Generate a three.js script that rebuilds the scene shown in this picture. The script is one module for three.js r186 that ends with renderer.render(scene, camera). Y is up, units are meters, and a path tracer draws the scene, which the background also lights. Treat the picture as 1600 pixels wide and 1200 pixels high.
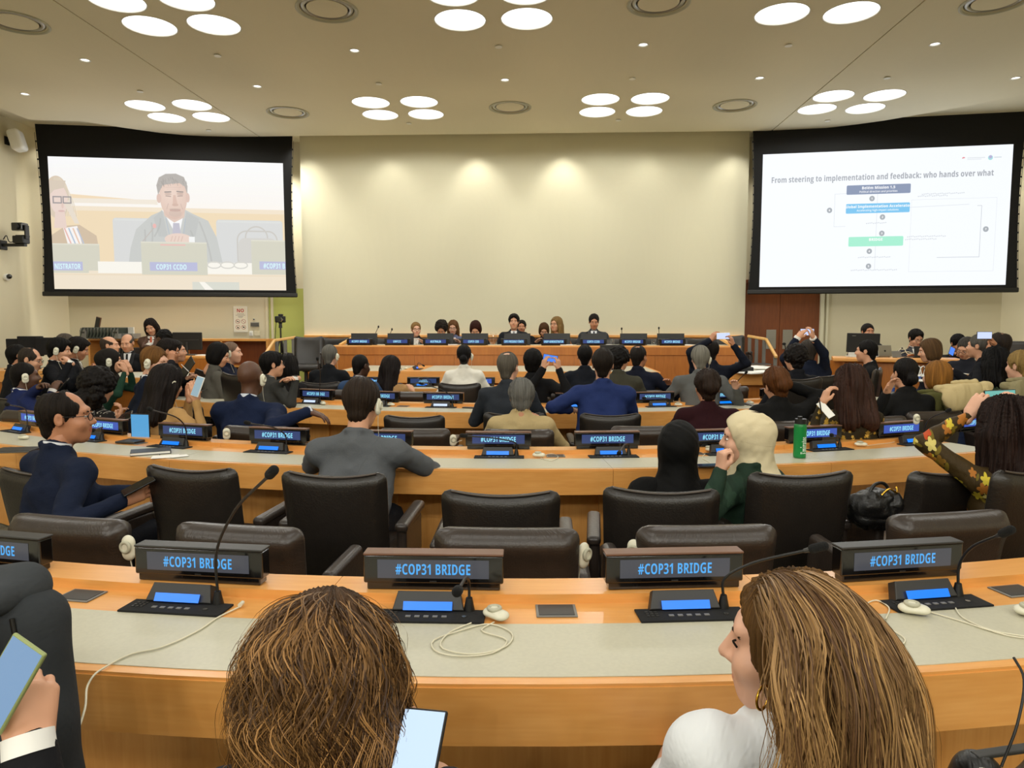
import * as THREE from 'three';
import { RoundedBoxGeometry } from 'three/addons/geometries/RoundedBoxGeometry.js';
import { mergeGeometries } from 'three/addons/utils/BufferGeometryUtils.js';
import { RectAreaLightUniformsLib } from 'three/addons/lights/RectAreaLightUniformsLib.js';

// ---------------------------------------------------------------- camera, exposure
const scene = new THREE.Scene();
scene.background = new THREE.Color(0, 0, 0);
const FOC = 1108, EYE = 1.56, YAW = Math.atan2(49, FOC), PITCH = -Math.atan2(92, FOC);
const camera = new THREE.PerspectiveCamera(2 * Math.atan(600 / FOC) * 180 / Math.PI, 4 / 3, 0.05, 60);
camera.position.set(0, EYE, 0);
camera.rotation.set(PITCH, YAW, 0, 'YXZ');
camera.updateMatrixWorld(true);
const renderer = new THREE.WebGLRenderer({ antialias: true });
renderer.toneMapping = THREE.LinearToneMapping;
renderer.toneMappingExposure = 1.04;
renderer.shadowMap.enabled = true;
RectAreaLightUniformsLib.init();
const PANEL_CD = 1.8, REAR_CD = 4.5, PANEL_GLOW = 2.2, SPOT_CD = 4.3, SCREEN_GLOW = 0.98, SCREEN_LIGHT = 0.55;   // candela of the round ceiling panels, glow they show, candela of the wall washers, projection screens
const WARM = new THREE.Color(1.0, 0.99, 0.925), WARMER = new THREE.Color(1.0, 0.965, 0.87);
const CEIL = 5.07, UPPER = 5.2, WALLZ = -13.85;

// ---------------------------------------------------------------- helpers
const V = (x, y, z) => new THREE.Vector3(x, y, z);
let seed = 12345;
const rnd = () => { seed = (seed * 1664525 + 1013904223) >>> 0; return seed / 4294967296; };
const rr = (a, b) => a + (b - a) * rnd();
const D2R = Math.PI / 180;
function ray(px, py) { return V((px - 800) / FOC, -(py - 600) / FOC, -1).applyEuler(camera.rotation); }
const at = (px, py, d) => ray(px, py).multiplyScalar(d).add(camera.position);           // camera-axis distance d
const onY = (px, py, y) => { const r = ray(px, py); return r.multiplyScalar((y - EYE) / r.y).add(camera.position); };
const onZ = (px, py, z) => { const r = ray(px, py); return r.multiplyScalar(z / r.z).add(camera.position); };
const taken = {};
function numbered(n) { const k = taken[n] = (taken[n] ?? -1) + 1; return k ? `${n}_${String(k).padStart(3, '0')}` : n; }
function tag(o, label, category, group) { o.userData.label = label; o.userData.category = category; if (group) o.userData.group = group; return o; }
function thing(name, label, category, pos = [0, 0, 0], turn = 0, group) {
  const o = new THREE.Group(); o.name = numbered(name); scene.add(o);
  o.position.set(...(pos.isVector3 ? pos.toArray() : pos)); o.rotation.y = turn; return tag(o, label, category, group);
}
function obj(name, geos, mat, parent = scene) {
  const g = Array.isArray(geos) ? (geos.length > 1 ? merge(geos) : geos[0]) : geos;
  const m = new THREE.Mesh(g, mat); m.name = parent === scene ? numbered(name) : name; m.castShadow = m.receiveShadow = true; parent.add(m); return m;
}
function struct(name, geos, mat, parent = scene) { const m = obj(name, geos, mat, parent); if (parent === scene) m.userData.kind = 'structure'; return m; }
function merge(gs) {
  gs = gs.map(g => { g = g.index ? g.toNonIndexed() : g; if (!g.attributes.uv) boxUV(g); const o = new THREE.BufferGeometry(); for (const k of ['position', 'normal', 'uv']) o.setAttribute(k, g.attributes[k]); return o; });
  return mergeGeometries(gs);
}
function boxUV(g, s = 1) {
  const p = g.attributes.position, n = g.attributes.normal, uv = new Float32Array(p.count * 2);
  for (let i = 0; i < p.count; i++) {
    const ax = Math.abs(n.getX(i)), ay = Math.abs(n.getY(i)), az = Math.abs(n.getZ(i)), x = p.getX(i), y = p.getY(i), z = p.getZ(i);
    if (ay >= ax && ay >= az) { uv[2 * i] = x * s; uv[2 * i + 1] = z * s; } else if (ax >= az) { uv[2 * i] = z * s; uv[2 * i + 1] = y * s; } else { uv[2 * i] = x * s; uv[2 * i + 1] = y * s; }
  }
  g.setAttribute('uv', new THREE.BufferAttribute(uv, 2)); return g;
}
const mv = (g, x = 0, y = 0, z = 0, rx = 0, ry = 0, rz = 0) => { if (rx) g.rotateX(rx); if (rz) g.rotateZ(rz); if (ry) g.rotateY(ry); return g.translate(x, y, z); };
const box = (w, h, d, x = 0, y = 0, z = 0, ry = 0) => { const g = boxUV(new THREE.BoxGeometry(w, h, d).toNonIndexed()); return mv(g, x, y, z, 0, ry); };
const rbox = (w, h, d, r = 0.006, x = 0, y = 0, z = 0, rx = 0, ry = 0, rz = 0, seg = 2) => mv(boxUV(new RoundedBoxGeometry(w, h, d, seg, Math.min(r, w / 2.01, h / 2.01, d / 2.01))), x, y, z, rx, ry, rz);
const cyl = (r0, r1, h, x = 0, y = 0, z = 0, rx = 0, rz = 0, n = 16) => mv(new THREE.CylinderGeometry(r0, r1, h, n), x, y, z, rx, 0, rz);
const ball = (r, x = 0, y = 0, z = 0, sx = 1, sy = 1, sz = 1, n = 12) => new THREE.SphereGeometry(r, n, Math.ceil(n * .7)).scale(sx, sy, sz).translate(x, y, z);
const tube = (pts, r, seg = 16, rad = 6) => new THREE.TubeGeometry(new THREE.CatmullRomCurve3(pts.map(p => p.isVector3 ? p : V(...p))), seg, r, rad);
function span(a, b, t, h) { // a bar from a to b, t wide, h high
  const d = b.clone().sub(a), L = d.length(), g = boxUV(new RoundedBoxGeometry(t, h, L, 2, Math.min(t, h) * .3));
  g.applyMatrix4(new THREE.Matrix4().lookAt(V(0, 0, 0), d, Math.abs(d.y) > .99 * L ? V(1, 0, 0) : V(0, 1, 0))); return g.translate((a.x + b.x) / 2, (a.y + b.y) / 2, (a.z + b.z) / 2);
}
// box swept along an arc about (cx, cz): radii r0 < r1, angles t0 < t1 measured from +z towards +x
function arc(cx, cz, r0, r1, y0, y1, t0, t1, n = 6, y1in = y1) {
  const P = [], U = [], pt = (t, r, y) => [cx + r * Math.sin(t), y, cz + r * Math.cos(t)];
  const quad = (a, b, c, d, ua, ub, uc, ud) => { P.push(...a, ...b, ...c, ...a, ...c, ...d); U.push(...ua, ...ub, ...uc, ...ua, ...uc, ...ud); };
  for (let i = 0; i < n; i++) {
    const a = t0 + (t1 - t0) * i / n, b = t0 + (t1 - t0) * (i + 1) / n, ua = a * r1, ub = b * r1;
    quad(pt(a, r1, y1), pt(b, r1, y1), pt(b, r0, y1in), pt(a, r0, y1in), [ua, 0], [ub, 0], [ub, r1 - r0], [ua, r1 - r0]);
    quad(pt(a, r1, y0), pt(b, r1, y0), pt(b, r1, y1), pt(a, r1, y1), [ua, y0], [ub, y0], [ub, y1], [ua, y1]);
    quad(pt(b, r0, y0), pt(a, r0, y0), pt(a, r0, y1in), pt(b, r0, y1in), [ub, y0], [ua, y0], [ua, y1], [ub, y1]);
    quad(pt(a, r0, y0), pt(b, r0, y0), pt(b, r1, y0), pt(a, r1, y0), [ua, 0], [ub, 0], [ub, r1 - r0], [ua, r1 - r0]);
  }
  quad(pt(t0, r0, y0), pt(t0, r1, y0), pt(t0, r1, y1), pt(t0, r0, y1in), [0, y0], [r1 - r0, y0], [r1 - r0, y1], [0, y1]);
  quad(pt(t1, r1, y0), pt(t1, r0, y0), pt(t1, r0, y1in), pt(t1, r1, y1), [0, y0], [r1 - r0, y0], [r1 - r0, y1], [0, y1]);
  const g = new THREE.BufferGeometry(); g.setAttribute('position', new THREE.Float32BufferAttribute(P, 3)); g.setAttribute('uv', new THREE.Float32BufferAttribute(U, 2)); g.computeVertexNormals(); return g;
}
// wall slab between two plan points, with thickness behind it (to the left of a->b seen from above is the room)
function slab(a, b, y0, y1, th) {
  const dx = b[0] - a[0], dz = b[1] - a[1], L = Math.hypot(dx, dz), g = boxUV(new THREE.BoxGeometry(L, y1 - y0, th).toNonIndexed());
  g.translate(0, 0, -th / 2); g.rotateY(Math.atan2(-dz, dx)); return g.translate((a[0] + b[0]) / 2, (y0 + y1) / 2, (a[1] + b[1]) / 2);
}
function plate(pts, y, h, holes = []) { // horizontal slab with outline pts [x, z], underside at y
  const s = new THREE.Shape(pts.map(p => new THREE.Vector2(p[0], -p[1])));
  for (const [x, z, r] of holes) { const hpath = new THREE.Path(); hpath.absarc(x, -z, r, 0, Math.PI * 2, true); s.holes.push(hpath); }
  const g = new THREE.ExtrudeGeometry(s, { depth: h, bevelEnabled: false, curveSegments: 20 }); g.rotateX(-Math.PI / 2); g.translate(0, y, 0); return boxUV(g);
}

// ---------------------------------------------------------------- noise and textures
const hash = (x, y, s = 0) => { let h = Math.imul(x | 0, 374761393) + Math.imul(y | 0, 668265263) + Math.imul(s, 1274126177); h = Math.imul(h ^ (h >>> 13), 1274126177); return ((h ^ (h >>> 16)) >>> 0) / 4294967296; };
const sm = t => t * t * (3 - 2 * t);
function vn(x, y, per, s) { const xi = Math.floor(x), yi = Math.floor(y), fx = sm(x - xi), fy = sm(y - yi), w = (a, b) => hash(((a % per) + per) % per, ((b % per) + per) % per, s); return (w(xi, yi) * (1 - fx) + w(xi + 1, yi) * fx) * (1 - fy) + (w(xi, yi + 1) * (1 - fx) + w(xi + 1, yi + 1) * fx) * fy; }
function vnx(x, y, px, py, s) { const xi = Math.floor(x), yi = Math.floor(y), fx = sm(x - xi), fy = sm(y - yi), w = (a, b) => hash(((a % px) + px) % px, ((b % py) + py) % py, s); return (w(xi, yi) * (1 - fx) + w(xi + 1, yi) * fx) * (1 - fy) + (w(xi, yi + 1) * (1 - fx) + w(xi + 1, yi + 1) * fx) * fy; }
function noise3(x, y, z) {
  const xi = Math.floor(x), yi = Math.floor(y), zi = Math.floor(z), fx = sm(x - xi), fy = sm(y - yi), fz = sm(z - zi), h = (a, b, c) => hash(a + 57 * c, b + 131 * c, 7);
  const l = (a, b, t) => a + (b - a) * t;
  return l(l(l(h(xi, yi, zi), h(xi + 1, yi, zi), fx), l(h(xi, yi + 1, zi), h(xi + 1, yi + 1, zi), fx), fy), l(l(h(xi, yi, zi + 1), h(xi + 1, yi, zi + 1), fx), l(h(xi, yi + 1, zi + 1), h(xi + 1, yi + 1, zi + 1), fx), fy), fz);
}
function dtex(w, h, fn, srgb = true, rx = 1, ry = 1) {
  const d = new Uint8Array(w * h * 4);
  for (let y = 0; y < h; y++) for (let x = 0; x < w; x++) { const c = fn(x / w, y / h), i = 4 * (y * w + x); for (let k = 0; k < 3; k++) d[i + k] = Math.max(0, Math.min(255, (c.length ? c[k] : c) * 255)); d[i + 3] = 255; }
  const t = new THREE.DataTexture(d, w, h); t.wrapS = t.wrapT = THREE.RepeatWrapping; t.magFilter = THREE.LinearFilter; t.minFilter = THREE.LinearMipmapLinearFilter; t.generateMipmaps = true;
  if (srgb) t.colorSpace = THREE.SRGBColorSpace; t.repeat.set(rx, ry); t.needsUpdate = true; return t;
}
function ctex(w, h, draw) { const c = document.createElement('canvas'); c.width = w; c.height = h; draw(c.getContext('2d'), w, h); const t = new THREE.CanvasTexture(c); t.colorSpace = THREE.SRGBColorSpace; t.magFilter = THREE.LinearFilter; return t; }
const mix3 = (a, b, t) => [a[0] + (b[0] - a[0]) * t, a[1] + (b[1] - a[1]) * t, a[2] + (b[2] - a[2]) * t];
const hex3 = h => { const c = parseInt(h.slice(1), 16); return [(c >> 16) / 255, ((c >> 8) & 255) / 255, (c & 255) / 255]; };
// cherry wood: grain along u
function woodTex(base, dark, along = true) {
  const a = hex3(base), b = hex3(dark);
  return dtex(1024, 512, (u, v) => {
    if (!along) [u, v] = [v, u];
    const w = vnx(u * 4, v * 12, 4, 12, 3) * .7 + vnx(u * 8, v * 40, 8, 40, 5) * .3;
    const g = vnx(u * 16 + w * 2, v * 190, 16, 190, 9) * .5 + vnx(u * 5, v * 64, 5, 64, 11) * .5;
    const ring = .5 + .5 * Math.sin((v * 14 + w * 1.6) * Math.PI * 2);
    return mix3(a, b, Math.min(1, .12 + .38 * g + .2 * ring * w + .18 * w));
  }, true);
}
const std = (o) => new THREE.MeshStandardMaterial(o), phys = o => new THREE.MeshPhysicalMaterial(o);
const grain = dtex(256, 256, (u, v) => .5 + .5 * (vn(u * 64, v * 64, 64, 2) - .5) + .35 * (vn(u * 160, v * 160, 160, 4) - .5), false);
const leatherBump = dtex(512, 512, (u, v) => { const a = vn(u * 60, v * 60, 60, 21), b = vn(u * 130, v * 130, 130, 22), c = vn(u * 6, v * 6, 6, 23); return .3 + .35 * Math.abs(a - .5) * 2 + .2 * b + .2 * c; }, false, 2, 2);
const leatherTone = dtex(256, 256, (u, v) => { const c = .82 + .12 * vn(u * 5, v * 5, 5, 31) + .08 * vn(u * 40, v * 40, 40, 32); return [c, c, c]; }, true);
const cloth = dtex(512, 512, (u, v) => { const w = .5 + .25 * Math.sin(u * 512 * 1.2) * Math.sin(v * 512 * 1.2); return .45 * w + .3 * vn(u * 8, v * 8, 8, 41) + .3 * vn(u * 30, v * 18, 30 + 0, 42); }, false);
const foldBump = dtex(512, 512, (u, v) => { const q = vn(u * 4, v * 4, 4, 51); return .6 * vn(u * 7 + 2 * q, v * 5 + 3 * q, 999983, 52) + .3 * vn(u * 16, v * 12, 16 + 0, 53) + .1 * vn(u * 120, v * 120, 120, 54); }, false, 1.6, 1.6);
const streak = dtex(1024, 256, (u, v) => { const w = vnx(u * 24, v * 3, 24, 3, 61); const s = .5 * vnx(u * 220 + w * 3, v * 4, 220, 4, 62) + .3 * vnx(u * 90 + w * 2, v * 3, 90, 3, 63) + .2 * w; const c = .45 + .55 * s; return [c, c, c]; }, true, 3, 1);
const streakBump = dtex(1024, 256, (u, v) => { const w = vnx(u * 24, v * 3, 24, 3, 61); return .5 * vnx(u * 220 + w * 3, v * 4, 220, 4, 62) + .5 * vnx(u * 60 + w * 2, v * 3, 60, 3, 63); }, false, 3, 1);
const carpetTex = dtex(512, 512, (u, v) => { const g = .35 + .3 * vn(u * 170, v * 170, 170, 71) + .2 * vn(u * 12, v * 12, 12, 72); return [.62 * g + .12, .60 * g + .12, .52 * g + .10]; }, true);
const plasterBump = dtex(512, 512, (u, v) => .5 + .4 * (vn(u * 90, v * 90, 90, 81) - .5) + .3 * (vn(u * 220, v * 220, 220, 82) - .5), false);
const plasterTone = dtex(256, 256, (u, v) => { const c = .95 + .05 * vn(u * 3, v * 3, 3, 91); return [c, c, c]; }, true, .3, .3);
const matTone = dtex(512, 512, (u, v) => { const c = .95 + .03 * vn(u * 150, v * 150, 150, 95) + .015 * vn(u * 5, v * 5, 5, 96); return [c, c, c]; }, true);
const cherryH = woodTex('#edb066', '#cf893c'), cherryV = woodTex('#edb066', '#cf893c', false);
const M = {
  wall: std({ color: '#dad5ba', map: plasterTone, bumpMap: plasterBump, bumpScale: .0006, roughness: .85 }),
  wallSide: std({ color: '#d6cdb0', map: plasterTone, bumpMap: plasterBump, bumpScale: .0006, roughness: .85 }),
  ceiling: std({ color: '#e6dec4', map: plasterTone, bumpMap: plasterBump, bumpScale: .0004, roughness: .9 }),
  green: std({ color: '#b3b863', roughness: .8, bumpMap: plasterBump, bumpScale: .0005 }),
  carpet: std({ map: carpetTex, color: '#ffffff', bumpMap: grain, bumpScale: .004, roughness: 1 }),
  wood: phys({ map: cherryH, color: '#ffffff', roughness: .38, clearcoat: .35, clearcoatRoughness: .22 }),
  woodV: phys({ map: cherryV, roughness: .4, clearcoat: .3, clearcoatRoughness: .25 }),
  woodLight: phys({ map: woodTex('#f0c27e', '#dba152'), roughness: .35, clearcoat: .35, clearcoatRoughness: .2 }),
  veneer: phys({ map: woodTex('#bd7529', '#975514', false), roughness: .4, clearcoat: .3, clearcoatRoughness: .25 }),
  woodDoor: phys({ map: woodTex('#8a4a1e', '#5f2d0f', false), roughness: .42, clearcoat: .2, clearcoatRoughness: .3 }),
  mat: std({ color: '#c2bea8', map: matTone, roughness: .4 }),
  leather: phys({ color: '#352c26', map: leatherTone, bumpMap: leatherBump, bumpScale: .0012, roughness: .36, clearcoat: .15, clearcoatRoughness: .4 }),
  leatherDark: phys({ color: '#221d19', map: leatherTone, bumpMap: leatherBump, bumpScale: .0012, roughness: .38, clearcoat: .12, clearcoatRoughness: .4 }),
  piping: std({ color: '#4a413a', roughness: .5 }),
  black: std({ color: '#0c0c0c', roughness: .45 }), blackGloss: phys({ color: '#0b0b0c', roughness: .16, clearcoat: .6, clearcoatRoughness: .1 }),
  blackMatt: std({ color: '#0e0e0f', roughness: .9, bumpMap: grain, bumpScale: .001 }),
  graphite: std({ color: '#2b2a28', roughness: .5 }), foam: std({ color: '#0c0c0c', roughness: 1, bumpMap: grain, bumpScale: .003 }),
  chrome: std({ color: '#b8b6b0', metalness: 1, roughness: .25 }), steel: std({ color: '#a5a29a', metalness: .9, roughness: .42, bumpMap: grain, bumpScale: .0003 }), brass: std({ color: '#d9a63e', metalness: 1, roughness: .22 }),
  ivory: phys({ color: '#dcd9c4', roughness: .38, clearcoat: .2 }), ivoryDark: std({ color: '#b3b19c', roughness: .55 }), white: std({ color: '#ecebe4', roughness: .55 }), paper: std({ color: '#efeee8', roughness: .8 }),
  cord: std({ color: '#d8d2ba', roughness: .6 }), lcd: std({ color: '#02060f', emissive: '#0a80ff', emissiveIntensity: 1.1, roughness: .3 }), lcdWhite: std({ color: '#101418', emissive: '#cfe0ff', emissiveIntensity: 1.1 }),
  brown: std({ color: '#6b4a36', roughness: .45 }), grey: std({ color: '#77756f', roughness: .6 }), offGrey: std({ color: '#cfcdc6', roughness: .5 }),
  glass: phys({ color: '#ffffff', transmission: 1, roughness: .03, thickness: 0, ior: 1.45 }),
};
for (const k of ['leather', 'leatherDark']) M[k].name = k;
function fabric(color, o = {}) { return phys({ color, roughness: .9, specularIntensity: .35, bumpMap: foldBump, bumpScale: .006, ...o }); }
const glowPanel = std({ color: '#fffaf0', emissive: WARM.clone().lerp(new THREE.Color(1, 1, 1), .6), emissiveIntensity: PANEL_GLOW, roughness: .5 });
// ================================================================ room shell
const XL = -9.45, XR = 8.6, ZB = 8.6, CL = [-4.72, 3.86];
struct('floor', box(XR - XL + .6, .2, ZB + 15.2, (XL + XR) / 2, -.1, (ZB - 15.2) / 2), M.carpet);
struct('wall_left', box(.3, 5.4, ZB + 15.2, XL - .15, 2.7, (ZB - 15.2) / 2), M.wallSide);
struct('wall_right', box(.3, 5.4, ZB + 15.2, XR + .15, 2.7, (ZB - 15.2) / 2), M.wallSide);
struct('wall_back', box(XR - XL + .6, 5.4, .3, (XL + XR) / 2, 2.7, ZB + .15), M.wallSide);
struct('wall_front', box(CL[1] - CL[0], 5.2, .28, (CL[0] + CL[1]) / 2, 2.6, WALLZ - .14), M.wall);
struct('wall_front_left', slab([XL, -13.8], [-5.62, -14.3], 0, 5.3, .25), M.wallSide);
struct('wall_green_left', box(1.1, 2.3, .25, -5.1, 1.15, -14.43), M.green);
struct('wall_upper_left', box(1.1, 3.0, .25, -5.1, 3.8, -14.43), M.wallSide);
struct('wall_front_right', slab([5.48, -14.3], [XR, -13.8], 0, 5.3, .25), M.wallSide);
struct('wall_upper_right', box(1.9, 2.9, .25, 4.66, 3.85, -14.43), M.wallSide);
struct('wall_far', box(XR - XL + .6, 5.4, .2, (XL + XR) / 2, 2.7, -15.1), M.wallSide);
struct('ceiling_upper', box(XR - XL + .6, .25, ZB + 15.2, (XL + XR) / 2, UPPER + .125, (ZB - 15.2) / 2), M.ceiling);
// door frames and trims
struct('trim_1', [box(.05, 2.4, .06, -5.62, 1.2, -14.27), box(.05, 2.4, .04, -5.52, 1.2, -14.29)], M.wallSide);
struct('trim_2', [box(.07, 2.45, .08, 5.46, 1.22, -14.26), box(.04, 2.45, .05, 5.56, 1.22, -14.25)], M.wall);
struct('baseboard_left', box(.03, .12, 21, XL + .015, .06, -3), M.grey);
struct('baseboard_right', box(.03, .12, 21, XR - .015, .06, -3), M.grey);
{ // double door, right of the front wall
  const t = new THREE.Group(); t.name = 'door_1'; t.userData.kind = 'structure'; t.position.set(4.66, 0, -14.3); scene.add(t);
  for (const s of [-1, 1]) {
    const leaf = obj('door_leaf', rbox(.765, 2.4, .05, .006, s * .385, 1.2, 0), M.woodDoor, t);
    obj('push_plate', rbox(.19, .38, .008, .003, s * .16, 1.28, .03), M.steel, leaf);
  }
  obj('door_jamb', [box(.06, 2.42, .1, -.8, 1.21, .02), box(1.64, .06, .1, 0, 2.42, .02)], M.woodDoor, t);
}
// main ceiling: three plates with open joints between them, holes for lamps and vents
const edge = [[-8.83, ZB], [-8.83, -12.1], [-8.6, -12.16], [-8, -12.24], [-7.54, -12.64], [-7.04, -13.02], [-6.66, -13.2], [-6.32, -13.29], [-5.8, -13.35]];
const edgeR = [[4.51, -13.38], [4.82, -13.32], [5.12, -13.2], [5.5, -13.02], [5.84, -12.82], [6.22, -12.52], [6.66, -12.16], [7.0, -11.85], [7.37, -11.5], [7.75, -11.0], [7.95, -10.4], [8.0, -9.6], [8.0, ZB]];
const J = [-5.32, 4.12], jg = .009;
const panels = [], vents = [], downs = [], heads = [];
const R_PANEL = .3;
for (const [cx, rows] of [[[-4.26, -.59, 3.07], [-8.15, -.9, 6.36]], [[-6.02, -2.36, 1.26, 4.83], [-11.78, -4.52, 2.73]]])
  for (const z of rows) for (const x of cx) { if (z > ZB - .8) continue; for (const dx of [-.385, .385]) for (const dz of [-.33, .33]) panels.push([x + dx, z + dz, z < -11 ? (x < -5 ? 'before the left projection screen' : x < 0 ? 'above the woman with reddish hair' : x < 3 ? 'above the speaker on the dais' : 'before the right projection screen') : z < -7 ? (x < -3 ? 'nearest the left ceiling joint' : x < 1 ? 'in the ceiling middle' : 'nearest the right ceiling joint') : 'behind the visible rows']); }
for (const [px, py] of [[25, 35], [511, 15], [450, 176], [797, 168], [1148, 165], [1029, 5], [1555, 3]]) { const p = onY(px, py, CEIL); vents.push([p.x, p.z]); }
for (const [px, py] of [[133, 94], [39, 147], [402, 135], [554, 79], [789, 125], [1005, 70], [1187, 122], [1461, 69], [1587, 122]]) { const p = onY(px, py, CEIL); downs.push([p.x, p.z]); }
for (const [px, py] of [[340, 86], [219, 142], [326, 203], [779, 72], [592, 130], [639, 192], [988, 122], [966, 187], [1232, 70], [1386, 121], [1293, 188]]) { const p = onY(px, py, CEIL); heads.push([p.x, p.z]); }
const holes = [...panels.map(([x, z]) => [x, z, R_PANEL + .004]), ...vents.map(([x, z]) => [x, z, .3]), ...downs.map(([x, z]) => [x, z, .062])];
const inside = (x, a, b) => x > a && x < b;
const cgrp = new THREE.Group(); cgrp.name = 'ceiling'; cgrp.userData.kind = 'structure'; scene.add(cgrp);
obj('ceiling_panel', plate([...edge, [J[0] - jg, -13.36], [J[0] - jg, ZB]], CEIL, .1, holes.filter(h => h[0] < J[0])), M.ceiling, cgrp);
obj('ceiling_panel', plate([[J[0] + jg, ZB], [J[0] + jg, -13.36], [J[1] - jg, -13.38], [J[1] - jg, ZB]], CEIL, .1, holes.filter(h => inside(h[0], J[0], J[1]))), M.ceiling, cgrp);
obj('ceiling_panel', plate([[J[1] + jg, ZB], [J[1] + jg, -13.38], ...edgeR], CEIL, .1, holes.filter(h => h[0] > J[1])), M.ceiling, cgrp);

// round glowing ceiling panels
const ringGeo = (r0, r1, y0, y1) => new THREE.LatheGeometry([[r0, y1], [r0, y0], [r1, y0], [r1, y1]].map(p => new THREE.Vector2(...p)), 40);
const discGeo = new THREE.CircleGeometry(R_PANEL - .002, 28).rotateX(Math.PI / 2), rimGeo = ringGeo(R_PANEL - .008, R_PANEL + .004, -.003, .05);
for (const [x, z, what] of panels) {
  const t = thing('ceiling_light', 'round glowing ceiling panel, one of the four ' + what, 'ceiling light', [x, CEIL, z], 0, 'ceiling panels ' + what);
  const d = obj('light_panel', discGeo, glowPanel, t); d.position.y = .012; d.castShadow = false;
  obj('light_rim', rimGeo, M.white, t);
  const l = new THREE.SpotLight(WARM, z > 1 ? REAR_CD : PANEL_CD, 0, 89 * D2R, .12, 2); l.position.set(0, -.12, 0); l.target.position.set(0, -2, 0); l.castShadow = true; l.shadow.radius = 5; l.name = 'panel_lamp'; t.add(l, l.target);
}
for (const [x, z] of downs) {
  const t = thing('downlight', 'small round recessed downlight in the beige ceiling', 'downlight', [x, CEIL, z], 0, 'small downlights');
  obj('light_lens', new THREE.CircleGeometry(.055, 14).rotateX(Math.PI / 2).translate(0, .01, 0), glowPanel, t); obj('light_trim', ringGeo(.054, .07, -.004, .03), M.white, t);
  const l = new THREE.SpotLight(WARM, 6, 12, 50 * D2R, .8, 2); l.position.set(0, -.005, 0); l.target.position.set(0, -2, 0); t.add(l, l.target); l.castShadow = true; l.shadow.radius = 2.5; l.name = 'downlight_lamp';
}
for (const [x, z] of vents) {
  const t = thing('ceiling_vent', 'round metal air diffuser set in the ceiling', 'air vent', [x, CEIL, z], 0, 'round ceiling air diffusers');
  obj('outer_ring', new THREE.LatheGeometry([[.3, .03], [.305, -.004], [.33, -.014], [.345, -.008], [.345, .02]].map(p => new THREE.Vector2(...p)), 40), M.ivoryDark, t);
  obj('cone_ring', new THREE.LatheGeometry([[.24, .05], [.25, .0], [.285, .01], [.30, .045]].map(p => new THREE.Vector2(...p)), 40), M.steel, t);
  obj('center_plate', cyl(.225, .225, .016, 0, .012, 0, 0, 0, 36), M.ceiling, t);
}
for (const [x, z] of heads) {
  const t = thing('sprinkler_cover', 'small flat sprinkler cover disc under the ceiling', 'sprinkler', [x, CEIL, z], 0, 'sprinkler cover discs');
  obj('cover_disc', cyl(.045, .045, .008, 0, -.012, 0, 0, 0, 20), M.white, t); obj('stem', cyl(.02, .02, .016, 0, -.003, 0, 0, 0, 12), M.ivoryDark, t);
}
// wall washers hidden in the slot between ceiling edge and wall
function washer(x, z, cd, ang = 43, tx = 0, tz = 0, lab = 'small wall washer lamp in the slot above the front wall') {
  const t = thing('wall_washer', lab, 'lamp', [x, UPPER - .03, z], 0, 'wall washer lamps in the ceiling slot');
  obj('lamp_housing', ringGeo(.034, .045, -.025, .03), M.black, t); obj('lamp_lens', new THREE.CircleGeometry(.033, 10).rotateX(Math.PI / 2).translate(0, .01, 0), glowPanel, t);
  const l = new THREE.SpotLight(WARMER, cd, 9, ang * D2R, .5, 2); l.position.set(0, -.03, 0); l.target.position.set(tx, -3, tz); l.castShadow = true; l.shadow.radius = 2; l.name = 'washer_lamp'; t.add(l, l.target);
}
for (const [px, k] of [[480, 1], [612, .55], [745, 1.15], [880, 1.25], [1012, .3], [1148, .9]]) washer(onZ(px, 240, WALLZ).x, WALLZ + .40, SPOT_CD * k, 48);
washer(XL + .3, -13.15, SPOT_CD * .4, 48, 0, 0, 'small wall washer lamp in the slot above the left wall');
washer(XR - .3, -13.1, SPOT_CD * .7, 48, 0, 0, 'small wall washer lamp in the slot above the right wall');
// lamps over the side recesses, behind the projection screens
for (const x of [-8.3, -6.9, -5.3, 4.7, 6.1, 7.5]) washer(x, -13.75 + .02 * Math.abs(x), SPOT_CD * (x === -5.3 ? 9 : 3), 60, 0, .4, 'small lamp above the recess behind a projection screen');

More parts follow.
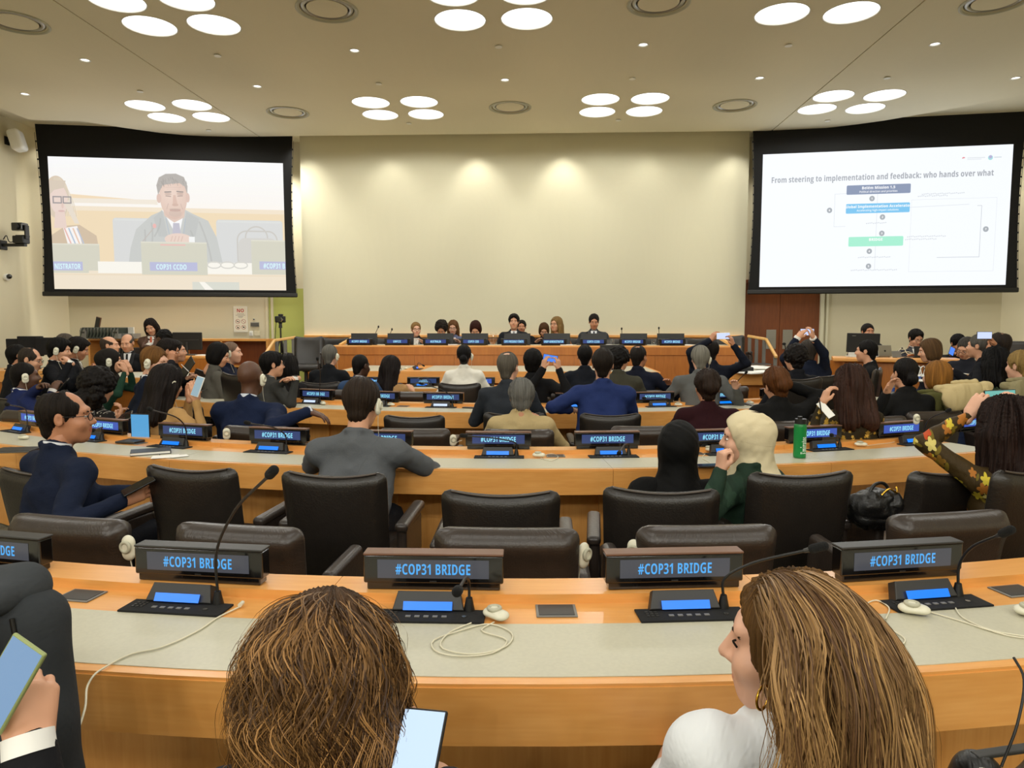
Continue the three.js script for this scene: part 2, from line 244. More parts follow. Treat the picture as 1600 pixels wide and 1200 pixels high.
// ================================================================ projection screens
function facePerson(c, x, y, s, o) { // a flat picture of a seated speaker in the video feed
  const E = (cx, cy, rx, ry, f, rot = 0) => { c.fillStyle = f; c.beginPath(); c.ellipse(x + cx * s, y + cy * s, rx * s, ry * s, rot, 0, 7); c.fill(); };
  const Pth = (pts, f) => { c.fillStyle = f; c.beginPath(); pts.forEach((p, i) => c[i ? 'lineTo' : 'moveTo'](x + p[0] * s, y + p[1] * s)); c.closePath(); c.fill(); };
  c.lineWidth = 1; return { E, Pth };
}
const feed = ctex(1024, 560, (c, w, h) => {
  const gb = c.createLinearGradient(0, 0, 0, 250); gb.addColorStop(0, '#f4f7fb'); gb.addColorStop(1, '#f6efe6'); c.fillStyle = gb; c.fillRect(0, 0, w, 230);
  c.fillStyle = '#e9d2b0'; c.fillRect(0, 205, w, 20); c.fillStyle = '#e6c48f'; c.fillRect(0, 224, w, 250);
  c.fillStyle = '#e8c593'; c.beginPath(); c.moveTo(85, 155); c.lineTo(460, 178); c.lineTo(460, 193); c.lineTo(85, 172); c.fill();
  c.fillStyle = '#e7d9c5'; c.fillRect(85, 172, 375, 20);
  for (const [x, ww] of [[262, 190], [715, 300]]) { c.fillStyle = '#bfc3c4'; c.beginPath(); c.roundRect(x, 252, ww, 230, 14); c.fill(); c.fillStyle = '#c7cbcc'; c.fillRect(x + 8, 256, ww - 16, 8); }
  c.strokeStyle = '#a9a69e'; c.lineWidth = 6; c.beginPath(); c.roundRect(808, 300, 180, 160, 40); c.stroke(); c.fillStyle = 'rgba(180,176,168,.75)'; c.beginPath(); c.roundRect(812, 330, 175, 140, 30); c.fill(); c.beginPath(); c.arc(895, 330, 50, Math.PI, 0); c.stroke();
  let { E, Pth } = facePerson(c, 0, 0, 1);
  // woman at the edge
  Pth([[0, 330], [60, 290], [120, 285], [190, 330], [200, 400], [0, 400]], '#b3956f'); Pth([[50, 300], [110, 290], [130, 380], [70, 385]], '#f1ecec');
  for (let i = 0; i < 4; i++) Pth([[52 + i * 18, 300], [58 + i * 18, 299], [90 + i * 18, 384], [84 + i * 18, 384]], ['#d98a7c', '#7d9cc0', '#d9a07c', '#8d9cc0'][i]);
  E(30, 170, 52, 90, '#c2a988'); for (let i = 0; i < 26; i++) { c.strokeStyle = i % 2 ? 'rgba(235,218,190,.55)' : 'rgba(150,125,95,.45)'; c.lineWidth = 3; const x = 2 + i * 3.2; c.beginPath(); c.moveTo(30 + (x - 40) * .3, 88); c.quadraticCurveTo(x + 20, 150, x + 30, 250); c.stroke(); } E(38, 180, 38, 62, '#dcbcae'); Pth([[60, 200], [100, 280], [120, 280], [80, 180]], '#d8c6b0'); Pth([[20, 230], [60, 230], [66, 300], [12, 300]], '#d9b7a8'); Pth([[-5, 100], [70, 100], [62, 130], [20, 140], [-5, 165]], '#bfa98f');
  c.strokeStyle = '#5a5358'; c.lineWidth = 5; c.strokeRect(14, 168, 34, 26); c.strokeRect(56, 168, 32, 26); E(52, 205, 5, 12, '#cfa596'); E(46, 228, 14, 4, '#c38c84');
  // speaker
  Pth([[362, 300], [430, 240], [470, 222], [500, 212], [580, 212], [620, 232], [680, 258], [716, 330], [745, 470], [320, 470], [335, 380]], '#a6aaa9'); Pth([[480, 215], [525, 300], [548, 330], [575, 220], [560, 200], [500, 200]], '#f3f5f8');
  Pth([[525, 270], [552, 270], [560, 340], [518, 340]], '#9a98b0'); Pth([[478, 215], [500, 330], [460, 330], [440, 250]], '#9a9f9e'); Pth([[585, 222], [640, 250], [620, 330], [560, 330]], '#9a9f9e'); c.strokeStyle = '#7f93a8'; c.lineWidth = 3; c.beginPath(); c.moveTo(494, 250); c.lineTo(510, 340); c.moveTo(580, 250); c.lineTo(566, 340); c.stroke();
  Pth([[478, 180], [585, 180], [575, 245], [530, 268], [488, 240]], '#cba391'); { const fg = c.createRadialGradient(515, 140, 10, 530, 165, 100); fg.addColorStop(0, '#e0bba8'); fg.addColorStop(.6, '#d0a692'); fg.addColorStop(1, '#b98b78'); c.fillStyle = fg; c.beginPath(); c.moveTo(470, 120); c.bezierCurveTo(470, 60, 592, 60, 592, 120); c.bezierCurveTo(594, 180, 584, 215, 562, 240); c.bezierCurveTo(546, 258, 516, 258, 500, 240); c.bezierCurveTo(476, 214, 468, 180, 470, 120); c.fill(); } E(467, 165, 10, 20, '#c99d8b'); E(593, 160, 9, 20, '#c99d8b');
  Pth([[464, 150], [458, 110], [470, 76], [500, 60], [545, 58], [580, 72], [594, 110], [592, 145], [582, 112], [560, 98], [520, 102], [486, 108], [474, 130]], '#857e78');
  c.strokeStyle = '#6d5a52'; c.lineWidth = 6; c.beginPath(); c.moveTo(492, 138); c.lineTo(522, 136); c.moveTo(545, 134); c.lineTo(575, 136); c.stroke(); c.lineWidth = 4; c.strokeStyle = '#7d6055'; c.beginPath(); c.moveTo(496, 154); c.lineTo(520, 156); c.moveTo(548, 154); c.lineTo(572, 152); c.stroke();
  Pth([[530, 150], [540, 150], [548, 190], [526, 190]], '#c4957f'); E(537, 192, 14, 6, '#b98873'); E(536, 216, 24, 5, '#a8685c'); E(536, 228, 28, 16, 'rgba(170,140,125,.5)'); E(536, 211, 26, 4, 'rgba(150,115,100,.6)');
  for (const [x0, y0, x1, y1, al] of [[508, 186, 500, 212, .35], [562, 186, 570, 210, .35], [498, 118, 566, 116, .18], [502, 126, 562, 124, .15]]) { c.strokeStyle = `rgba(120,80,68,${al})`; c.lineWidth = 3; c.beginPath(); c.moveTo(x0, y0); c.quadraticCurveTo((x0 + x1) / 2 - 3, (y0 + y1) / 2, x1, y1); c.stroke(); } E(508, 146, 15, 5, 'rgba(125,85,72,.45)'); E(560, 144, 15, 5, 'rgba(125,85,72,.45)'); for (let i = 0; i < 60; i++) { c.strokeStyle = i % 2 ? 'rgba(70,64,60,.5)' : 'rgba(150,142,136,.5)'; c.lineWidth = 2; const x = 462 + hash(i, 1) * 130, y = 66 + hash(i, 2) * 30 + Math.abs(x - 527) * .25; c.beginPath(); c.moveTo(x, y); c.lineTo(x + 4, y + 12); c.stroke(); }
  for (const [x0, y0, x1, y1] of [[400, 300, 380, 460], [470, 250, 440, 330], [640, 262, 690, 440], [600, 300, 640, 460], [430, 270, 420, 400]]) { c.strokeStyle = 'rgba(120,125,125,.45)'; c.lineWidth = 7; c.beginPath(); c.moveTo(x0, y0); c.quadraticCurveTo((x0 + x1) / 2 + 14, (y0 + y1) / 2, x1, y1); c.stroke(); }
  E(545, 340, 60, 26, '#dbb6a5'); for (let i = 0; i < 4; i++) { c.strokeStyle = 'rgba(165,120,102,.6)'; c.lineWidth = 3; c.beginPath(); c.moveTo(520 + i * 15, 326); c.lineTo(512 + i * 15, 350); c.stroke(); } c.fillStyle = '#eceff2'; c.fillRect(592, 328, 26, 26); c.strokeStyle = '#9a8f88'; c.lineWidth = 4; c.beginPath(); c.moveTo(388, 352); c.lineTo(440, 292); c.stroke(); E(443, 284, 8, 10, '#e08a84');
  // monitors, displays, desk
  for (const [x, y, ww, hh] of [[0, 365, 200, 120], [380, 352, 290, 110], [870, 338, 160, 130]]) { c.fillStyle = '#b8b79f'; c.fillRect(x, y, ww, hh); c.fillStyle = '#c9c8b2'; c.fillRect(x, y, ww, 6); } c.fillStyle = '#e0938c'; c.fillRect(465, 362, 110, 6);
  c.fillStyle = '#e3cfae'; c.fillRect(0, 480, w, 90); c.fillStyle = '#f3efe4'; c.fillRect(190, 440, 200, 50); c.fillRect(660, 440, 215, 50); c.fillStyle = '#dcc39b'; c.fillRect(0, 494, w, 5); c.strokeStyle = '#b8b7ae'; c.lineWidth = 5; for (const x of [700, 760, 820]) { c.beginPath(); c.ellipse(x, 450, 30, 14, 0, 0, 7); c.stroke(); }
  c.fillStyle = '#b7b69e'; c.fillRect(0, 430, 150, 60); c.fillRect(380, 425, 290, 70); c.fillRect(870, 420, 160, 70); c.fillStyle = '#8e93c8'; c.fillRect(415, 440, 210, 38); c.fillRect(0, 442, 125, 38); c.fillRect(905, 432, 119, 36);
  c.font = 'bold 32px sans-serif'; c.fillStyle = '#bdf4ff'; c.textBaseline = 'middle'; c.textAlign = 'left'; c.fillText('COP31 CCDO', 442, 460, 136); c.fillText('NISTRATOR', 4, 462, 112); c.fillText('#COP31 B', 922, 451, 100);
  c.fillStyle = '#bfc3b4'; c.fillRect(600, 525, 210, 40); c.fillStyle = '#f3efe4'; c.beginPath(); c.moveTo(630, 525); c.lineTo(655, 525); c.lineTo(700, 565); c.lineTo(660, 565); c.fill();
  c.fillStyle = 'rgba(250,247,243,.42)'; c.fillRect(0, 0, w, h);
});
const slide = ctex(1280, 704, (c, w, h) => {
  c.fillStyle = '#f7fbff'; c.fillRect(0, 0, w, h); c.textBaseline = 'alphabetic';
  c.fillStyle = '#a7abb2'; c.font = 'bold 41px sans-serif'; c.textAlign = 'left'; c.fillText('From steering to implementation and feedback: who hands over what', 48, 152, 1145);
  const card = (x, y, ww, hh, f, a, b) => { c.fillStyle = f; c.beginPath(); c.roundRect(x, y, ww, hh, 6); c.fill(); c.fillStyle = '#ffffff'; c.textAlign = 'center'; c.font = 'bold 20px sans-serif'; c.fillText(a, x + ww / 2, y + 22); c.font = '14px sans-serif'; c.fillText(b, x + ww / 2, y + 40); };
  card(452, 178, 330, 48, '#8c99b4', 'Belém Mission 1.5', 'Political direction and priorities'); card(452, 274, 330, 50, '#7fc6f0', 'Global Implementation Accelerator', 'Accelerating high-impact solutions'); card(472, 446, 284, 50, '#a9efd3', 'BRIDGE', '');
  for (const [x, y, n] of [[586, 249, '1'], [366, 304, '6'], [644, 346, '2'], [644, 430, '3'], [583, 522, '4'], [582, 600, '5'], [1168, 420, '7']]) { c.fillStyle = '#aab0b6'; c.beginPath(); c.arc(x, y, 14, 0, 7); c.fill(); c.fillStyle = '#fff'; c.font = 'bold 15px sans-serif'; c.textAlign = 'center'; c.fillText(n, x, y + 5); }
  c.strokeStyle = '#d9dee3'; c.lineWidth = 2; c.beginPath(); c.moveTo(452, 220); c.lineTo(392, 220); c.lineTo(392, 390); c.lineTo(452, 390); c.moveTo(614, 226); c.lineTo(614, 274); c.moveTo(614, 324); c.lineTo(614, 446); c.moveTo(614, 496); c.lineTo(614, 620); c.moveTo(782, 300); c.lineTo(1080, 292); c.stroke();
  c.strokeStyle = '#b7bdc4'; c.beginPath(); c.moveTo(1120, 300); c.lineTo(1142, 300); c.lineTo(1142, 560); c.lineTo(930, 560); c.stroke(); c.strokeStyle = '#e6eaee'; c.strokeRect(790, 262, 425, 370);
  c.fillStyle = '#d5dadf'; for (const [x, y, ww] of [[560, 378, 105], [525, 555, 170], [490, 622, 240], [775, 452, 190], [765, 466, 160], [840, 236, 210], [820, 246, 150]]) for (let k = 0; k < ww; k += 9) c.fillRect(x + k, y - 3 - (k % 4), 6, 5);
  c.fillStyle = '#e58f98'; c.beginPath(); c.arc(1040, 62, 8, Math.PI, 2 * Math.PI * .95); c.fill(); c.fillStyle = '#dfe4e8'; c.fillRect(1058, 58, 88, 4); c.fillRect(1058, 66, 70, 3); c.fillStyle = '#a9dfe2'; c.beginPath(); c.arc(1172, 62, 12, 0, 7); c.fill(); c.fillStyle = '#b9b4d8'; c.beginPath(); c.arc(1172, 58, 8, 0, 7); c.fill(); c.fillStyle = '#cfd8dc'; c.fillRect(1190, 59, 36, 4);
});
function screen(a, b, y0, y1, tex, label, tilt) { // a, b: plan ends of the picture, left to right
  const dx = b[0] - a[0], dz = b[1] - a[1], L = Math.hypot(dx, dz), hh = y1 - y0;
  const t = thing('projection_screen', label, 'screen', [(a[0] + b[0]) / 2, y0, (a[1] + b[1]) / 2], Math.atan2(-dz, dx));
  const top = UPPER - y0 - .01, sh = new THREE.Shape(), W = L / 2 + .19, N = 16;
  for (let i = 0; i <= N; i++) { const k = i / N, yy = -.07 + (top + .07) * k; sh[i ? 'lineTo' : 'moveTo'](-W + .05 * Math.sin(Math.PI * k), yy); }
  for (let i = N; i >= 0; i--) { const k = i / N, yy = -.07 + (top + .07) * k; sh.lineTo(W - .05 * Math.sin(Math.PI * k), yy); }
  obj('drop_fabric', boxUV(new THREE.ExtrudeGeometry(sh, { depth: .006, bevelEnabled: false }).translate(0, 0, -.01)), M.blackMatt, t);
  obj('weight_bar', rbox(2 * W + .04, .085, .06, .02, 0, -.09, 0), M.black, t);
  const pg = new THREE.PlaneGeometry(L, hh).translate(0, hh / 2, .004);
  obj('screen_picture', pg, std({ color: '#111111', emissiveMap: tex, emissive: '#ffffff', emissiveIntensity: SCREEN_GLOW, roughness: .9 }), t);
  for (const s of [-1, 1]) {
    const cord = []; for (let i = 0; i <= 8; i++) cord.push(V(s * (W + .012 - .05 * Math.sin(Math.PI * i / 8)), -.05 + (top - .1) * i / 8, 0)); obj('tension_cord', tube(cord, .004, 24, 5), M.black, t);
    for (let i = 1; i < 18; i++) obj('tab_clip', box(.022, .03, .012, s * (W + .004 - .05 * Math.sin(Math.PI * i / 18)), -.05 + (top - .1) * i / 18, 0), M.black, t);
  }
  const l = new THREE.RectAreaLight(new THREE.Color(.93, .97, 1), SCREEN_LIGHT, L, hh); l.position.set(0, hh / 2, .02); l.rotation.y = Math.PI; l.name = 'screen_light'; t.add(l);
}
screen([-9.02, -12.81], [-4.95, -13.55], 2.225, 4.62, feed, 'projection screen showing a video of a seated speaker in a grey suit');
screen([3.975, -13.38], [8.035, -12.82], 2.26, 4.65, slide, 'projection screen showing a white slide with a flow chart');

// ================================================================ things on the left wall and in the left recess
{ let p = onY(10, 220, 4.45); const yS = 4.42;
  const on = (px, py) => { const r = ray(px, py); return r.multiplyScalar((XL - 0) / r.x).add(camera.position); };
  p = on(10, 220); let t = thing('wall_speaker', 'white rounded loudspeaker on a bracket high on the left wall', 'speaker', [XL, p.y, p.z]);
  obj('cabinet', rbox(.2, .36, .3, .06, .2, 0, 0, 0, .3, .25, 4), M.white, t); obj('bracket', [box(.12, .03, .04, .06, 0, 0), box(.02, .14, .1, .01, 0, 0)], M.black, t);
  p = on(4, 383); t = thing('broadcast_camera', 'black remote-controlled video camera on a wall bracket', 'camera', [XL, p.y, p.z]);
  obj('bracket_arm', [rbox(.42, .05, .08, .01, .21, 0, 0), rbox(.03, .16, .16, .01, .015, 0, 0)], M.black, t);
  obj('camera_base', rbox(.2, .13, .18, .02, .34, .09, 0), M.black, t); obj('yoke', [rbox(.03, .24, .1, .01, .45, .22, 0), rbox(.2, .04, .1, .01, .37, .15, 0)], M.black, t);
  obj('camera_head', rbox(.2, .14, .17, .02, .33, .31, 0), M.blackGloss, t); obj('lens', cyl(.05, .05, .05, .33, .31, .1, Math.PI / 2, 0, 20), M.graphite, t);
  obj('cable', tube([[.02, .1, 0], [.1, .16, .03], [.16, .05, .04], [.25, .06, .03]], .008, 20), M.black, t);
  p = on(8, 433); t = thing('dome_camera', 'small black and white dome camera on the left wall', 'camera', [XL, p.y, p.z]);
  obj('mount', cyl(.05, .06, .05, .025, 0, 0, 0, Math.PI / 2, 20), M.white, t); obj('dome', ball(.045, .075, .01, 0), M.blackGloss, t);
  // notice and switch panel on the left recess wall
  const wz = x => -13.8 - .5 * (x - XL) / (-5.62 - XL), turn = Math.atan2(.5, -5.62 - XL);
  p = onZ(377, 499, -14.25); t = thing('wall_notice', 'white notice with red word NO and four prohibition symbols', 'sign', [p.x, p.y, wz(p.x) + .012], turn);
  const sign = ctex(256, 512, (c, w, h) => { c.fillStyle = '#e4decb'; c.fillRect(0, 0, w, h); c.fillStyle = '#b3161d'; c.font = 'bold 100px sans-serif'; c.textAlign = 'center'; c.fillText('NO', w / 2, 110); c.fillStyle = '#555'; for (const [y, ww] of [[140, 130], [165, 190], [190, 100], [212, 80]]) for (let k = 0; k < ww; k += 14) c.fillRect(w / 2 - ww / 2 + k, y, 10, 9);
    for (const [x, y, k] of [[70, 300, 0], [186, 300, 1], [70, 420, 2], [186, 420, 3]]) { c.strokeStyle = '#9c4a3c'; c.lineWidth = 7; c.beginPath(); c.arc(x, y, 42, 0, 7); c.moveTo(x - 28, y - 28); c.lineTo(x + 28, y + 28); c.stroke(); c.fillStyle = '#3a3028'; c.beginPath(); if (k === 2) { c.moveTo(x - 24, y + 22); c.lineTo(x + 4, y - 18); c.lineTo(x + 22, y + 22); c.fill(); } else if (k === 3) c.fillRect(x - 18, y - 14, 36, 26); else if (k === 0) c.fillRect(x - 22, y - 4, 44, 14); } });
  obj('notice_sheet', box(.27, .52, .008), M.white, t); const f = obj('notice_print', new THREE.PlaneGeometry(.25, .5).translate(0, 0, .005), std({ map: sign, roughness: .7 }), t);
  p = onZ(396.5, 507, -14.2); t = thing('switch_panel', 'grey metal switch panel on the recess wall', 'switch', [p.x, p.y, wz(p.x) + .012], turn); obj('face_plate', rbox(.17, .09, .02, .004), M.grey, t); obj('slot', [box(.15, .012, .004, 0, .015, .011), box(.15, .012, .004, 0, -.015, .011)], M.graphite, t);
  p = onZ(395, 499, -14.2); t = thing('wall_sensor', 'tiny black sensor above the grey switch panel', 'sensor', [p.x, p.y, wz(p.x) + .008], turn); obj('sensor_dot', cyl(.014, .014, .014, 0, 0, 0, Math.PI / 2, 0, 12), M.black, t); obj('sensor_ring', ringGeo(.014, .02, -.004, .004).rotateX(Math.PI / 2), M.white, t);
  p = onZ(391, 521, -14.2); t = thing('light_switch', 'white light switch below the grey switch panel', 'switch', [p.x, p.y, wz(p.x) + .01], turn); obj('switch_plate', rbox(.07, .1, .012, .004), M.white, t); obj('rocker', rbox(.03, .05, .01, .003, 0, 0, .008), M.offGrey, t);
  p = onZ(400, 521, -14.2); t = thing('socket_plate', 'blank cream cover plate beside the light switch', 'cover plate', [p.x, p.y, wz(p.x) + .01], turn); obj('cover', rbox(.12, .1, .01, .004), M.wallSide, t); obj('screw', cyl(.005, .005, .012, 0, .03, .002, Math.PI / 2, 0, 8), M.steel, t);
}
{ // stills camera on a tripod in front of the green wall
  const p = at(438, 499, 13.2), t = thing('tripod_camera', 'black stills camera on a tripod before the green wall', 'camera', [p.x, 0, p.z]);
  const H = p.y; obj('camera_body', [rbox(.19, .12, .08, .02, 0, H, 0), rbox(.08, .05, .07, .015, .01, H + .075, 0)], M.black, t); obj('lens', cyl(.045, .05, .12, .03, H - .005, .09, Math.PI / 2, 0, 20), M.blackGloss, t);
  obj('tripod_head', [cyl(.025, .035, .1, 0, H - .11, 0), rbox(.06, .03, .06, .008, 0, H - .065, 0)], M.black, t); obj('center_column', cyl(.015, .015, .5, 0, H - .38, 0), M.black, t);
  for (let k = 0; k < 3; k++) { const a = k * 2.094 + .5; obj('leg', span(V(.02 * Math.cos(a), H - .38, .02 * Math.sin(a)), V(.38 * Math.cos(a), .02, .38 * Math.sin(a)), .028, .028), M.black, t); }
  obj('cable', tube([[-.08, H - .02, 0], [-.1, H - .4, .02], [-.09, .6, .05], [-.15, .02, .1]], .006, 20), M.black, t);
}
// ================================================================ curved desk rows
const rowDef = {
  1: { cx: -.4, zn: -1.53, R: 8, x0: -3.3, x1: 3.3 },
  2: { cx: -.45, zn: -3.92, R: 8, x0: -4.7, x1: 2.95 },
  3: { cx: -.4, zn: -6.5, R: 7, x0: -4.6, x1: 3.9 },
};
for (const r of Object.values(rowDef)) { r.cz = r.zn - r.R; r.t = x => Math.asin((x - r.cx) / r.R); }
// where the column px of the photograph meets the circle of radius rad of a row (plan)
function hit(row, px, rad, py) {
  const r = rowDef[row], d = ray(px, py), L = Math.hypot(d.x, d.z), dx = d.x / L, dz = d.z / L, b = dx * -r.cx + dz * -r.cz, c = r.cx * r.cx + r.cz * r.cz - rad * rad, s = -b - Math.sqrt(Math.max(0, b * b - c));
  const x = dx * s, z = dz * s; return { x, z, t: Math.atan2(x - r.cx, z - r.cz) };
}
const rowPlaces = { 1: 'foreground desk row with wide beige mats', 2: 'second curved desk row behind the foreground desk', 3: 'third curved desk row between the second row and the inner tables' };
for (const k of [1, 2, 3]) {
  const r = rowDef[k], t = thing('curved_desk', 'curved cherry wood ' + rowPlaces[k], 'desk'), T0 = r.t(r.x0), T1 = r.t(r.x1), n = Math.round((T1 - T0) * r.R / 1.4), A = (a, b, y0, y1, t0, t1, m) => arc(r.cx, r.cz, r.R - b, r.R - a, y0, y1, t0, t1, 6);
  const g = .0012 / r.R;
  for (let i = 0; i < n; i++) {
    const a = T0 + (T1 - T0) * i / n + g, b = T0 + (T1 - T0) * (i + 1) / n - g;
    obj('front_apron', [A(.0, .035, .605, .742, a, b), arc(r.cx, r.cz, r.R - .035, r.R - .004, .742, .75, a, b, 6)], M.wood, t);
    obj('desk_mat', A(.035, .325, .715, .752, a, b), M.mat, t);
    obj('console_board', A(.326, .5, .715, .751, a, b), M.wood, t);
    obj('ledge', [A(.47, .60, .751, .778, a, b), A(.575, .60, .3, .75, a, b)], M.wood, t);
    obj('modesty_panel', A(.33, .36, .02, .72, a, b), M.woodV, t);
  }
  for (let i = 0; i <= n; i += 1) { const a = T0 + (T1 - T0) * i / n; obj('support_leg', A(.3, .56, 0, .715, a - .012 / r.R * 2, a + .012 / r.R * 2), M.woodV, t); }
}
// ================================================================ name displays and microphone consoles
function textPlate(lines, fg = '#8fe3ff', bg = '#24304f', w = 640, h = 112, fs = 66) {
  return ctex(w, h, (c) => {
    c.fillStyle = bg; c.fillRect(0, 0, w, h); c.fillStyle = fg; c.textAlign = 'center'; c.textBaseline = 'middle'; lines = [].concat(lines);
    const s = lines.length > 1 ? fs * .62 : fs; c.font = `bold ${s}px sans-serif`; lines.forEach((l, i) => { const y = h * (i + .5) / lines.length + 3; c.save(); c.translate(w * .5, y); const ww = c.measureText(l).width, k = Math.min(.86, w * .94 / ww); c.scale(k, 1.34); c.fillText(l, 0, 0); c.restore(); });
  });
}
const plateMat = (tex, k) => std({ color: '#07090d', emissive: '#ffffff', emissiveMap: tex, emissiveIntensity: k, roughness: .25 });
const bridgeFar = plateMat(textPlate('#COP31 BRIDGE', '#9aeaff', '#3a55b0'), 1.0), bridgeMid = plateMat(textPlate('#COP31 BRIDGE', '#93e6ff', '#34426e'), 1.0), bridgeNear = plateMat(textPlate('#COP31 BRIDGE', '#55b4ff', '#4b4c52'), .9);
const inkBlue = std({ color: '#1d2a4a', roughness: .5 });
const PL = { W: .415, H: .104 };
const gPlateBody = merge([rbox(PL.W, .085, .05, .006, 0, .062, 0), rbox(PL.W - .02, .028, .044, .004, 0, .014, 0)]);
const gPlateTop = rbox(PL.W, .007, .056, .003, 0, .107, -.002), gPlateWin = new THREE.PlaneGeometry(.33, .056).translate(0, .064, .0258), gLed = box(.02, .003, .002, 0, .027, .025);
function nameDisplay(pos, turn, mat, label, group, s = 1, topMat = M.brown) {
  const t = thing('name_display', label, 'name display', pos, turn, group); t.scale.setScalar(s);
  obj('housing', gPlateBody, M.blackGloss, t); obj('top_strip', gPlateTop, topMat, t); obj('display_screen', gPlateWin, mat, t); obj('maker_plate', gLed, M.graphite, t); return t;
}
const gBase = (() => { const s = new THREE.Shape([[-.098, 0], [.098, 0], [.086, .047], [-.086, .047]].map(p => new THREE.Vector2(...p))); const g = new THREE.ExtrudeGeometry(s, { depth: .03, bevelEnabled: true, bevelSize: .003, bevelThickness: .003, bevelSegments: 2 }); g.translate(0, 0, -.015); g.rotateX(-.5); return boxUV(g.translate(0, .004, 0)); })();
const gLcd = new THREE.PlaneGeometry(.138, .024).rotateX(-.5).translate(0, .036, .0), gPanel = rbox(.305, .006, .085, .002, .01, .003, .04), gKeys = merge([...[-.05, -.025, 0, .025, .05].map(x => box(.014, .003, .01, x, .0065, .05))]), gSock = cyl(.007, .007, .004, .105, .007, .05, 0, 0, 12), gGrille = merge([0, 1, 2].flatMap(i => [0, 1, 2].map(j => box(.008, .002, .008, -.115 + i * .013, .007, .025 + j * .013))));
const micHead = new THREE.CapsuleGeometry(.0125, .03, 6, 14);
// tip: world point of the microphone head
function micConsole(pos, turn, tip, label, group, lcd = M.lcd, s = 1, bend = .5) {
  const t = thing('microphone_console', label, 'microphone', pos, turn, group); t.scale.setScalar(s); t.updateMatrixWorld(true);
  obj('panel', gPanel, M.blackMatt, t); obj('lcd_body', gBase, M.graphite, t); const l = obj('lcd_screen', gLcd, lcd, t); l.position.set(0, -.012, .0195); obj('keys', gKeys, M.grey, t); obj('headset_socket', gSock, M.chrome, t); obj('speaker_grille', gGrille, M.graphite, t);
  const b = V(.115, .004, .0), e = t.worldToLocal(tip.clone()), up = Math.max(.06, e.y * bend);
  obj('mic_base', cyl(.009, .017, .04, b.x, .022, b.z, 0, 0, 14), M.black, t);
  const pts = [b.clone().setY(.03), V(b.x, .03 + up * .55, b.z), V(b.x + (e.x - b.x) * .3, .03 + Math.max(up, (e.y - .03) * .62), b.z + (e.z - b.z) * .25), e];
  obj('gooseneck', tube(pts, .0042, 26, 7), M.black, t);
  const c = new THREE.CatmullRomCurve3(pts), d = c.getTangent(1), h = obj('mic_head', micHead, M.foam, t); h.position.copy(e).addScaledVector(d, .018); h.quaternion.setFromUnitVectors(V(0, 1, 0), d); const col = obj('mic_collar', cyl(.008, .006, .02, 0, 0, 0, 0, 0, 10), M.graphite, t); col.position.copy(e).addScaledVector(d, -.01); col.quaternion.copy(h.quaternion);
  return t;
}
// [px of plate centre, py of its foot, mic tip px, py, distance of tip, lcd, what sets it apart]
const seats = {
  1: [[-5, 925, -20, 880, 1.9, 0, 'at the desk end beside the dark grey backpack'], [318, 933, 421, 742, 1.72, 0, 'with a tall upright microphone, left of the curly-haired woman'], [679, 936, 716, 922, 1.66, 0, 'behind the curly-haired woman, low bent microphone'], [1050, 940, 1268, 858, 1.92, 0, 'behind the blonde woman in white'], [1400, 918, 1566, 834, 1.95, 0, 'right of the blonde woman in white']],
  2: [[57, 676, 12, 632, 4.5, 0, 'at the desk edge left of the man in navy'], [166, 684, 146, 672, 4.3, 0, 'right of the man in navy with glasses'], [290, 692, 236, 640, 4.2, 0, 'behind the closed black notebook'], [437, 701, 389, 661, 4.1, 0, 'left of the man in the grey suit'], [596, 706, 560, 690, 4.15, 0, 'hidden by the man in the grey suit'], [779, 708, 728, 681, 4.1, 0, 'right of the man in the grey suit'], [948, 706, 968, 707, 3.95, 0, 'left of the woman in a black headscarf'], [1120, 704, 1085, 690, 4.2, 0, 'between the two women in headscarves'], [1270, 697, 1300, 680, 4.4, 0, 'behind the green drinking bottle'], [1403, 688, 1480, 642, 4.55, 0, 'before the empty chair with an ivory receiver'], [1521, 680, 1560, 655, 4.8, 0, 'beside the woman in the floral dress']],
  3: [[328, 621, 310, 612, 7.0, 0, 'left of the man in navy with an outstretched arm'], [496, 629, 496, 562, 6.75, 1, 'with a tall thin microphone and a lit white console'], [595, 633, 580, 628, 6.7, 0, 'behind the head of the man in grey'], [693, 634, 660, 600, 6.7, 1, 'left of the phone lying on the desk'], [790, 634, 775, 625, 6.7, 0, 'hidden by the man in the tan jacket'], [900, 634, 885, 625, 6.7, 0, 'hidden by the man in the blue suit'], [1022, 631, 1008, 622, 6.8, 0, 'right of the man in the blue suit'], [1122, 627, 1165, 583, 6.9, 0, 'behind the woman in maroon velvet'], [1212, 624, 1200, 615, 7.0, 0, 'behind the woman with the auburn bun'], [1312, 617, 1330, 608, 7.2, 0, 'behind the water bottle with a blue cap']],
};
const rowWord = { 1: 'foreground desk', 2: 'second desk row', 3: 'third desk row' };
const seatT = {};
for (const k of [1, 2, 3]) for (const [px, py, mx, my, md, white, what] of seats[k]) {
  const r = rowDef[k], q = hit(k, px, r.R - .52, py);
  nameDisplay([q.x, .779, q.z], q.t, k === 1 ? bridgeNear : k === 2 ? (px > 1200 || px < 200 ? bridgeFar : bridgeMid) : bridgeMid, `#COP31 BRIDGE display, ${rowWord[k]}, ${what}`, 'name displays on desk rows', 1, k === 1 && px < 600 || px === 1400 ? M.graphite : M.brown);
  const rad = r.R - .405, x = r.cx + rad * Math.sin(q.t), z = r.cz + rad * Math.cos(q.t);
  micConsole([x, .752, z], q.t, at(mx, my, md), `black microphone console, ${rowWord[k]}, ${what}`, 'microphone consoles on desk rows', white ? M.lcdWhite : M.lcd);
}
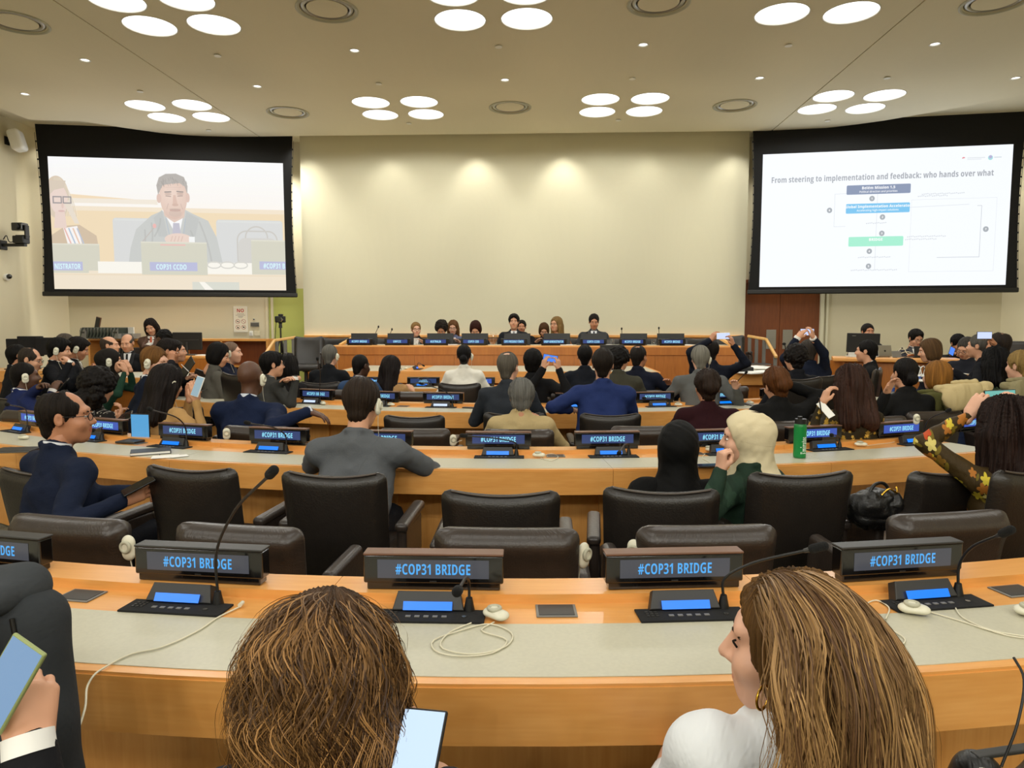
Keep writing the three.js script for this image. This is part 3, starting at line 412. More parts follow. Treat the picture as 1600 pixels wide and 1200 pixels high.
// flush cover plates in the console board
for (const [k, px, py] of [[1, 127, 946], [1, 869, 967], [1, 1585, 934], [2, 214, 702], [2, 868, 713], [2, 1085, 712], [3, 630, 636], [3, 860, 640]]) {
  const r = rowDef[k], q = hit(k, px, r.R - .41, py), t = thing('desk_cover_plate', `flush dark metal cover plate in the ${rowWord[k]} ${({ 127: 'near the backpack', 869: 'between the two foreground women', 1585: 'at the right edge', 214: 'by the closed notebook', 868: 'by the lying receiver', 1085: 'by the headscarves', 630: 'behind the grey suit', 860: 'by the tan jacket' })[px]}`, 'cover plate', [q.x, .7515, q.z], q.t, 'flush desk plates');
  obj('plate_rim', rbox(.115, .004, .085, .0015, 0, .002, 0), M.grey, t); obj('plate_lid', rbox(.1, .003, .072, .0015, 0, .0042, 0), M.graphite, t);
}
// ================================================================ earpiece receivers lying on desks or hung on chairs
const gRecv = (() => { const g = new THREE.CapsuleGeometry(.024, .034, 8, 18).scale(1, 1, .55); return g; })(), gPad = new THREE.TorusGeometry(.0155, .006, 8, 20), gPadIn = cyl(.013, .013, .004, 0, 0, 0, Math.PI / 2, 0, 16);
function receiver(pos, turn, flat, label, cordPts, s = 1, group = 'ivory earpiece receivers') {
  const t = thing('earpiece_receiver', label, 'earpiece', pos, 0, group); const q = new THREE.Euler(flat ? -Math.PI / 2 : 0, flat ? 0 : turn, flat ? turn : 0, flat ? 'XZY' : 'YXZ');
  for (const [n, g, m, z] of [['shell', gRecv, M.ivory, 0], ['ear_pad', gPad, M.ivoryDark, .014], ['ear_plate', gPadIn, M.ivory, .014]]) { const o = obj(n, g.clone().translate(0, n === 'shell' ? 0 : .006, z).scale(s, s, s), m, t); o.rotation.copy(q); if (flat) o.position.y = .013 * s; }
  if (cordPts) { const w = cordPts.map(p => p.clone().sub(t.position)); obj('cord', tube(w, .0021, 60, 6), M.cord, t); }
  return t;
}
const dk = (px, py) => onY(px, py, .7555);
receiver(dk(775, 966), .9, true, 'ivory earpiece receiver with looped cord by the low bent microphone', [dk(772, 972), dk(752, 985), dk(792, 1000), dk(770, 1020), dk(715, 1025), dk(682, 1018), dk(676, 1002), dk(720, 985), dk(765, 975), dk(800, 990), dk(790, 1010), dk(740, 1022), dk(690, 1012), dk(700, 990), dk(752, 967)]);
receiver(dk(1428, 958), 1.25, true, 'ivory earpiece receiver in front of the console right of the blonde woman', [dk(1452, 956), dk(1500, 970), dk(1540, 983), dk(1580, 994), dk(1640, 1000)]);
receiver(dk(1610, 962), 1.0, true, 'ivory earpiece receiver at the right edge with its cord across the mat', [dk(1600, 994), dk(1550, 985), dk(1505, 965), dk(1490, 945), dk(1480, 934)]);
receiver(dk(1345, 1012), .6, true, 'ivory earpiece receiver beside the hair of the blonde woman', [dk(1350, 1018), dk(1400, 1012), dk(1414, 999), dk(1395, 985), dk(1372, 973), dk(1350, 960), dk(1352, 945), dk(1370, 938), dk(1388, 948), dk(1384, 968)]);
{ const cp = [dk(375, 948), dk(340, 965), dk(310, 985), dk(250, 1012), dk(205, 1022), dk(160, 1045), dk(146, 1056)]; const last = onY(146, 1060, .75), lip = V(last.x, .745, last.z + .02); cp.push(lip, at(132, 1110, 1.5), at(118, 1150, 1.45), at(95, 1190, 1.4), at(90, 1260, 1.35)); const t = thing('audio_cable', 'long ivory cord running from the console over the foreground desk edge', 'cord'); obj('cord', tube(cp, .0024, 90, 7), M.cord, t); obj('plug', mv(cyl(.006, .006, .02, 0, 0, 0, Math.PI / 2), dk(377, 947).x, .762, dk(377, 947).z), M.ivory, t); }
receiver(dk(842, 714), 1.3, true, 'ivory earpiece receiver with coiled cord on the second desk row by a cover plate', [dk(845, 716), dk(860, 720), dk(872, 714), dk(862, 709), dk(848, 712)]);
receiver(dk(1345, 697), 1.4, true, 'ivory earpiece receiver right of the green bottle', [dk(1352, 697), dk(1372, 694), dk(1390, 692), dk(1400, 690)]);
receiver(dk(1452, 692), 1.3, true, 'ivory earpiece receiver left of the woman in floral dress', null);
receiver(dk(1108, 705), .4, true, 'ivory earpiece receiver between the two women in headscarves', [dk(1102, 708), dk(1098, 716), dk(1108, 722), dk(1115, 728)]);
receiver(dk(37, 686), 1.3, true, 'ivory earpiece receiver left of the man in navy with glasses', null);
receiver(dk(611, 634), 1.2, true, 'ivory earpiece receiver on the third row behind the grey suit', null);
receiver(dk(505, 632), .6, true, 'tangled ivory earpiece and cord beside the lit white console', [dk(500, 634), dk(508, 628), dk(512, 633), dk(502, 631)]);
receiver(dk(1060, 634), 1.3, true, 'ivory earpiece receiver left of the woman in maroon', null);
receiver(dk(1172, 631), .8, true, 'ivory earpiece receiver right of the woman in maroon', [dk(1176, 632), dk(1160, 636), dk(1150, 634)]);
// ================================================================ chairs
// padded panel: w wide, h high, th thick, standing on y = 0, gently dished
function pad(w, h, th, dish, topDip, taper, roll = 0, nx = 14, ny = 16) {
  const P = [], I = [], U = []; const N = (nx + 1) * (ny + 1);
  for (const side of [0, 1]) for (let j = 0; j <= ny; j++) for (let i = 0; i <= nx; i++) {
    const u = i / nx * 2 - 1, v = 1 - Math.pow(1 - j / ny, 1.5); let ww = w / 2 * (1 - taper * (1 - v)); const rc = .042, dy = rc - (1 - v) * h; if (dy > 0) ww -= rc - Math.sqrt(Math.max(0, rc * rc - dy * dy));
    const edgeU = Math.min(1, (1 - Math.abs(u)) * w / 2 / (th * .6)), edgeV = Math.min(1, Math.min(v, 1 - v) * h / (th * .6)), e = Math.sqrt(Math.max(0, 1 - (1 - edgeU) ** 2)) * Math.sqrt(Math.max(0, 1 - (1 - edgeV) ** 2));
    let T = th / 2 * (.12 + .88 * e); if (roll) T *= 1 + roll * Math.exp(-(((1 - v) * h - .05) ** 2) / .0024);
    const z0 = dish * (1 - u * u) * Math.sin(Math.PI * Math.min(1, v * .9 + .05));
    P.push(u * ww, v * h - topDip * (1 - u * u) * v * v, z0 + (side ? -T : T)); U.push(u * w / 2, v * h);
  }
  const q = (a, b, c, d) => I.push(a, b, c, a, c, d);
  for (let j = 0; j < ny; j++) for (let i = 0; i < nx; i++) { const a = j * (nx + 1) + i, b = a + 1, c = b + nx + 1, d = a + nx + 1; q(a, b, c, d); q(N + b, N + a, N + d, N + c); }
  for (let i = 0; i < nx; i++) { q(N + i, N + i + 1, i + 1, i); const a = ny * (nx + 1) + i; q(a, a + 1, N + a + 1, N + a); }
  for (let j = 0; j < ny; j++) { const a = j * (nx + 1), b = a + nx + 1; q(a, b, N + b, N + a); const c = a + nx, d = b + nx; q(c, N + c, N + d, d); }
  const g = new THREE.BufferGeometry(); g.setAttribute('position', new THREE.Float32BufferAttribute(P, 3)); g.setAttribute('uv', new THREE.Float32BufferAttribute(U, 2)); g.setIndex(I); g.computeVertexNormals(); return g;
}
// delegate chair: local origin on floor under seat centre, faces -z
const dBack = pad(.50, .60, .075, .035, .022, .06).rotateX(.17).translate(0, .36, .235), dPipe = (() => { const p = []; for (let i = 0; i <= 12; i++) { const u = i / 12 * 2 - 1; p.push(V(u * .205, .36 + .597 * Math.cos(.17) - .022 * (1 - u * u), .235 + .6 * Math.sin(.17) + .035 * (1 - u * u) * .3 + .012)); } return tube(p, .005, 24, 6); })();
const dSeat = rbox(.52, .11, .5, .045, 0, .43, 0, 0, 0, 0, 4), dArm = s => merge([rbox(.065, .05, .40, .022, s * .285, .655, .04, .06, 0, 0, 3), rbox(.05, .22, .34, .02, s * .282, .53, .05, 0, 0, 0, 3)]);
const dPost = merge([cyl(.03, .035, .3, 0, .23, 0), cyl(.06, .06, .03, 0, .365, 0)]), dFoot = k => span(V(0, .075, 0), V(.29 * Math.cos(k), .045, .29 * Math.sin(k)), .05, .035), dGlide = k => cyl(.022, .026, .045, .28 * Math.cos(k), .022, .28 * Math.sin(k), 0, 0, 12);
const dArms = [dArm(-1), dArm(1)], dFeet = [0, 1, 2, 3, 4].map(i => [dFoot(i * 1.2566), dGlide(i * 1.2566)]);
let chairCount = 0;
function delegateChair(px, py, d, turnDeg, label, group = 'delegate armchairs', baseY = 0, s = 1) { // px, py: middle of the top edge of the back
  const p = at(px, py, d), a = turnDeg * D2R, off = V(0, 0, .235 + .1).applyAxisAngle(V(0, 1, 0), a);
  const k = (p.y - baseY) / (.935); return makeDelegate([p.x - off.x, baseY, p.z - off.z], a, Math.max(.86, Math.min(1.12, k)), label, group);
}
function makeDelegate(pos, a, k, label, group = 'delegate armchairs') {
  const t = thing('delegate_armchair', label, 'chair', pos, a, group); t.scale.y = k;
  obj('backrest', dBack, M.leatherDark, t); obj('piping', dPipe, M.piping, t); obj('seat', dSeat, M.leatherDark, t); obj('armrest', dArms[0], M.leather, t); obj('armrest', dArms[1], M.leather, t); obj('post', dPost, M.black, t); for (const [f, g] of dFeet) { const foot = obj('foot', f, M.black, t); obj('glide', g, M.graphite, foot); }
  return t;
}
const aBack = (() => { // thick back with a rolled top
  const g = pad(.51, .52, .085, .0, .004, .05, .42, 16, 22); g.rotateX(.13); return g.translate(0, .34, .2);
})(), aSeat = rbox(.52, .1, .46, .04, 0, .42, -.02, 0, 0, 0, 4), aLeg = (x, z) => span(V(x, .38, z), V(x * 1.1, 0, z * 1.15), .035, .035), aLegs = [[-.21, -.18], [.21, -.18], [-.21, .18], [.21, .18]].map(p => aLeg(...p));
const aArm = s => rbox(.06, .19, .3, .025, s * .278, .56, -.02, .1, 0, 0, 3), aArms = [aArm(-1), aArm(1)];
function adviserChair(px, py, d, turnDeg, label, arms = true, group = 'adviser chairs with rolled backs') {
  const p = at(px, py, d), a = turnDeg * D2R, off = V(0, 0, .2 + .06).applyAxisAngle(V(0, 1, 0), a);
  const t = thing('adviser_chair', label, 'chair', [p.x - off.x, 0, p.z - off.z], a, group); t.scale.y = Math.max(.84, Math.min(1.12, p.y / .865));
  obj('backrest', aBack, M.leather, t); obj('seat', aSeat, M.leather, t); for (const g of aLegs) obj('leg', g, M.black, t); if (arms) for (const g of aArms) obj('armrest', g, M.leather, t); return t;
}
// ---- between foreground desk and second row
delegateChair(58, 738, 3.45, -14, 'dark leather armchair behind the man in navy with glasses');
delegateChair(298, 733, 3.4, -10, 'empty dark leather armchair left of the man in the grey suit');
delegateChair(521, 742, 3.25, -3, 'dark leather armchair of the man in the grey suit');
delegateChair(782, 771, 2.95, 0, 'empty dark leather armchair pushed back between grey suit and black headscarf');
delegateChair(1033, 767, 3.05, -4, 'dark leather armchair of the woman in the black headscarf');
delegateChair(1252, 741, 3.2, 8, 'dark leather armchair of the woman in the cream headscarf');
delegateChair(1492, 738, 3.3, 14, 'dark leather armchair below the woman in the floral dress');
delegateChair(1618, 735, 3.0, 22, 'dark leather armchair at the right edge beside the floral dress');
adviserChair(108, 803, 2.66, -10, 'rolled-back chair with an ivory receiver on its right shoulder');
adviserChair(374, 816, 2.6, -8, 'rolled-back chair behind the tall upright microphone');
adviserChair(792, 820, 2.48, 1, 'rolled-back chair with armrests behind the low bent microphone');
adviserChair(1104, 816, 2.54, 5, 'rolled-back chair behind the display left of the blonde woman');
adviserChair(1482, 796, 2.68, 13, 'rolled-back chair behind the display right of the blonde woman');
receiver(at(201, 856, 2.58), -.2, false, 'ivory earpiece receiver hanging on a rolled-back chair shoulder', [at(203, 872, 2.6), at(208, 892, 2.6), at(216, 912, 2.65), at(220, 935, 2.7)], 1.15);
receiver(at(912, 868, 2.52), .9, false, 'ivory earpiece receiver clipped right of the chair with armrests', [at(906, 884, 2.54), at(904, 910, 2.56), at(903, 940, 2.58)], 1.15);
receiver(at(991, 862, 2.55), -.5, false, 'ivory earpiece receiver clipped left of the chair before the blonde woman', null, 1.1);
// ---- between second and third row
delegateChair(388, 648, 5.7, -4, 'dark leather armchair under the man with the outstretched arm');
delegateChair(647, 651, 5.7, 0, 'empty dark armchair right behind the grey-suited man');
delegateChair(803, 647, 5.7, 0, 'dark armchair of the grey-haired man in tan');
delegateChair(954, 648, 5.7, 3, 'dark armchair of the man in the blue suit');
delegateChair(1118, 648, 5.7, 4, 'dark armchair of the woman in maroon velvet');
delegateChair(1253, 640, 5.75, 6, 'dark armchair of the woman with the auburn bun');
delegateChair(1358, 634, 5.95, 9, 'dark armchair below the long brown wavy hair');
delegateChair(1510, 612, 6.3, 14, 'dark armchair carrying a beige coat');
delegateChair(274, 635, 5.85, -8, 'dark armchair of the woman with long dark hair in beige');
delegateChair(12, 622, 6.5, -15, 'dark armchair of the man in bright blue with a receiver');
delegateChair(62, 618, 6.9, -15, 'dark armchair beside the man in bright blue');
adviserChair(40, 640, 5.75, -16, 'rolled-back chair left of the man in navy with glasses');
adviserChair(272, 656, 5.3, -8, 'rolled-back chair behind the closed notebook');
adviserChair(402, 663, 5.02, -6, 'rolled-back chair with a hanging receiver, left of the grey suit');
adviserChair(648, 667, 5.02, 0, 'rolled-back chair with a receiver, right of the grey suit');
adviserChair(810, 668, 5.02, 0, 'rolled-back chair behind the man in tan');
adviserChair(1010, 663, 5.02, 4, 'rolled-back chair behind the display left of the black headscarf');
adviserChair(1215, 655, 5.02, 8, 'rolled-back chair behind the green bottle');
adviserChair(1368, 648, 5.4, 10, 'rolled-back chair behind the display beside the green bottle');
adviserChair(1460, 640, 5.7, 13, 'rolled-back chair left of the floral dress');
adviserChair(1595, 640, 6.0, 16, 'rolled-back chair hidden by the woman in the floral dress');
receiver(at(354, 678, 4.9), .4, false, 'ivory earpiece receiver hanging beside the rolled-back chair left of the grey suit', [at(356, 688, 4.95), at(359, 700, 4.95), at(361, 712, 4.95)], 1);
receiver(at(708, 688, 4.9), .3, false, 'ivory earpiece receiver sticking up right of the grey suit', [at(710, 696, 4.95), at(716, 690, 4.95), at(722, 688, 4.95)], 1);
receiver(at(60, 652, 4.9), 0, false, 'ivory earpiece receiver on the chair left of the navy suit', null, .9);
receiver(at(1432, 655, 4.9), 0, false, 'ivory earpiece receiver peeping over the name display beside the green bottle', null, .9);
// ---- third row to the inner tables
delegateChair(500, 598, 8.15, 0, 'dark armchair of the grey-haired man with a receiver');
delegateChair(597, 600, 8.15, 0, 'dark armchair of the man in the mid-blue suit');
delegateChair(718, 600, 8.15, 0, 'dark armchair of the person in the white jacket');
delegateChair(1028, 597, 8.15, 0, 'dark armchair of the balding man in navy');
delegateChair(325, 575, 8.0, -30, 'dark armchair of the woman in the grey jacket');
delegateChair(366, 580, 7.4, -35, 'dark armchair beside the grey jacket woman');
delegateChair(1285, 575, 7.2, 18, 'dark armchair of the man raising a phone by the doors');
delegateChair(1250, 580, 6.8, 14, 'dark armchair of the dark-haired person by the doors');
delegateChair(1372, 574, 8.2, 60, 'dark armchair of the man turned towards the clerk desk');
delegateChair(25, 570, 8.6, -35, 'dark armchair of the dark-haired man at the left wall');
adviserChair(545, 607, 7.6, 0, 'rolled-back chair between tall thin microphone and grey suit');
adviserChair(640, 610, 7.6, 0, 'rolled-back chair left of the white jacket');
adviserChair(862, 610, 7.6, 0, 'rolled-back chair left of the blue suit');
adviserChair(1000, 608, 7.6, 0, 'rolled-back chair right of the blue suit');
adviserChair(1135, 602, 7.9, 6, 'rolled-back chair behind the woman in maroon');
adviserChair(334, 597, 8.3, -15, 'rolled-back chair above the display left of the outstretched arm');
adviserChair(1440, 614, 6.4, 12, 'rolled-back chair carrying an olive jacket');
// ================================================================ dais
const DY = .45, DZ = -11.3, DTOP = 1.235;
struct('dais_platform', [box(8.5, DY, 2.5, -.43, DY / 2, -12.6)], M.carpet);
{ const t = thing('dais_table', 'long cherry wood dais table with panelled front', 'table'); const x0 = -3.34, x1 = 3.04, n = 10, w = (x1 - x0) / n;
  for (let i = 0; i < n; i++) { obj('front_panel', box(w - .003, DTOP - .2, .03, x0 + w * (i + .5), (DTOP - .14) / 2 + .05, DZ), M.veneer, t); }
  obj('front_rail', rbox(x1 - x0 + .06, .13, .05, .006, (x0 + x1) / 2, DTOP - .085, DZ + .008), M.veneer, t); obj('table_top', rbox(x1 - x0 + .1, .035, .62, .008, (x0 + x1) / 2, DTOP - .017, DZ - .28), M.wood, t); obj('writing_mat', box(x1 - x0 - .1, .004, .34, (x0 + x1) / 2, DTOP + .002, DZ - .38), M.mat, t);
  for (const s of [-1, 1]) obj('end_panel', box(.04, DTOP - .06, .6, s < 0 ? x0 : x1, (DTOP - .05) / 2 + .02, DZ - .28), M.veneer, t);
  for (const s of [-1, 1]) obj('end_bracket', span(V(s < 0 ? x0 + .05 : x1 - .05, DTOP, DZ - .05), V(s < 0 ? x0 + .19 : x1 - .19, DTOP + .13, DZ - .45), .05, .05), M.woodLight, t);
}
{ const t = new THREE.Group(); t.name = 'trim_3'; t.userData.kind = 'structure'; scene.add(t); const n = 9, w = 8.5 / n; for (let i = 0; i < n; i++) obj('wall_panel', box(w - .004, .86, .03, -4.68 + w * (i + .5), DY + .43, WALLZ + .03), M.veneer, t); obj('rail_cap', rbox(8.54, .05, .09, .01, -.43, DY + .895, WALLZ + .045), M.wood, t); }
const plates = [[562, ['#COP31 BRIDGE'], 'at the left end of the dais'], [621, ['UNFCCC'], 'reading UNFCCC'], [681, ['AUSTRALIA'], 'reading AUSTRALIA'], [740, ['COP31 CEO'], 'reading COP31 CEO'], [803, ['COP31 PRESIDENCY-TÜRKİYE'], 'before the dark-suited man in the dais centre'], [865, ['UNDP ADMINISTRATOR'], 'reading UNDP ADMINISTRATOR'], [927, ['COP31 CCDO'], 'reading COP31 CCDO'], [988, ['#COP31 BRIDGE'], 'right of the speaker on the dais'], [1050, ['#COP31 BRIDGE'], 'at the right end of the dais']];
const monPx = [569, 626, 688, 742, 808, 870, 928, 990, 1048];
plates.forEach(([px, lines, what], i) => {
  let p = onZ(px, 539, DZ - .04); nameDisplay([p.x, DTOP + .001, DZ - .045], 0, plateMat(textPlate(lines, '#a8ecff', '#2c3f7c', 640, 112, 74), 1.05), 'black dais name display ' + what, 'name displays on the dais', 1, M.graphite);
  p = onZ(monPx[i], 530, DZ - .2); const t = thing('dais_monitor', `low black monitor behind the dais name display ${what}`, 'monitor', [p.x, DTOP, DZ - .2], 0, 'dais monitors');
  obj('monitor_back', rbox(.43, .185, .035, .008, 0, .098, 0, -.12), M.black, t); obj('bezel', rbox(.43, .01, .04, .003, 0, .187, -.012), M.graphite, t); obj('stand', rbox(.2, .012, .14, .004, 0, .006, -.03), M.black, t);
});
for (const [bx, tx, ty, w] of [[584, 592, 511, 'left end'], [607, 613, 515, 'UNFCCC place'], [972, 971, 514, 'place right of the speaker'], [1030, 1029, 513, 'right end'], [905, 917, 521, 'speaker place']]) {
  const b = onZ(bx, 536, DZ - .42), e = onZ(tx, ty, DZ - .42), t = thing('dais_microphone', `thin gooseneck microphone at the dais ${w}`, 'microphone', [b.x, DTOP + .004, DZ - .42], 0, 'dais microphones'), q = V(e.x - b.x, e.y - DTOP, .03);
  obj('mic_foot', rbox(.1, .02, .12, .006, 0, .01, 0), M.black, t); obj('gooseneck', tube([V(0, .01, 0), V(q.x * .2, q.y * .5, 0), q], .005, 14, 6), M.black, t); obj('mic_head', ball(.014, q.x, q.y, q.z, 1, 1.6, 1), M.foam, t);
}
{ // jug and glasses, small things on the dais
  let p = onZ(771, 533, DZ - .3), t = thing('water_jug', 'clear glass water jug beside the dais centre place', 'jug', [p.x, DTOP + .004, DZ - .3]); obj('jug_body', new THREE.LatheGeometry([[0, .003], [.055, .003], [.062, .05], [.056, .12], [.045, .16], [.05, .19], [.046, .188], [.041, .16], [.051, .12], [.057, .05], [.05, .008], [0, .008]].map(q => new THREE.Vector2(...q)), 24), M.glass, t); obj('handle', tube([[-.05, .16, 0], [-.09, .14, 0], [-.085, .08, 0], [-.058, .06, 0]], .006, 16), M.glass, t);
  for (const [px, w] of [[653, 'by the blonde woman in glasses'], [950, 'right of the speaker'], [957, 'farther right of the speaker'], [1021, 'between the right dais displays']]) { p = onZ(px, 535, DZ - .3); t = thing('drinking_glass', 'clear drinking glass on the dais ' + w, 'glass', [p.x, DTOP + .004, DZ - .3], 0, 'glasses on the dais'); obj('glass_wall', new THREE.LatheGeometry([[0, .002], [.03, .002], [.036, .09], [.034, .09], [.028, .008], [0, .008]].map(q => new THREE.Vector2(...q)), 20), M.glass, t); }
  for (const [px, z, w, r] of [[640, -.5, 'before the blonde woman', .1], [706, -.12, 'at the Australia place', -.1], [945, -.15, 'right of the speaker', .2], [1072, -.15, 'at the right dais end', .3], [885, -.1, 'right of the administrator display', 0]]) { p = onZ(px, 538, DZ + z); t = thing('paper_stack', 'small stack of white papers on the dais ' + w, 'paper', [p.x, DTOP + .004, DZ + z], r, 'papers on the dais'); obj('sheets', box(.2, .012, .16, 0, .006, 0), M.paper, t); }
}
for (const [px, py, d, w] of [[483, 527, 12.4, 'at the left end of the dais steps'], [1140, 525, 12.5, 'at the right end of the dais steps']]) delegateChair(px, py, d - .35, 180 + (px < 800 ? 8 : -8), `dark grey leather armchair facing the hall ${w}`, 'dais armchairs', DY);
for (const [px, w] of [[525, 'left of the first dais display'], [603, 'behind the first dais display'], [905, 'left of the speaker'], [965, 'right of the speaker'], [1018, 'between the right dais displays'], [1090, 'right of the last dais display'], [650, 'of the blonde woman in glasses'], [708, 'of the woman with long brown hair'], [803, 'of the man in the dais centre']]) delegateChair(px, 529, 12.55, 180, `dark grey armchair on the dais ${w}`, 'dais armchairs', DY);
// stairs and handrails at both ends
for (const s of [-1, 1]) {
  for (let k = 0; k < 2; k++) struct('dais_step', box(.32, .15 * (k + 1), 1.4, s < 0 ? -4.68 - .16 - .3 * (1 - k) : 3.82 + .16 + .3 * (1 - k), .075 * (k + 1), -12.9), M.carpet);
  const A = s < 0 ? [at(462, 527, 12.9), at(429, 532, 12.7), at(413, 556, 12.0)] : [at(1168, 525, 12.9), at(1197, 530, 12.7), at(1213, 558, 12.0)];
  const t = thing('stair_handrail', `light wooden handrail with grey posts at the ${s < 0 ? 'green wall' : 'double door'} end of the dais`, 'handrail', [A[1].x, 0, A[1].z]); const o = t.position;
  obj('rail', [span(A[0].clone().sub(o), A[1].clone().sub(o), .05, .05), span(A[1].clone().sub(o), A[2].clone().sub(o), .05, .05)], M.woodLight, t);
  const pp = (a, b, k) => a.clone().lerp(b, k).sub(o); for (const q of [pp(A[0], A[1], .12), pp(A[0], A[1], .5), pp(A[0], A[1], .9), pp(A[1], A[2], .9)]) obj('post', box(.055, q.y - .02, .03, q.x, q.y / 2 - .01, q.z), M.grey, t);
}
// ================================================================ inner tables in front of the dais
const TY = .92;
function table(name, label, pts, h, matPts, front = M.wood) { // polygonal table: wooden body, inlaid mat
  const t = thing(name, label, 'table'); obj('table_body', boxUV(plate(pts, h - .16, .16)), front, t); if (matPts) obj('desk_mat', boxUV(plate(matPts, h, .003)), M.mat, t);
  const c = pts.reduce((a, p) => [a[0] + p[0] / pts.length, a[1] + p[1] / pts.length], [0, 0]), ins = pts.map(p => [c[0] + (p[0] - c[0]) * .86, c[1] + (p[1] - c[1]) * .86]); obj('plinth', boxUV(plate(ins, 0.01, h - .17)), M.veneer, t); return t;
}
const sq = (x0, x1, z0, z1) => [[x0, z0], [x0, z1], [x1, z1], [x1, z0]];
table('inner_table', 'wide inner table with beige top before the dais', sq(-2.9, 1.6, -9.75, -11.2), TY, sq(-1.72, 1.55, -9.8, -11.15)); { const t = scene.children[scene.children.length - 1]; obj('desk_mat', boxUV(plate(sq(-2.85, -2.0, -9.8, -11.15), TY, .003)), M.mat, t); }
table('inner_table', 'inner table piled with papers by the right dais steps', sq(2.55, 3.75, -9.6, -11.1), TY, sq(2.6, 3.7, -9.65, -11.05));
table('inner_table', 'round-ended beige-topped table left of the dotted blouse', [[-6.35, -9.3], [-6.3, -9.05], [-6.15, -8.85], [-5.9, -8.75], [-4.6, -8.6], [-4.3, -9.6], [-5.6, -9.8], [-6.2, -9.7]], .9, [[-6.28, -9.3], [-6.22, -9.08], [-6.1, -8.92], [-5.88, -8.82], [-4.66, -8.67], [-4.4, -9.52], [-5.58, -9.72], [-6.15, -9.62]]);
table('inner_table', 'long wooden table under the far row of name displays', [[-3.6, -8.95], [1.9, -8.95], [1.9, -9.55], [-3.6, -9.55]], .75, [[-3.55, -9.0], [1.85, -9.0], [1.85, -9.3], [-3.55, -9.3]]);
for (const [px, py, k] of [[543, 600, 0], [592, 600, 0], [662, 599, 1], [748, 598, 0], [812, 598, 0], [905, 598, 0]]) {
  const q = onY(px, py, .76); const z = -9.38, p = onZ(px, py, z);
  nameDisplay([p.x, .753, z], 0, k ? plateMat(textPlate(['PRINCIPAL', 'RAPPORTEUR'], '#a8e6ff', '#2c3e66'), 1.0) : bridgeFar, `small black name display on the far table ${({ 543: 'right of the grey-haired man', 592: 'before the dark-haired woman in tan', 662: 'with two lines of text', 748: 'right of the white jacket', 812: 'beside the raised phone', 905: 'left of the dark suit and blue suit' })[px]}`, 'name displays on the far table', 1.05, M.graphite);
  micConsole([p.x, .754, z + .12], 0, V(p.x + .02, .86, z + .25), `black console on the far table ${({ 543: 'right of the grey-haired man', 592: 'before the dark-haired woman in tan', 662: 'below the two-line display', 748: 'right of the white jacket', 812: 'beside the raised phone', 905: 'left of the blue suit' })[px]}`, 'consoles on the far table');
}
for (const [px, py, w] of [[650, 577, 'nearer end of the wood strip'], [676, 566, 'farther end of the wood strip']]) { const p = onY(px, py, TY); micConsole([p.x, TY, p.z], Math.PI / 2, V(p.x + .1, TY + .06, p.z), `black console lying on the inner table, ${w}`, 'consoles on the inner table'); receiver([p.x - .15, TY + .002, p.z], .6, true, `ivory receiver on the inner table, ${w}`, null); }
for (const [px, py, r, w] of [[1165, 575, .2, 'lowest of the pile by the right steps'], [1185, 577, -.2, 'in the pile by the right steps'], [1180, 583, .5, 'hanging over the inner table edge']]) { const p = onY(px, py, TY); const t = thing('paper_sheets', 'loose white papers ' + w, 'paper', [p.x, TY + .004, p.z], r, 'papers on the right inner table'); obj('sheets', [box(.5, .012, .36, 0, .006, 0), box(.42, .01, .3, .1, .018, .05, .3)], M.paper, t); }
{ let p = onY(1180, 572, TY), t = thing('dark_folder', 'dark folder lying on the papers by the right steps', 'folder', [p.x, TY + .035, p.z], .1); obj('cover', rbox(.42, .012, .28, .004), M.black, t); obj('inner_pages', box(.38, .006, .25, .005, -.007, .01), M.paper, t);
  p = at(1160, 565, 9.6); t = thing('desk_phone', 'black console with bent microphones on the right inner table', 'telephone', [p.x, TY, p.z]); obj('phone_base', rbox(.26, .08, .2, .02, 0, .04, 0), M.black, t); obj('handset', rbox(.22, .05, .06, .02, 0, .12, .02, 0, .2), M.black, t); obj('stem', tube([[.1, .05, 0], [.13, .2, 0], [.1, .28, .03]], .008), M.black, t);
  p = onY(1200, 575, TY); t = thing('desk_microphone', 'pair of black gooseneck microphones before the right handrail', 'microphone', [3.62, TY, -10.4]); for (const x of [-.12, .16]) { obj('gooseneck', tube([[x, 0, 0], [x + .01, .2, 0], [x - .03, .36, .02]], .008), M.black, t); obj('mic_head', ball(.02, x - .04, .37, .02, 1.4, 1, 1), M.foam, t); obj('mic_foot', cyl(.04, .05, .02, x, .01, 0), M.black, t); }
}
{ const p = at(956, 550, 10.1), t = thing('table_monitor', 'black monitor on the inner table below the speaker', 'monitor', [p.x, TY + .003, p.z]); obj('monitor_shell', rbox(.34, .2, .04, .01, 0, p.y - TY, 0), M.black, t); obj('stand', [rbox(.05, p.y - TY, .03, .005, 0, (p.y - TY) / 2, -.02), rbox(.2, .015, .14, .004, 0, .008, 0)], M.black, t); }
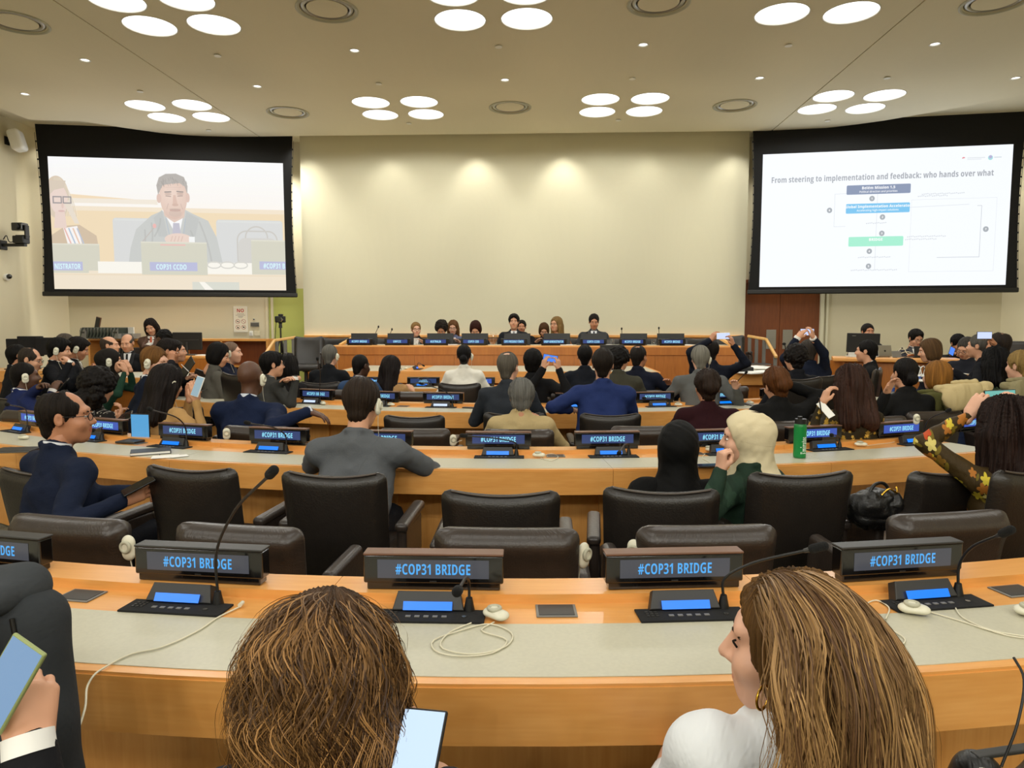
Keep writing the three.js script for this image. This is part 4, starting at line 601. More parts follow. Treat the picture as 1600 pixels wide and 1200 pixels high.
// ================================================================ left clerk area
{ let p = at(160, 530, 13.2), t = thing('low_bookcase', 'long low open wooden bookcase along the left recess wall', 'bookcase', [-7.0, 0, -13.5], -.1);
  const W = 3.7, H = 1.3; obj('top_board', box(W, .04, .42, 0, H - .02, 0), M.wood, t); obj('base_board', box(W, .06, .42, 0, .03, 0), M.wood, t); obj('back_panel', box(W, H - .06, .02, 0, H / 2, -.2), M.woodDoor, t); obj('shelf', box(W, .03, .4, 0, .78, 0), M.wood, t); for (let i = 0; i <= 4; i++) obj('divider', box(.04, H - .04, .42, -W / 2 + W * i / 4, H / 2, 0), M.wood, t);
  for (let i = 0; i < 8; i++) { const b = thing('hanging_folder', 'dark grey-green binder standing in the open bookcase', 'binder', [-8.3 + i * .07, .8, -13.32 - .0], -.1, 'binders in the bookcase'); obj('binder_cover', rbox(.045, .32, .26, .004, 0, .17, 0, 0, 0, -.18), M.graphite, b); obj('spine_label', box(.03, .06, .003, .02, .2, .131), M.grey, b); }
  p = at(128, 529, 13.0); for (let i = 0; i < 12; i++) { const b = thing('file_folder', 'dark green folder leaning in the row on the bookcase', 'folder', [p.x - .32 + i * .065, 1.3, -13.3], -.1, 'folders on the bookcase'); obj('folder_cover', rbox(.03, .22, .3, .004, 0, .11, 0, 0, 0, -.35), std({ color: '#3d443c', roughness: .7 }), b); obj('folder_sheets', box(.01, .2, .28, -.02, .105, 0), M.grey, b); }
  for (const [px, w] of [[103, 'left end of the folder row'], [157, 'right end of the folder row']]) { const q = at(px, 527, 13.0); const b = thing('file_box', `grey cardboard file box at the ${w}`, 'box', [q.x, 1.3, -13.28], -.1); obj('box_body', rbox(.13, .17, .26, .006, 0, .085, 0), M.grey, b); obj('box_slot', box(.08, .03, .004, 0, .12, .131), M.graphite, b); }
  p = at(115, 508, 13.0); t = thing('brown_folder', 'brown folder sticking up above the dark folder row', 'folder', [p.x, 1.3, -13.36], -.1); obj('folder_cover', rbox(.1, .42, .03, .005, 0, .21, 0, 0, 0, -.25), M.brown, t); obj('folder_sheets', rbox(.08, .4, .015, .003, .005, .21, .02, 0, 0, -.25), M.graphite, t);
  p = at(178, 522, 13.1); t = thing('paper_carton', 'grey carton with papers on the bookcase', 'box', [p.x, 1.3, -13.35], -.1); obj('carton', rbox(.22, .1, .25, .005, 0, .05, 0), M.grey, t); obj('upright_sheets', rbox(.12, .2, .03, .003, 0, .12, 0), M.offGrey, t);
  // clerk desk with large monitor
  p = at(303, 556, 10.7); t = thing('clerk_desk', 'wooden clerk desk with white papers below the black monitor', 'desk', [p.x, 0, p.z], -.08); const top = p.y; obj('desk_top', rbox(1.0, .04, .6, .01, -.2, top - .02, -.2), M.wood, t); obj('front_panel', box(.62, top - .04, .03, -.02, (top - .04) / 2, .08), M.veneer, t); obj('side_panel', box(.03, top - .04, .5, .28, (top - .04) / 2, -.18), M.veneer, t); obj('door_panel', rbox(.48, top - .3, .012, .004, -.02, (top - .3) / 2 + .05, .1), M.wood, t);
  const mp = at(293, 534, 10.9); t = thing('desktop_monitor', 'black desktop monitor seen from behind on the left clerk desk', 'monitor', [mp.x, top, mp.z], .05); obj('monitor_back', rbox(.45, .27, .03, .01, 0, mp.y - top + .01, 0), M.black, t); obj('vent_bar', box(.35, .012, .006, 0, mp.y - top + .03, .017), M.graphite, t); obj('stand', [rbox(.03, .2, .02, .004, 0, .1, .02), rbox(.22, .015, .16, .004, 0, .008, 0)], M.graphite, t);
  p = at(318, 556, 10.7); t = thing('paper_sheets', 'white papers on the left clerk desk below the monitor', 'paper', [p.x, top + .001, p.z - .1], 0); obj('sheets', box(.26, .012, .2, 0, .006, 0), M.paper, t);
  for (const [px, py, w, h, lab] of [[48, 541, .34, .3, 'small black equipment monitor by the left wall'], [82, 541, .44, .26, 'wide black monitor by the left wall'], [20, 545, .16, .3, 'black equipment case at the left wall']]) { const q = at(px, py, 10.6), b = thing('equipment_monitor', lab, 'monitor', [q.x, .9, q.z], .25); obj('monitor_shell', rbox(w, h, .05, .01, 0, q.y - .9, 0), M.blackMatt, b); obj('stand', [rbox(.05, q.y - .9, .03, .004, 0, (q.y - .9) / 2, -.02), rbox(.2, .015, .15, .004, 0, .008, 0)], M.black, b); }
  table('equipment_table', 'wooden equipment table at the left wall', sq(-9.3, -6.9, -9.9, -10.6), .9, null);
  const q2 = onY(4, 568, .9); micConsole([q2.x, .902, -10.05], .3, V(q2.x - .1, 1.12, -9.95), 'black console at the far left equipment table', 'consoles on the far table'); const q3 = at(68, 562, 9.9); micConsole([q3.x, .902, -10.05], .3, V(q3.x + .15, 1.05, -9.95), 'black console behind the man resting his chin', 'consoles on the far table'); const q4 = onY(212, 572, .9); micConsole([q4.x, .904, -9.25], .3, V(q4.x - .14, 1.0, -9.1), 'black console before the bald man in black suit', 'consoles on the far table');
}
// ================================================================ right clerk area
struct('platform_right', box(3.7, .25, 4.6, 6.75, .125, -11.5), M.carpet);
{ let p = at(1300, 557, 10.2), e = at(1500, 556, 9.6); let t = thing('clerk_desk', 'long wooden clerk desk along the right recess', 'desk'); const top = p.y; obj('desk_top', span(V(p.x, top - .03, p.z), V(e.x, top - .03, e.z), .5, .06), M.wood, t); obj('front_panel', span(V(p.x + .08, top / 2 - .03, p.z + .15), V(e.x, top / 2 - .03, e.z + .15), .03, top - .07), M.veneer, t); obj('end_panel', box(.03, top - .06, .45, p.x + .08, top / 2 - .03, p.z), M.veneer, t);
  const lerp = px => { const k = (px - 1300) / 200; return V(p.x + (e.x - p.x) * k, top, p.z + (e.z - p.z) * k); };
  let m = lerp(1350); t = thing('desktop_monitor', 'large black monitor on a pale stand at the right clerk desk', 'monitor', [m.x, top, m.z], -.1); obj('monitor_shell', rbox(.44, .27, .03, .008, 0, .2, 0, 0, 0, -.02), M.black, t); obj('maker_mark', box(.05, .008, .002, -.13, .3, .017), M.grey, t); obj('stand', [rbox(.34, .06, .05, .01, -.02, .035, -.01), rbox(.36, .015, .2, .004, -.02, .008, 0)], M.offGrey, t);
  m = lerp(1385); t = thing('laptop', 'open silver laptop beside the large black monitor', 'laptop', [m.x, top, m.z], .15); obj('lid', rbox(.2, .16, .008, .004, 0, .09, 0, -.2), M.steel, t); obj('keyboard_base', rbox(.2, .012, .14, .004, 0, .006, -.09), M.steel, t); obj('emblem', cyl(.014, .014, .002, 0, .09, .006, Math.PI / 2 - .2), M.graphite, t);
  m = lerp(1392); t = thing('tablet', 'small grey tablet propped before the silver laptop', 'tablet', [m.x + .03, top, m.z + .15], .1); obj('tablet_body', rbox(.13, .09, .008, .003, 0, .05, 0, -.3), M.grey, t); obj('prop', rbox(.06, .05, .006, .002, 0, .026, -.025, .3), M.black, t);
  m = lerp(1440); t = thing('laptop', 'open black laptop before the man in tie and glasses', 'laptop', [m.x + .02, top, m.z], -.05); obj('lid', rbox(.2, .15, .008, .004, 0, .085, 0, -.2), M.black, t); obj('keyboard_base', rbox(.2, .012, .14, .004, 0, .006, -.09), M.black, t);
  m = lerp(1393); t = thing('cable_bundle', 'loop of pale cables on the right clerk desk', 'cable', [m.x + .1, top, m.z + .05]); obj('cable', [tube([[-.06, .01, 0], [0, .1, 0], [.06, .14, 0], [.1, .06, .02], [.2, .05, 0]], .006, 24), tube([[-.05, .01, .03], [.02, .06, .02], [.12, .08, 0], [.24, .03, .02]], .005, 24)], M.cord, t); obj('cable_tie', rbox(.02, .02, .02, .004, .04, .13, 0), M.black, t);
  table('side_table', 'angled wooden table with a console between the clerk desk and the sideways man', [[5.0, -8.6], [4.75, -8.0], [5.9, -7.2], [6.7, -7.0], [6.9, -7.6], [6.0, -8.0]], .98, [[5.04, -8.5], [4.83, -8.05], [5.92, -7.28], [6.62, -7.1], [6.8, -7.55], [5.98, -7.95]]);
  let q = onY(1394, 569, .985); micConsole([q.x, .985, q.z], -.4, V(q.x - .16, 1.07, q.z + .1), 'black console on the angled table behind the sideways man', 'consoles on the far table');
  for (const [px, py, r] of [[1440, 588, .3], [1480, 585, -.4], [1425, 596, .1]]) { q = onY(px, py, .985); t = thing('paper_sheets', `white papers on the angled table ${px === 1440 ? 'before the black dock' : px === 1480 ? 'behind the blonde bob' : 'by the blue cup'}`, 'paper', [q.x, .987, q.z], r, 'papers on the angled table'); obj('sheets', [box(.26, .01, .2, 0, .005, 0), box(.2, .008, .28, .06, .013, .02, .5)], M.paper, t); }
  q = onY(1436, 588, .985); t = thing('headset_rack', 'tangle of black headsets with white cords on the angled table', 'headset', [q.x, 1.0, q.z]); for (let i = 0; i < 5; i++) { obj('headset', rbox(.025, .1, .03, .01, -.1 + i * .05, .05, .02 * (i % 2), 0, i, .2), M.black, t); obj('white_cord', tube([[-.12 + i * .05, .0, .03], [-.1 + i * .05, .09, .04], [-.06 + i * .05, .1, .02], [-.05 + i * .05, .01, .05]], .005, 14), M.white, t); }
  q = onY(1431, 595, .985); t = thing('paper_cup', 'small blue and white cup on the angled table', 'cup', [q.x, .99, q.z + .03]); obj('cup_wall', new THREE.LatheGeometry([[0, 0], [.028, 0], [.034, .06], [.031, .06], [.026, .004], [0, .004]].map(k => new THREE.Vector2(...k)), 20), M.white, t); obj('blue_band', new THREE.LatheGeometry([[.0305, .02], [.0335, .045]].map(k => new THREE.Vector2(...k)), 20), std({ color: '#2b4f9e', roughness: .5, side: THREE.DoubleSide }), t);
  q = at(1585, 545, 9.2); t = thing('wall_bench', 'dark upholstered bench by the right wall', 'bench', [q.x, 0, q.z], -.5); obj('bench_back', rbox(.75, .4, .1, .04, 0, q.y - .1, 0), M.leatherDark, t); obj('bench_seat', rbox(.75, .12, .5, .04, 0, .45, -.25), M.leatherDark, t); obj('bench_leg', [box(.04, .4, .04, -.33, .2, -.2), box(.04, .4, .04, .33, .2, -.2), box(.04, q.y - .25, .04, -.33, (q.y - .25) / 2, .02), box(.04, q.y - .25, .04, .33, (q.y - .25) / 2, .02)], M.black, t);
  q = at(1576, 561, 8.8); micConsole([q.x, q.y - .03, q.z], -.5, V(q.x, q.y + .02, q.z + .05), 'black console with lit display by the right bench', 'consoles on the far table'); table('side_table', 'small wooden table by the right bench', sq(q.x - .45, q.x + .4, q.z - .25, q.z + .25), q.y - .032, null);
  q = at(1597, 545, 8.9); t = thing('standing_monitor', 'tall black screen edge at the right wall', 'monitor', [q.x + .36, 0, q.z + .35], -.4); obj('screen_shell', rbox(.6, .5, .05, .01, 0, q.y, 0), M.black, t); obj('stand_pole', cyl(.03, .03, q.y - .2, 0, (q.y - .2) / 2, -.03), M.black, t); obj('stand_foot', rbox(.5, .03, .4, .01, 0, .015, 0), M.black, t);
}
// ================================================================ figures: distance fields meshed with surface nets
const cap = (a, ra, b, rb, k = .02, sub = false) => {
  const ax = a[0], ay = a[1], az = a[2], bx = b[0] - ax, by = b[1] - ay, bz = b[2] - az, L2 = bx * bx + by * by + bz * bz + 1e-12, m = Math.max(ra, rb);
  return { k, sub, lo: [0, 1, 2].map(i => Math.min(a[i], b[i]) - m), hi: [0, 1, 2].map(i => Math.max(a[i], b[i]) + m), f: (x, y, z) => { x -= ax; y -= ay; z -= az; let t = (x * bx + y * by + z * bz) / L2; t = t < 0 ? 0 : t > 1 ? 1 : t; x -= bx * t; y -= by * t; z -= bz * t; return Math.sqrt(x * x + y * y + z * z) - (ra + (rb - ra) * t); } };
};
const ell = (c, r, k = .02, sub = false) => ({ k, sub, lo: [0, 1, 2].map(i => c[i] - r[i]), hi: [0, 1, 2].map(i => c[i] + r[i]), f: (x, y, z) => { x -= c[0]; y -= c[1]; z -= c[2]; const a = x / r[0], b = y / r[1], d = z / r[2], k0 = Math.sqrt(a * a + b * b + d * d), e = a / r[0], g = b / r[1], h = d / r[2], k1 = Math.sqrt(e * e + g * g + h * h) + 1e-9; return k0 * (k0 - 1) / k1; } });
const smin = (a, b, k) => { const h = Math.max(k - Math.abs(a - b), 0) / k; return Math.min(a, b) - h * h * k * .25; };
const evalAt = (prims, x, y, z) => { let d = 1; for (const p of prims) { const v = p.f(x, y, z); d = p.sub ? -smin(-d, v, p.k) : smin(d, v, p.k); } return d; };
function net(prims, h, o = {}) {
  const lo = [1e9, 1e9, 1e9], hi = [-1e9, -1e9, -1e9]; for (const p of prims) if (!p.sub) for (let i = 0; i < 3; i++) { lo[i] = Math.min(lo[i], p.lo[i] - p.k - 2.5 * h); hi[i] = Math.max(hi[i], p.hi[i] + p.k + 2.5 * h); }
  const n = lo.map((l, i) => Math.ceil((hi[i] - l) / h) + 1), [nx, ny, nz] = n, sx = 1, sy = nx, sz = nx * ny, F = new Float32Array(nx * ny * nz).fill(1);
  for (const p of prims) {
    const a = p.lo.map((v, i) => Math.max(0, Math.floor((v - p.k - 2 * h - lo[i]) / h))), b = p.hi.map((v, i) => Math.min(n[i] - 1, Math.ceil((v + p.k + 2 * h - lo[i]) / h)));
    for (let z = a[2]; z <= b[2]; z++) for (let y = a[1]; y <= b[1]; y++) { let i = z * sz + y * sy + a[0]; for (let x = a[0]; x <= b[0]; x++, i++) { const v = p.f(lo[0] + x * h, lo[1] + y * h, lo[2] + z * h), d = F[i]; F[i] = p.sub ? -smin(-d, v, p.k) : smin(d, v, p.k); } }
  }
  const id = new Int32Array(nx * ny * nz).fill(-1), P = [], I = [], offs = [0, sx, sy, sx + sy, sz, sx + sz, sy + sz, sx + sy + sz], E = [[0, 1], [0, 2], [0, 4], [1, 3], [1, 5], [2, 3], [2, 6], [3, 7], [4, 5], [4, 6], [5, 7], [6, 7]];
  for (let z = 0; z < nz - 1; z++) for (let y = 0; y < ny - 1; y++) for (let x = 0; x < nx - 1; x++) {
    const i = z * sz + y * sy + x; let m = 0; for (let c = 0; c < 8; c++) if (F[i + offs[c]] < 0) m |= 1 << c; if (m === 0 || m === 255) continue;
    let px = 0, py = 0, pz = 0, k = 0; for (const [a, b] of E) { const fa = F[i + offs[a]], fb = F[i + offs[b]]; if ((fa < 0) === (fb < 0)) continue; const t = fa / (fa - fb); px += (a & 1) + ((b & 1) - (a & 1)) * t; py += ((a >> 1) & 1) + (((b >> 1) & 1) - ((a >> 1) & 1)) * t; pz += (a >> 2) + ((b >> 2) - (a >> 2)) * t; k++; }
    id[i] = P.length / 3; P.push(lo[0] + (x + px / k) * h, lo[1] + (y + py / k) * h, lo[2] + (z + pz / k) * h);
  }
  const quad = (a, b, c, d, flip) => { if (a < 0 || b < 0 || c < 0 || d < 0) return; flip ? I.push(a, c, b, a, d, c) : I.push(a, b, c, a, c, d); };
  for (let z = 1; z < nz - 1; z++) for (let y = 1; y < ny - 1; y++) for (let x = 1; x < nx - 1; x++) {
    const i = z * sz + y * sy + x, f0 = F[i] < 0;
    if (f0 !== F[i + sx] < 0) quad(id[i - sy - sz], id[i - sz], id[i], id[i - sy], !f0);
    if (f0 !== F[i + sy] < 0) quad(id[i - sx - sz], id[i - sx], id[i], id[i - sz], !f0);
    if (f0 !== F[i + sz] < 0) quad(id[i - sx - sy], id[i - sy], id[i], id[i - sx], !f0);
  }
  const g = new THREE.BufferGeometry(); g.setAttribute('position', new THREE.Float32BufferAttribute(P, 3)); g.setIndex(I); g.computeVertexNormals();
  if (o.warp) { const p = g.attributes.position, nn = g.attributes.normal; for (let i = 0; i < p.count; i++) { const x = p.getX(i), y = p.getY(i), z = p.getZ(i), w = o.warp(x, y, z); p.setXYZ(i, x + nn.getX(i) * w, y + nn.getY(i) * w, z + nn.getZ(i) * w); } g.computeVertexNormals(); }
  const p = g.attributes.position, uv = new Float32Array(p.count * 2);
  for (let i = 0; i < p.count; i++) { const x = p.getX(i), y = p.getY(i), z = p.getZ(i); if (o.uv === 'hair') { uv[2 * i] = Math.atan2(x, z) / 6.2832 + .5; uv[2 * i + 1] = y * 2.2 + z * .6; } else { uv[2 * i] = (x + .7 * z) * (o.us || 1); uv[2 * i + 1] = (y + .25 * z) * (o.us || 1); } }
  g.setAttribute('uv', new THREE.BufferAttribute(uv, 2)); return g;
}
function paint(g, fn) { const p = g.attributes.position, c = new Float32Array(p.count * 3); for (let i = 0; i < p.count; i++) { const v = fn ? fn(p.getX(i), p.getY(i), p.getZ(i)) : [1, 1, 1]; c[3 * i] = v[0]; c[3 * i + 1] = v[1]; c[3 * i + 2] = v[2]; } g.setAttribute('color', new THREE.BufferAttribute(c, 3)); return g; }
const headCache = {}, hairCache = {}, handCache = {};
const LOD = { far: .0075, mid: .0055, near: .0036 };
function headGeo(fem, lod) {
  const key = fem + lod; if (headCache[key]) return headCache[key]; const j = fem ? .93 : 1;
  const prims = [
    ell([0, .035, .018], [.076, .087, .097], .02), ell([0, -.03, -.03], [.063 * j, .085, .068], .03), ell([0, -.07, -.045], [.05 * j, .045, .05], .03), cap([-.012 * j, -.1, -.066], .018, [.012 * j, -.1, -.066], .018, .025),
    cap([-.034, .03, -.078], .016, [.034, .03, -.078], .016, .02), ell([.042, -.03, -.068], [.026, .026, .026], .025), ell([-.042, -.03, -.068], [.026, .026, .026], .025),
    ell([.031, .006, -.106], [.018, .012, .014], .014, true), ell([-.031, .006, -.106], [.018, .012, .014], .014, true),
    cap([0, .012, -.092], .0085, [0, -.026, -.113], .0125, .012), ell([.0125, -.031, -.1], [.009, .008, .011], .008), ell([-.0125, -.031, -.1], [.009, .008, .011], .008),
    cap([-.019, -.0555, -.091], .0062, [.019, -.0555, -.091], .0062, .008), cap([-.016, -.066, -.09], .0068, [.016, -.066, -.09], .0068, .008), cap([-.02, -.0605, -.101], .0022, [.02, -.0605, -.101], .0022, .004, true),
    ell([.079, -.004, .012], [.009, .032, .02], .008), ell([-.079, -.004, .012], [.009, .032, .02], .008), ell([.09, -.002, .006], [.008, .02, .011], .006, true), ell([-.09, -.002, .006], [.008, .02, .011], .006, true),
    cap([0, -.06, .022], .052 * j, [0, -.21, .05], .056 * j, .03),
  ];
  const g = net(prims, LOD[lod]);
  paint(g, (x, y, z) => { const l = (x / .026) ** 2 + ((y + .061) / .0125) ** 2; return l < 1 && z < -.078 ? [.86, .55, .52] : [1, 1, 1]; });
  return headCache[key] = g;
}
const streakWarp = (a, f) => (x, y, z) => { const u = Math.atan2(x, z) * f; return a * (noise3(u * 2.2, y * 9, 3) - .5) + a * .8 * (noise3(u * 6, y * 5, 9) - .5); };
function hairGeo(style, lod) {
  const key = style + lod; if (hairCache[key]) return hairCache[key];
  const face = ell([0, -.05, -.125], [.082, .146, .096], .012, true), ears = [ell([.09, -.006, .008], [.03, .032, .026], .008, true), ell([-.09, -.006, .008], [.03, .032, .026], .008, true)], under = [ell([.085, -.085, -.01], [.05, .06, .06], .015, true), ell([-.085, -.085, -.01], [.05, .06, .06], .015, true)];
  const capP = g => ell([0, .038, .02], [.077 + g, .088 + g, .098 + g], .02), nape = g => cap([0, -.01, .06], .055 + g, [0, -.062, .062], .042 + g, .02);
  let P, warp = streakWarp(.006, 6);
  const top = ell([0, .115, -.05], [.068, .065, .1], .02, true), crown = ell([0, .145, .05], [.05, .038, .055], .01, true);
  switch (style) {
    case 'buzz': P = [capP(.004), nape(.002), face, ...under, ...ears]; warp = null; break;
    case 'short': P = [capP(.012), nape(.004), face, ...under, ...ears]; break;
    case 'full': P = [capP(.018), ell([0, .085, -.03], [.07, .045, .075], .02), nape(.008), face, ...under, ...ears]; warp = streakWarp(.009, 6); break;
    case 'shaggy': P = [capP(.02), nape(.014), ell([0, -.05, .05], [.075, .05, .05], .02), face, ...under]; warp = streakWarp(.012, 8); break;
    case 'ring': P = [capP(.007), nape(.003), ell([0, .1, -.03], [.078, .075, .115], .02, true), face, ...under, ...ears]; break;
    case 'thin': P = [capP(.009), nape(.004), ell([0, .118, -.075], [.07, .06, .07], .02, true), crown, face, ...under, ...ears]; break;
    case 'patch': P = [capP(.011), nape(.005), crown, face, ...under, ...ears]; break;
    case 'bob': P = [capP(.02), ell([0, -.035, .025], [.105, .105, .105], .03), ell([0, -.14, -.03], [.06, .05, .1], .02, true), face]; break;
    case 'long': P = [capP(.018), ell([0, -.03, .03], [.1, .11, .1], .04), cap([-.045, -.05, .06], .06, [-.06, -.3, .085], .05, .04), cap([.045, -.05, .06], .06, [.06, -.3, .085], .05, .04), cap([.08, -.04, .0], .028, [.09, -.28, .02], .026, .03), cap([-.08, -.04, .0], .028, [-.09, -.28, .02], .026, .03), face]; warp = streakWarp(.012, 6); break;
    case 'vlong': P = [capP(.022), ell([0, -.03, .03], [.108, .12, .108], .04), cap([-.055, -.05, .06], .068, [-.085, -.42, .11], .06, .05), cap([.055, -.05, .06], .068, [.085, -.42, .11], .06, .05), cap([0, -.05, .08], .068, [0, -.44, .12], .06, .05), cap([.085, -.04, .0], .03, [.11, -.4, .04], .04, .04), cap([-.085, -.04, .0], .03, [-.11, -.4, .04], .04, .04), face]; warp = streakWarp(.022, 7); break;
    case 'mid': case 'nape': { const y = style === 'mid' ? -.27 : -.17; P = [capP(.022), ell([0, -.03, .03], [.108, .12, .108], .04), cap([-.055, -.05, .06], .068, [-.07, y, .1], .06, .05), cap([.055, -.05, .06], .068, [.07, y, .1], .06, .05), cap([.085, -.04, .0], .03, [.105, y, .04], .035, .04), cap([-.085, -.04, .0], .03, [-.105, y, .04], .035, .04), face]; warp = streakWarp(.02, 7); break; }
    case 'bun': P = [capP(.011), nape(.004), ell([0, -.035, .125], [.045, .05, .04], .015), face, ...under, ...ears]; warp = streakWarp(.005, 9); break;
    case 'updo': P = [capP(.018), nape(.006), ell([.01, .0, .12], [.06, .055, .04], .02), ell([-.02, .055, .105], [.045, .04, .04], .02), face, ...under, ...ears]; warp = streakWarp(.012, 8); break;
    case 'curly': case 'curlyshort': { P = [capP(.02), nape(.01)]; const b = style === 'curly' ? 1 : .6; for (let i = 0; i < 90; i++) { const t = i * 2.39996, yy = 1 - (i + .5) / 90 * 1.5, q = Math.sqrt(Math.max(0, 1 - yy * yy)); P.push(ell([q * Math.cos(t) * .09, .03 + yy * .1, .025 + q * Math.sin(t) * .1], [.024, .024, .024].map(v => v * (.8 + .5 * hash(i, 3))), .006)); } if (style === 'curly') for (let i = 0; i < 60; i++) P.push(ell([(hash(i, 8) - .5) * .2, -.02 - hash(i, 9) * .15, .03 + hash(i, 10) * .08], [.03, .03, .03], .008)); P.push(face); if (b < 1) P.push(...under, ...ears); warp = (x, y, z) => .012 * (noise3(x * 70, y * 70, z * 70) - .5); break; }
    case 'covered': P = [ell([0, .03, .012], [.092, .102, .112], .02), ell([0, .02, .06], [.088, .088, .085], .03), cap([0, -.05, .03], .085, [0, -.15, .035], .098, .04), ell([0, -.2, .03], [.17, .055, .125], .05), ell([0, -.02, -.125], [.06, .085, .065], .02, true)]; warp = (x, y, z) => .009 * (noise3(x * 16 + y * 14, y * 8 - z * 14, z * 12) - .5) + .005 * (noise3(x * 30 + y * 34, y * 12 - z * 40, 4) - .5); break;
  }
  if (style === 'covered_open') { P = [ell([0, .03, .012], [.092, .102, .112], .02), ell([0, .02, .06], [.088, .088, .085], .03), cap([0, -.05, .04], .082, [0, -.15, .035], .098, .04), ell([0, -.2, .03], [.17, .055, .125], .05), ell([0, -.02, -.13], [.115, .112, .085], .02, true)]; warp = (x, y, z) => .009 * (noise3(x * 16 + y * 14, y * 8 - z * 14, z * 12) - .5) + .006 * (noise3(x * 30 + y * 34, y * 12 - z * 40, 4) - .5); }
  return hairCache[key] = net(P, LOD[lod] * (style.startsWith('curly') ? .9 : 1), { uv: 'hair', warp });
}
// left hand: wrist at origin, fingers towards -z, palm down, thumb towards +x
function handGeo(pose, lod, right) {
  const key = pose + lod + right; if (handCache[key]) return handCache[key]; const m = right ? -1 : 1, curl = { relaxed: [.25, .4, .3], grip: [.75, .95, .6], flat: [.06, .1, .08], fist: [1.25, 1.5, 1.0], hold: [.45, .75, .5] }[pose];
  const P = [cap([m * -.02, 0, -.015], .016, [m * -.027, 0, -.08], .0125, .02), cap([0, 0, -.015], .018, [0, 0.002, -.085], .013, .02), cap([m * .018, 0, -.02], .017, [m * .026, 0, -.083], .013, .02), cap([0, 0, .03], .024, [0, 0, -.005], .022, .02)];
  for (const [x, z, l] of [[.027, -.088, .07], [.0095, -.092, .078], [-.009, -.09, .073], [-.0265, -.082, .057]]) { let p = [m * x, 0, z], a = 0, r = .0088; [.45, .31, .24].forEach((f, i) => { a += curl[i]; const q = [p[0] + m * x * .06, p[1] - Math.sin(a) * l * f, p[2] - Math.cos(a) * l * f]; P.push(cap(p, r, q, r - .0008, .004)); p = q; r -= .0008; }); }
  const tc = pose === 'fist' || pose === 'grip' ? 1 : pose === 'hold' ? .6 : 0; P.push(cap([m * .018, -.004, -.022], .0145, [m * (.045 - .012 * tc), -.012 - .018 * tc, -.05], .011, .012), cap([m * (.045 - .012 * tc), -.012 - .018 * tc, -.05], .0105, [m * (.056 - .035 * tc), -.018 - .024 * tc, -.082], .0085, .004));
  return handCache[key] = paint(net(P, lod === 'far' ? .0062 : lod === 'mid' ? .005 : .0034));
}
function mergeCol(list) { const gs = list.map(g => { const q = g.toNonIndexed ? (g.index ? g.toNonIndexed() : g) : g; const o = new THREE.BufferGeometry(); for (const k of ['position', 'normal', 'uv', 'color']) o.setAttribute(k, q.attributes[k].clone()); return o; }); return mergeGeometries(gs); }
const SK = { pale: '#d9a78c', light: '#cd9878', tan: '#b57d5c', brown: '#7a4f38', dark: '#573826', deep: '#452c1f' };
const matCache = {};
const skinMat = c => matCache['s' + c] ??= phys({ color: SK[c] || c, vertexColors: true, roughness: .52, sheen: .2, sheenRoughness: .6 });
const hairMat = (c, r = .42) => matCache['h' + c] ??= phys({ color: c, map: streak, bumpMap: streakBump, bumpScale: .004, roughness: .58, specularIntensity: .35 });
const clothMat = (c, o) => c.isMaterial ? c : matCache['c' + c + JSON.stringify(o || {})] ??= fabric(c, o);
const eyeW = std({ color: '#e6ddd2', roughness: .25 }), eyeI = std({ color: '#2a1c12', roughness: .2 });
const gEyeW = [-1, 1].map(s => ball(.0115, s * .031, .004, -.0845, 1.0, .46, 1, 10)), gEyeI = [-1, 1].map(s => ball(.0056, s * .031, .004, -.0942, 1, .95, .7, 8)), gBrow = [-1, 1].map(s => tube([V(s * .014, .0245, -.0965), V(s * .03, .0285, -.094), V(s * .049, .0215, -.081)], .0032, 8, 5));
const gSpec = merge([...[-1, 1].map(s => new THREE.TorusGeometry(.021, .0019, 6, 22).scale(1.1, .85, 1).rotateY(s * -.18).translate(s * .032, .003, -.108)), tube([V(-.009, .008, -.113), V(0, .011, -.116), V(.009, .008, -.113)], .0018, 6, 5), ...[-1, 1].map(s => tube([V(s * .054, .008, -.103), V(s * .073, .008, -.05), V(s * .08, .006, .012), V(s * .082, -.012, .022)], .0017, 10, 5))]);
const gEarRecv = merge([gRecv.clone().rotateY(Math.PI / 2), gPad.clone().rotateY(Math.PI / 2).translate(.013, .006, 0)]);
const core = [];
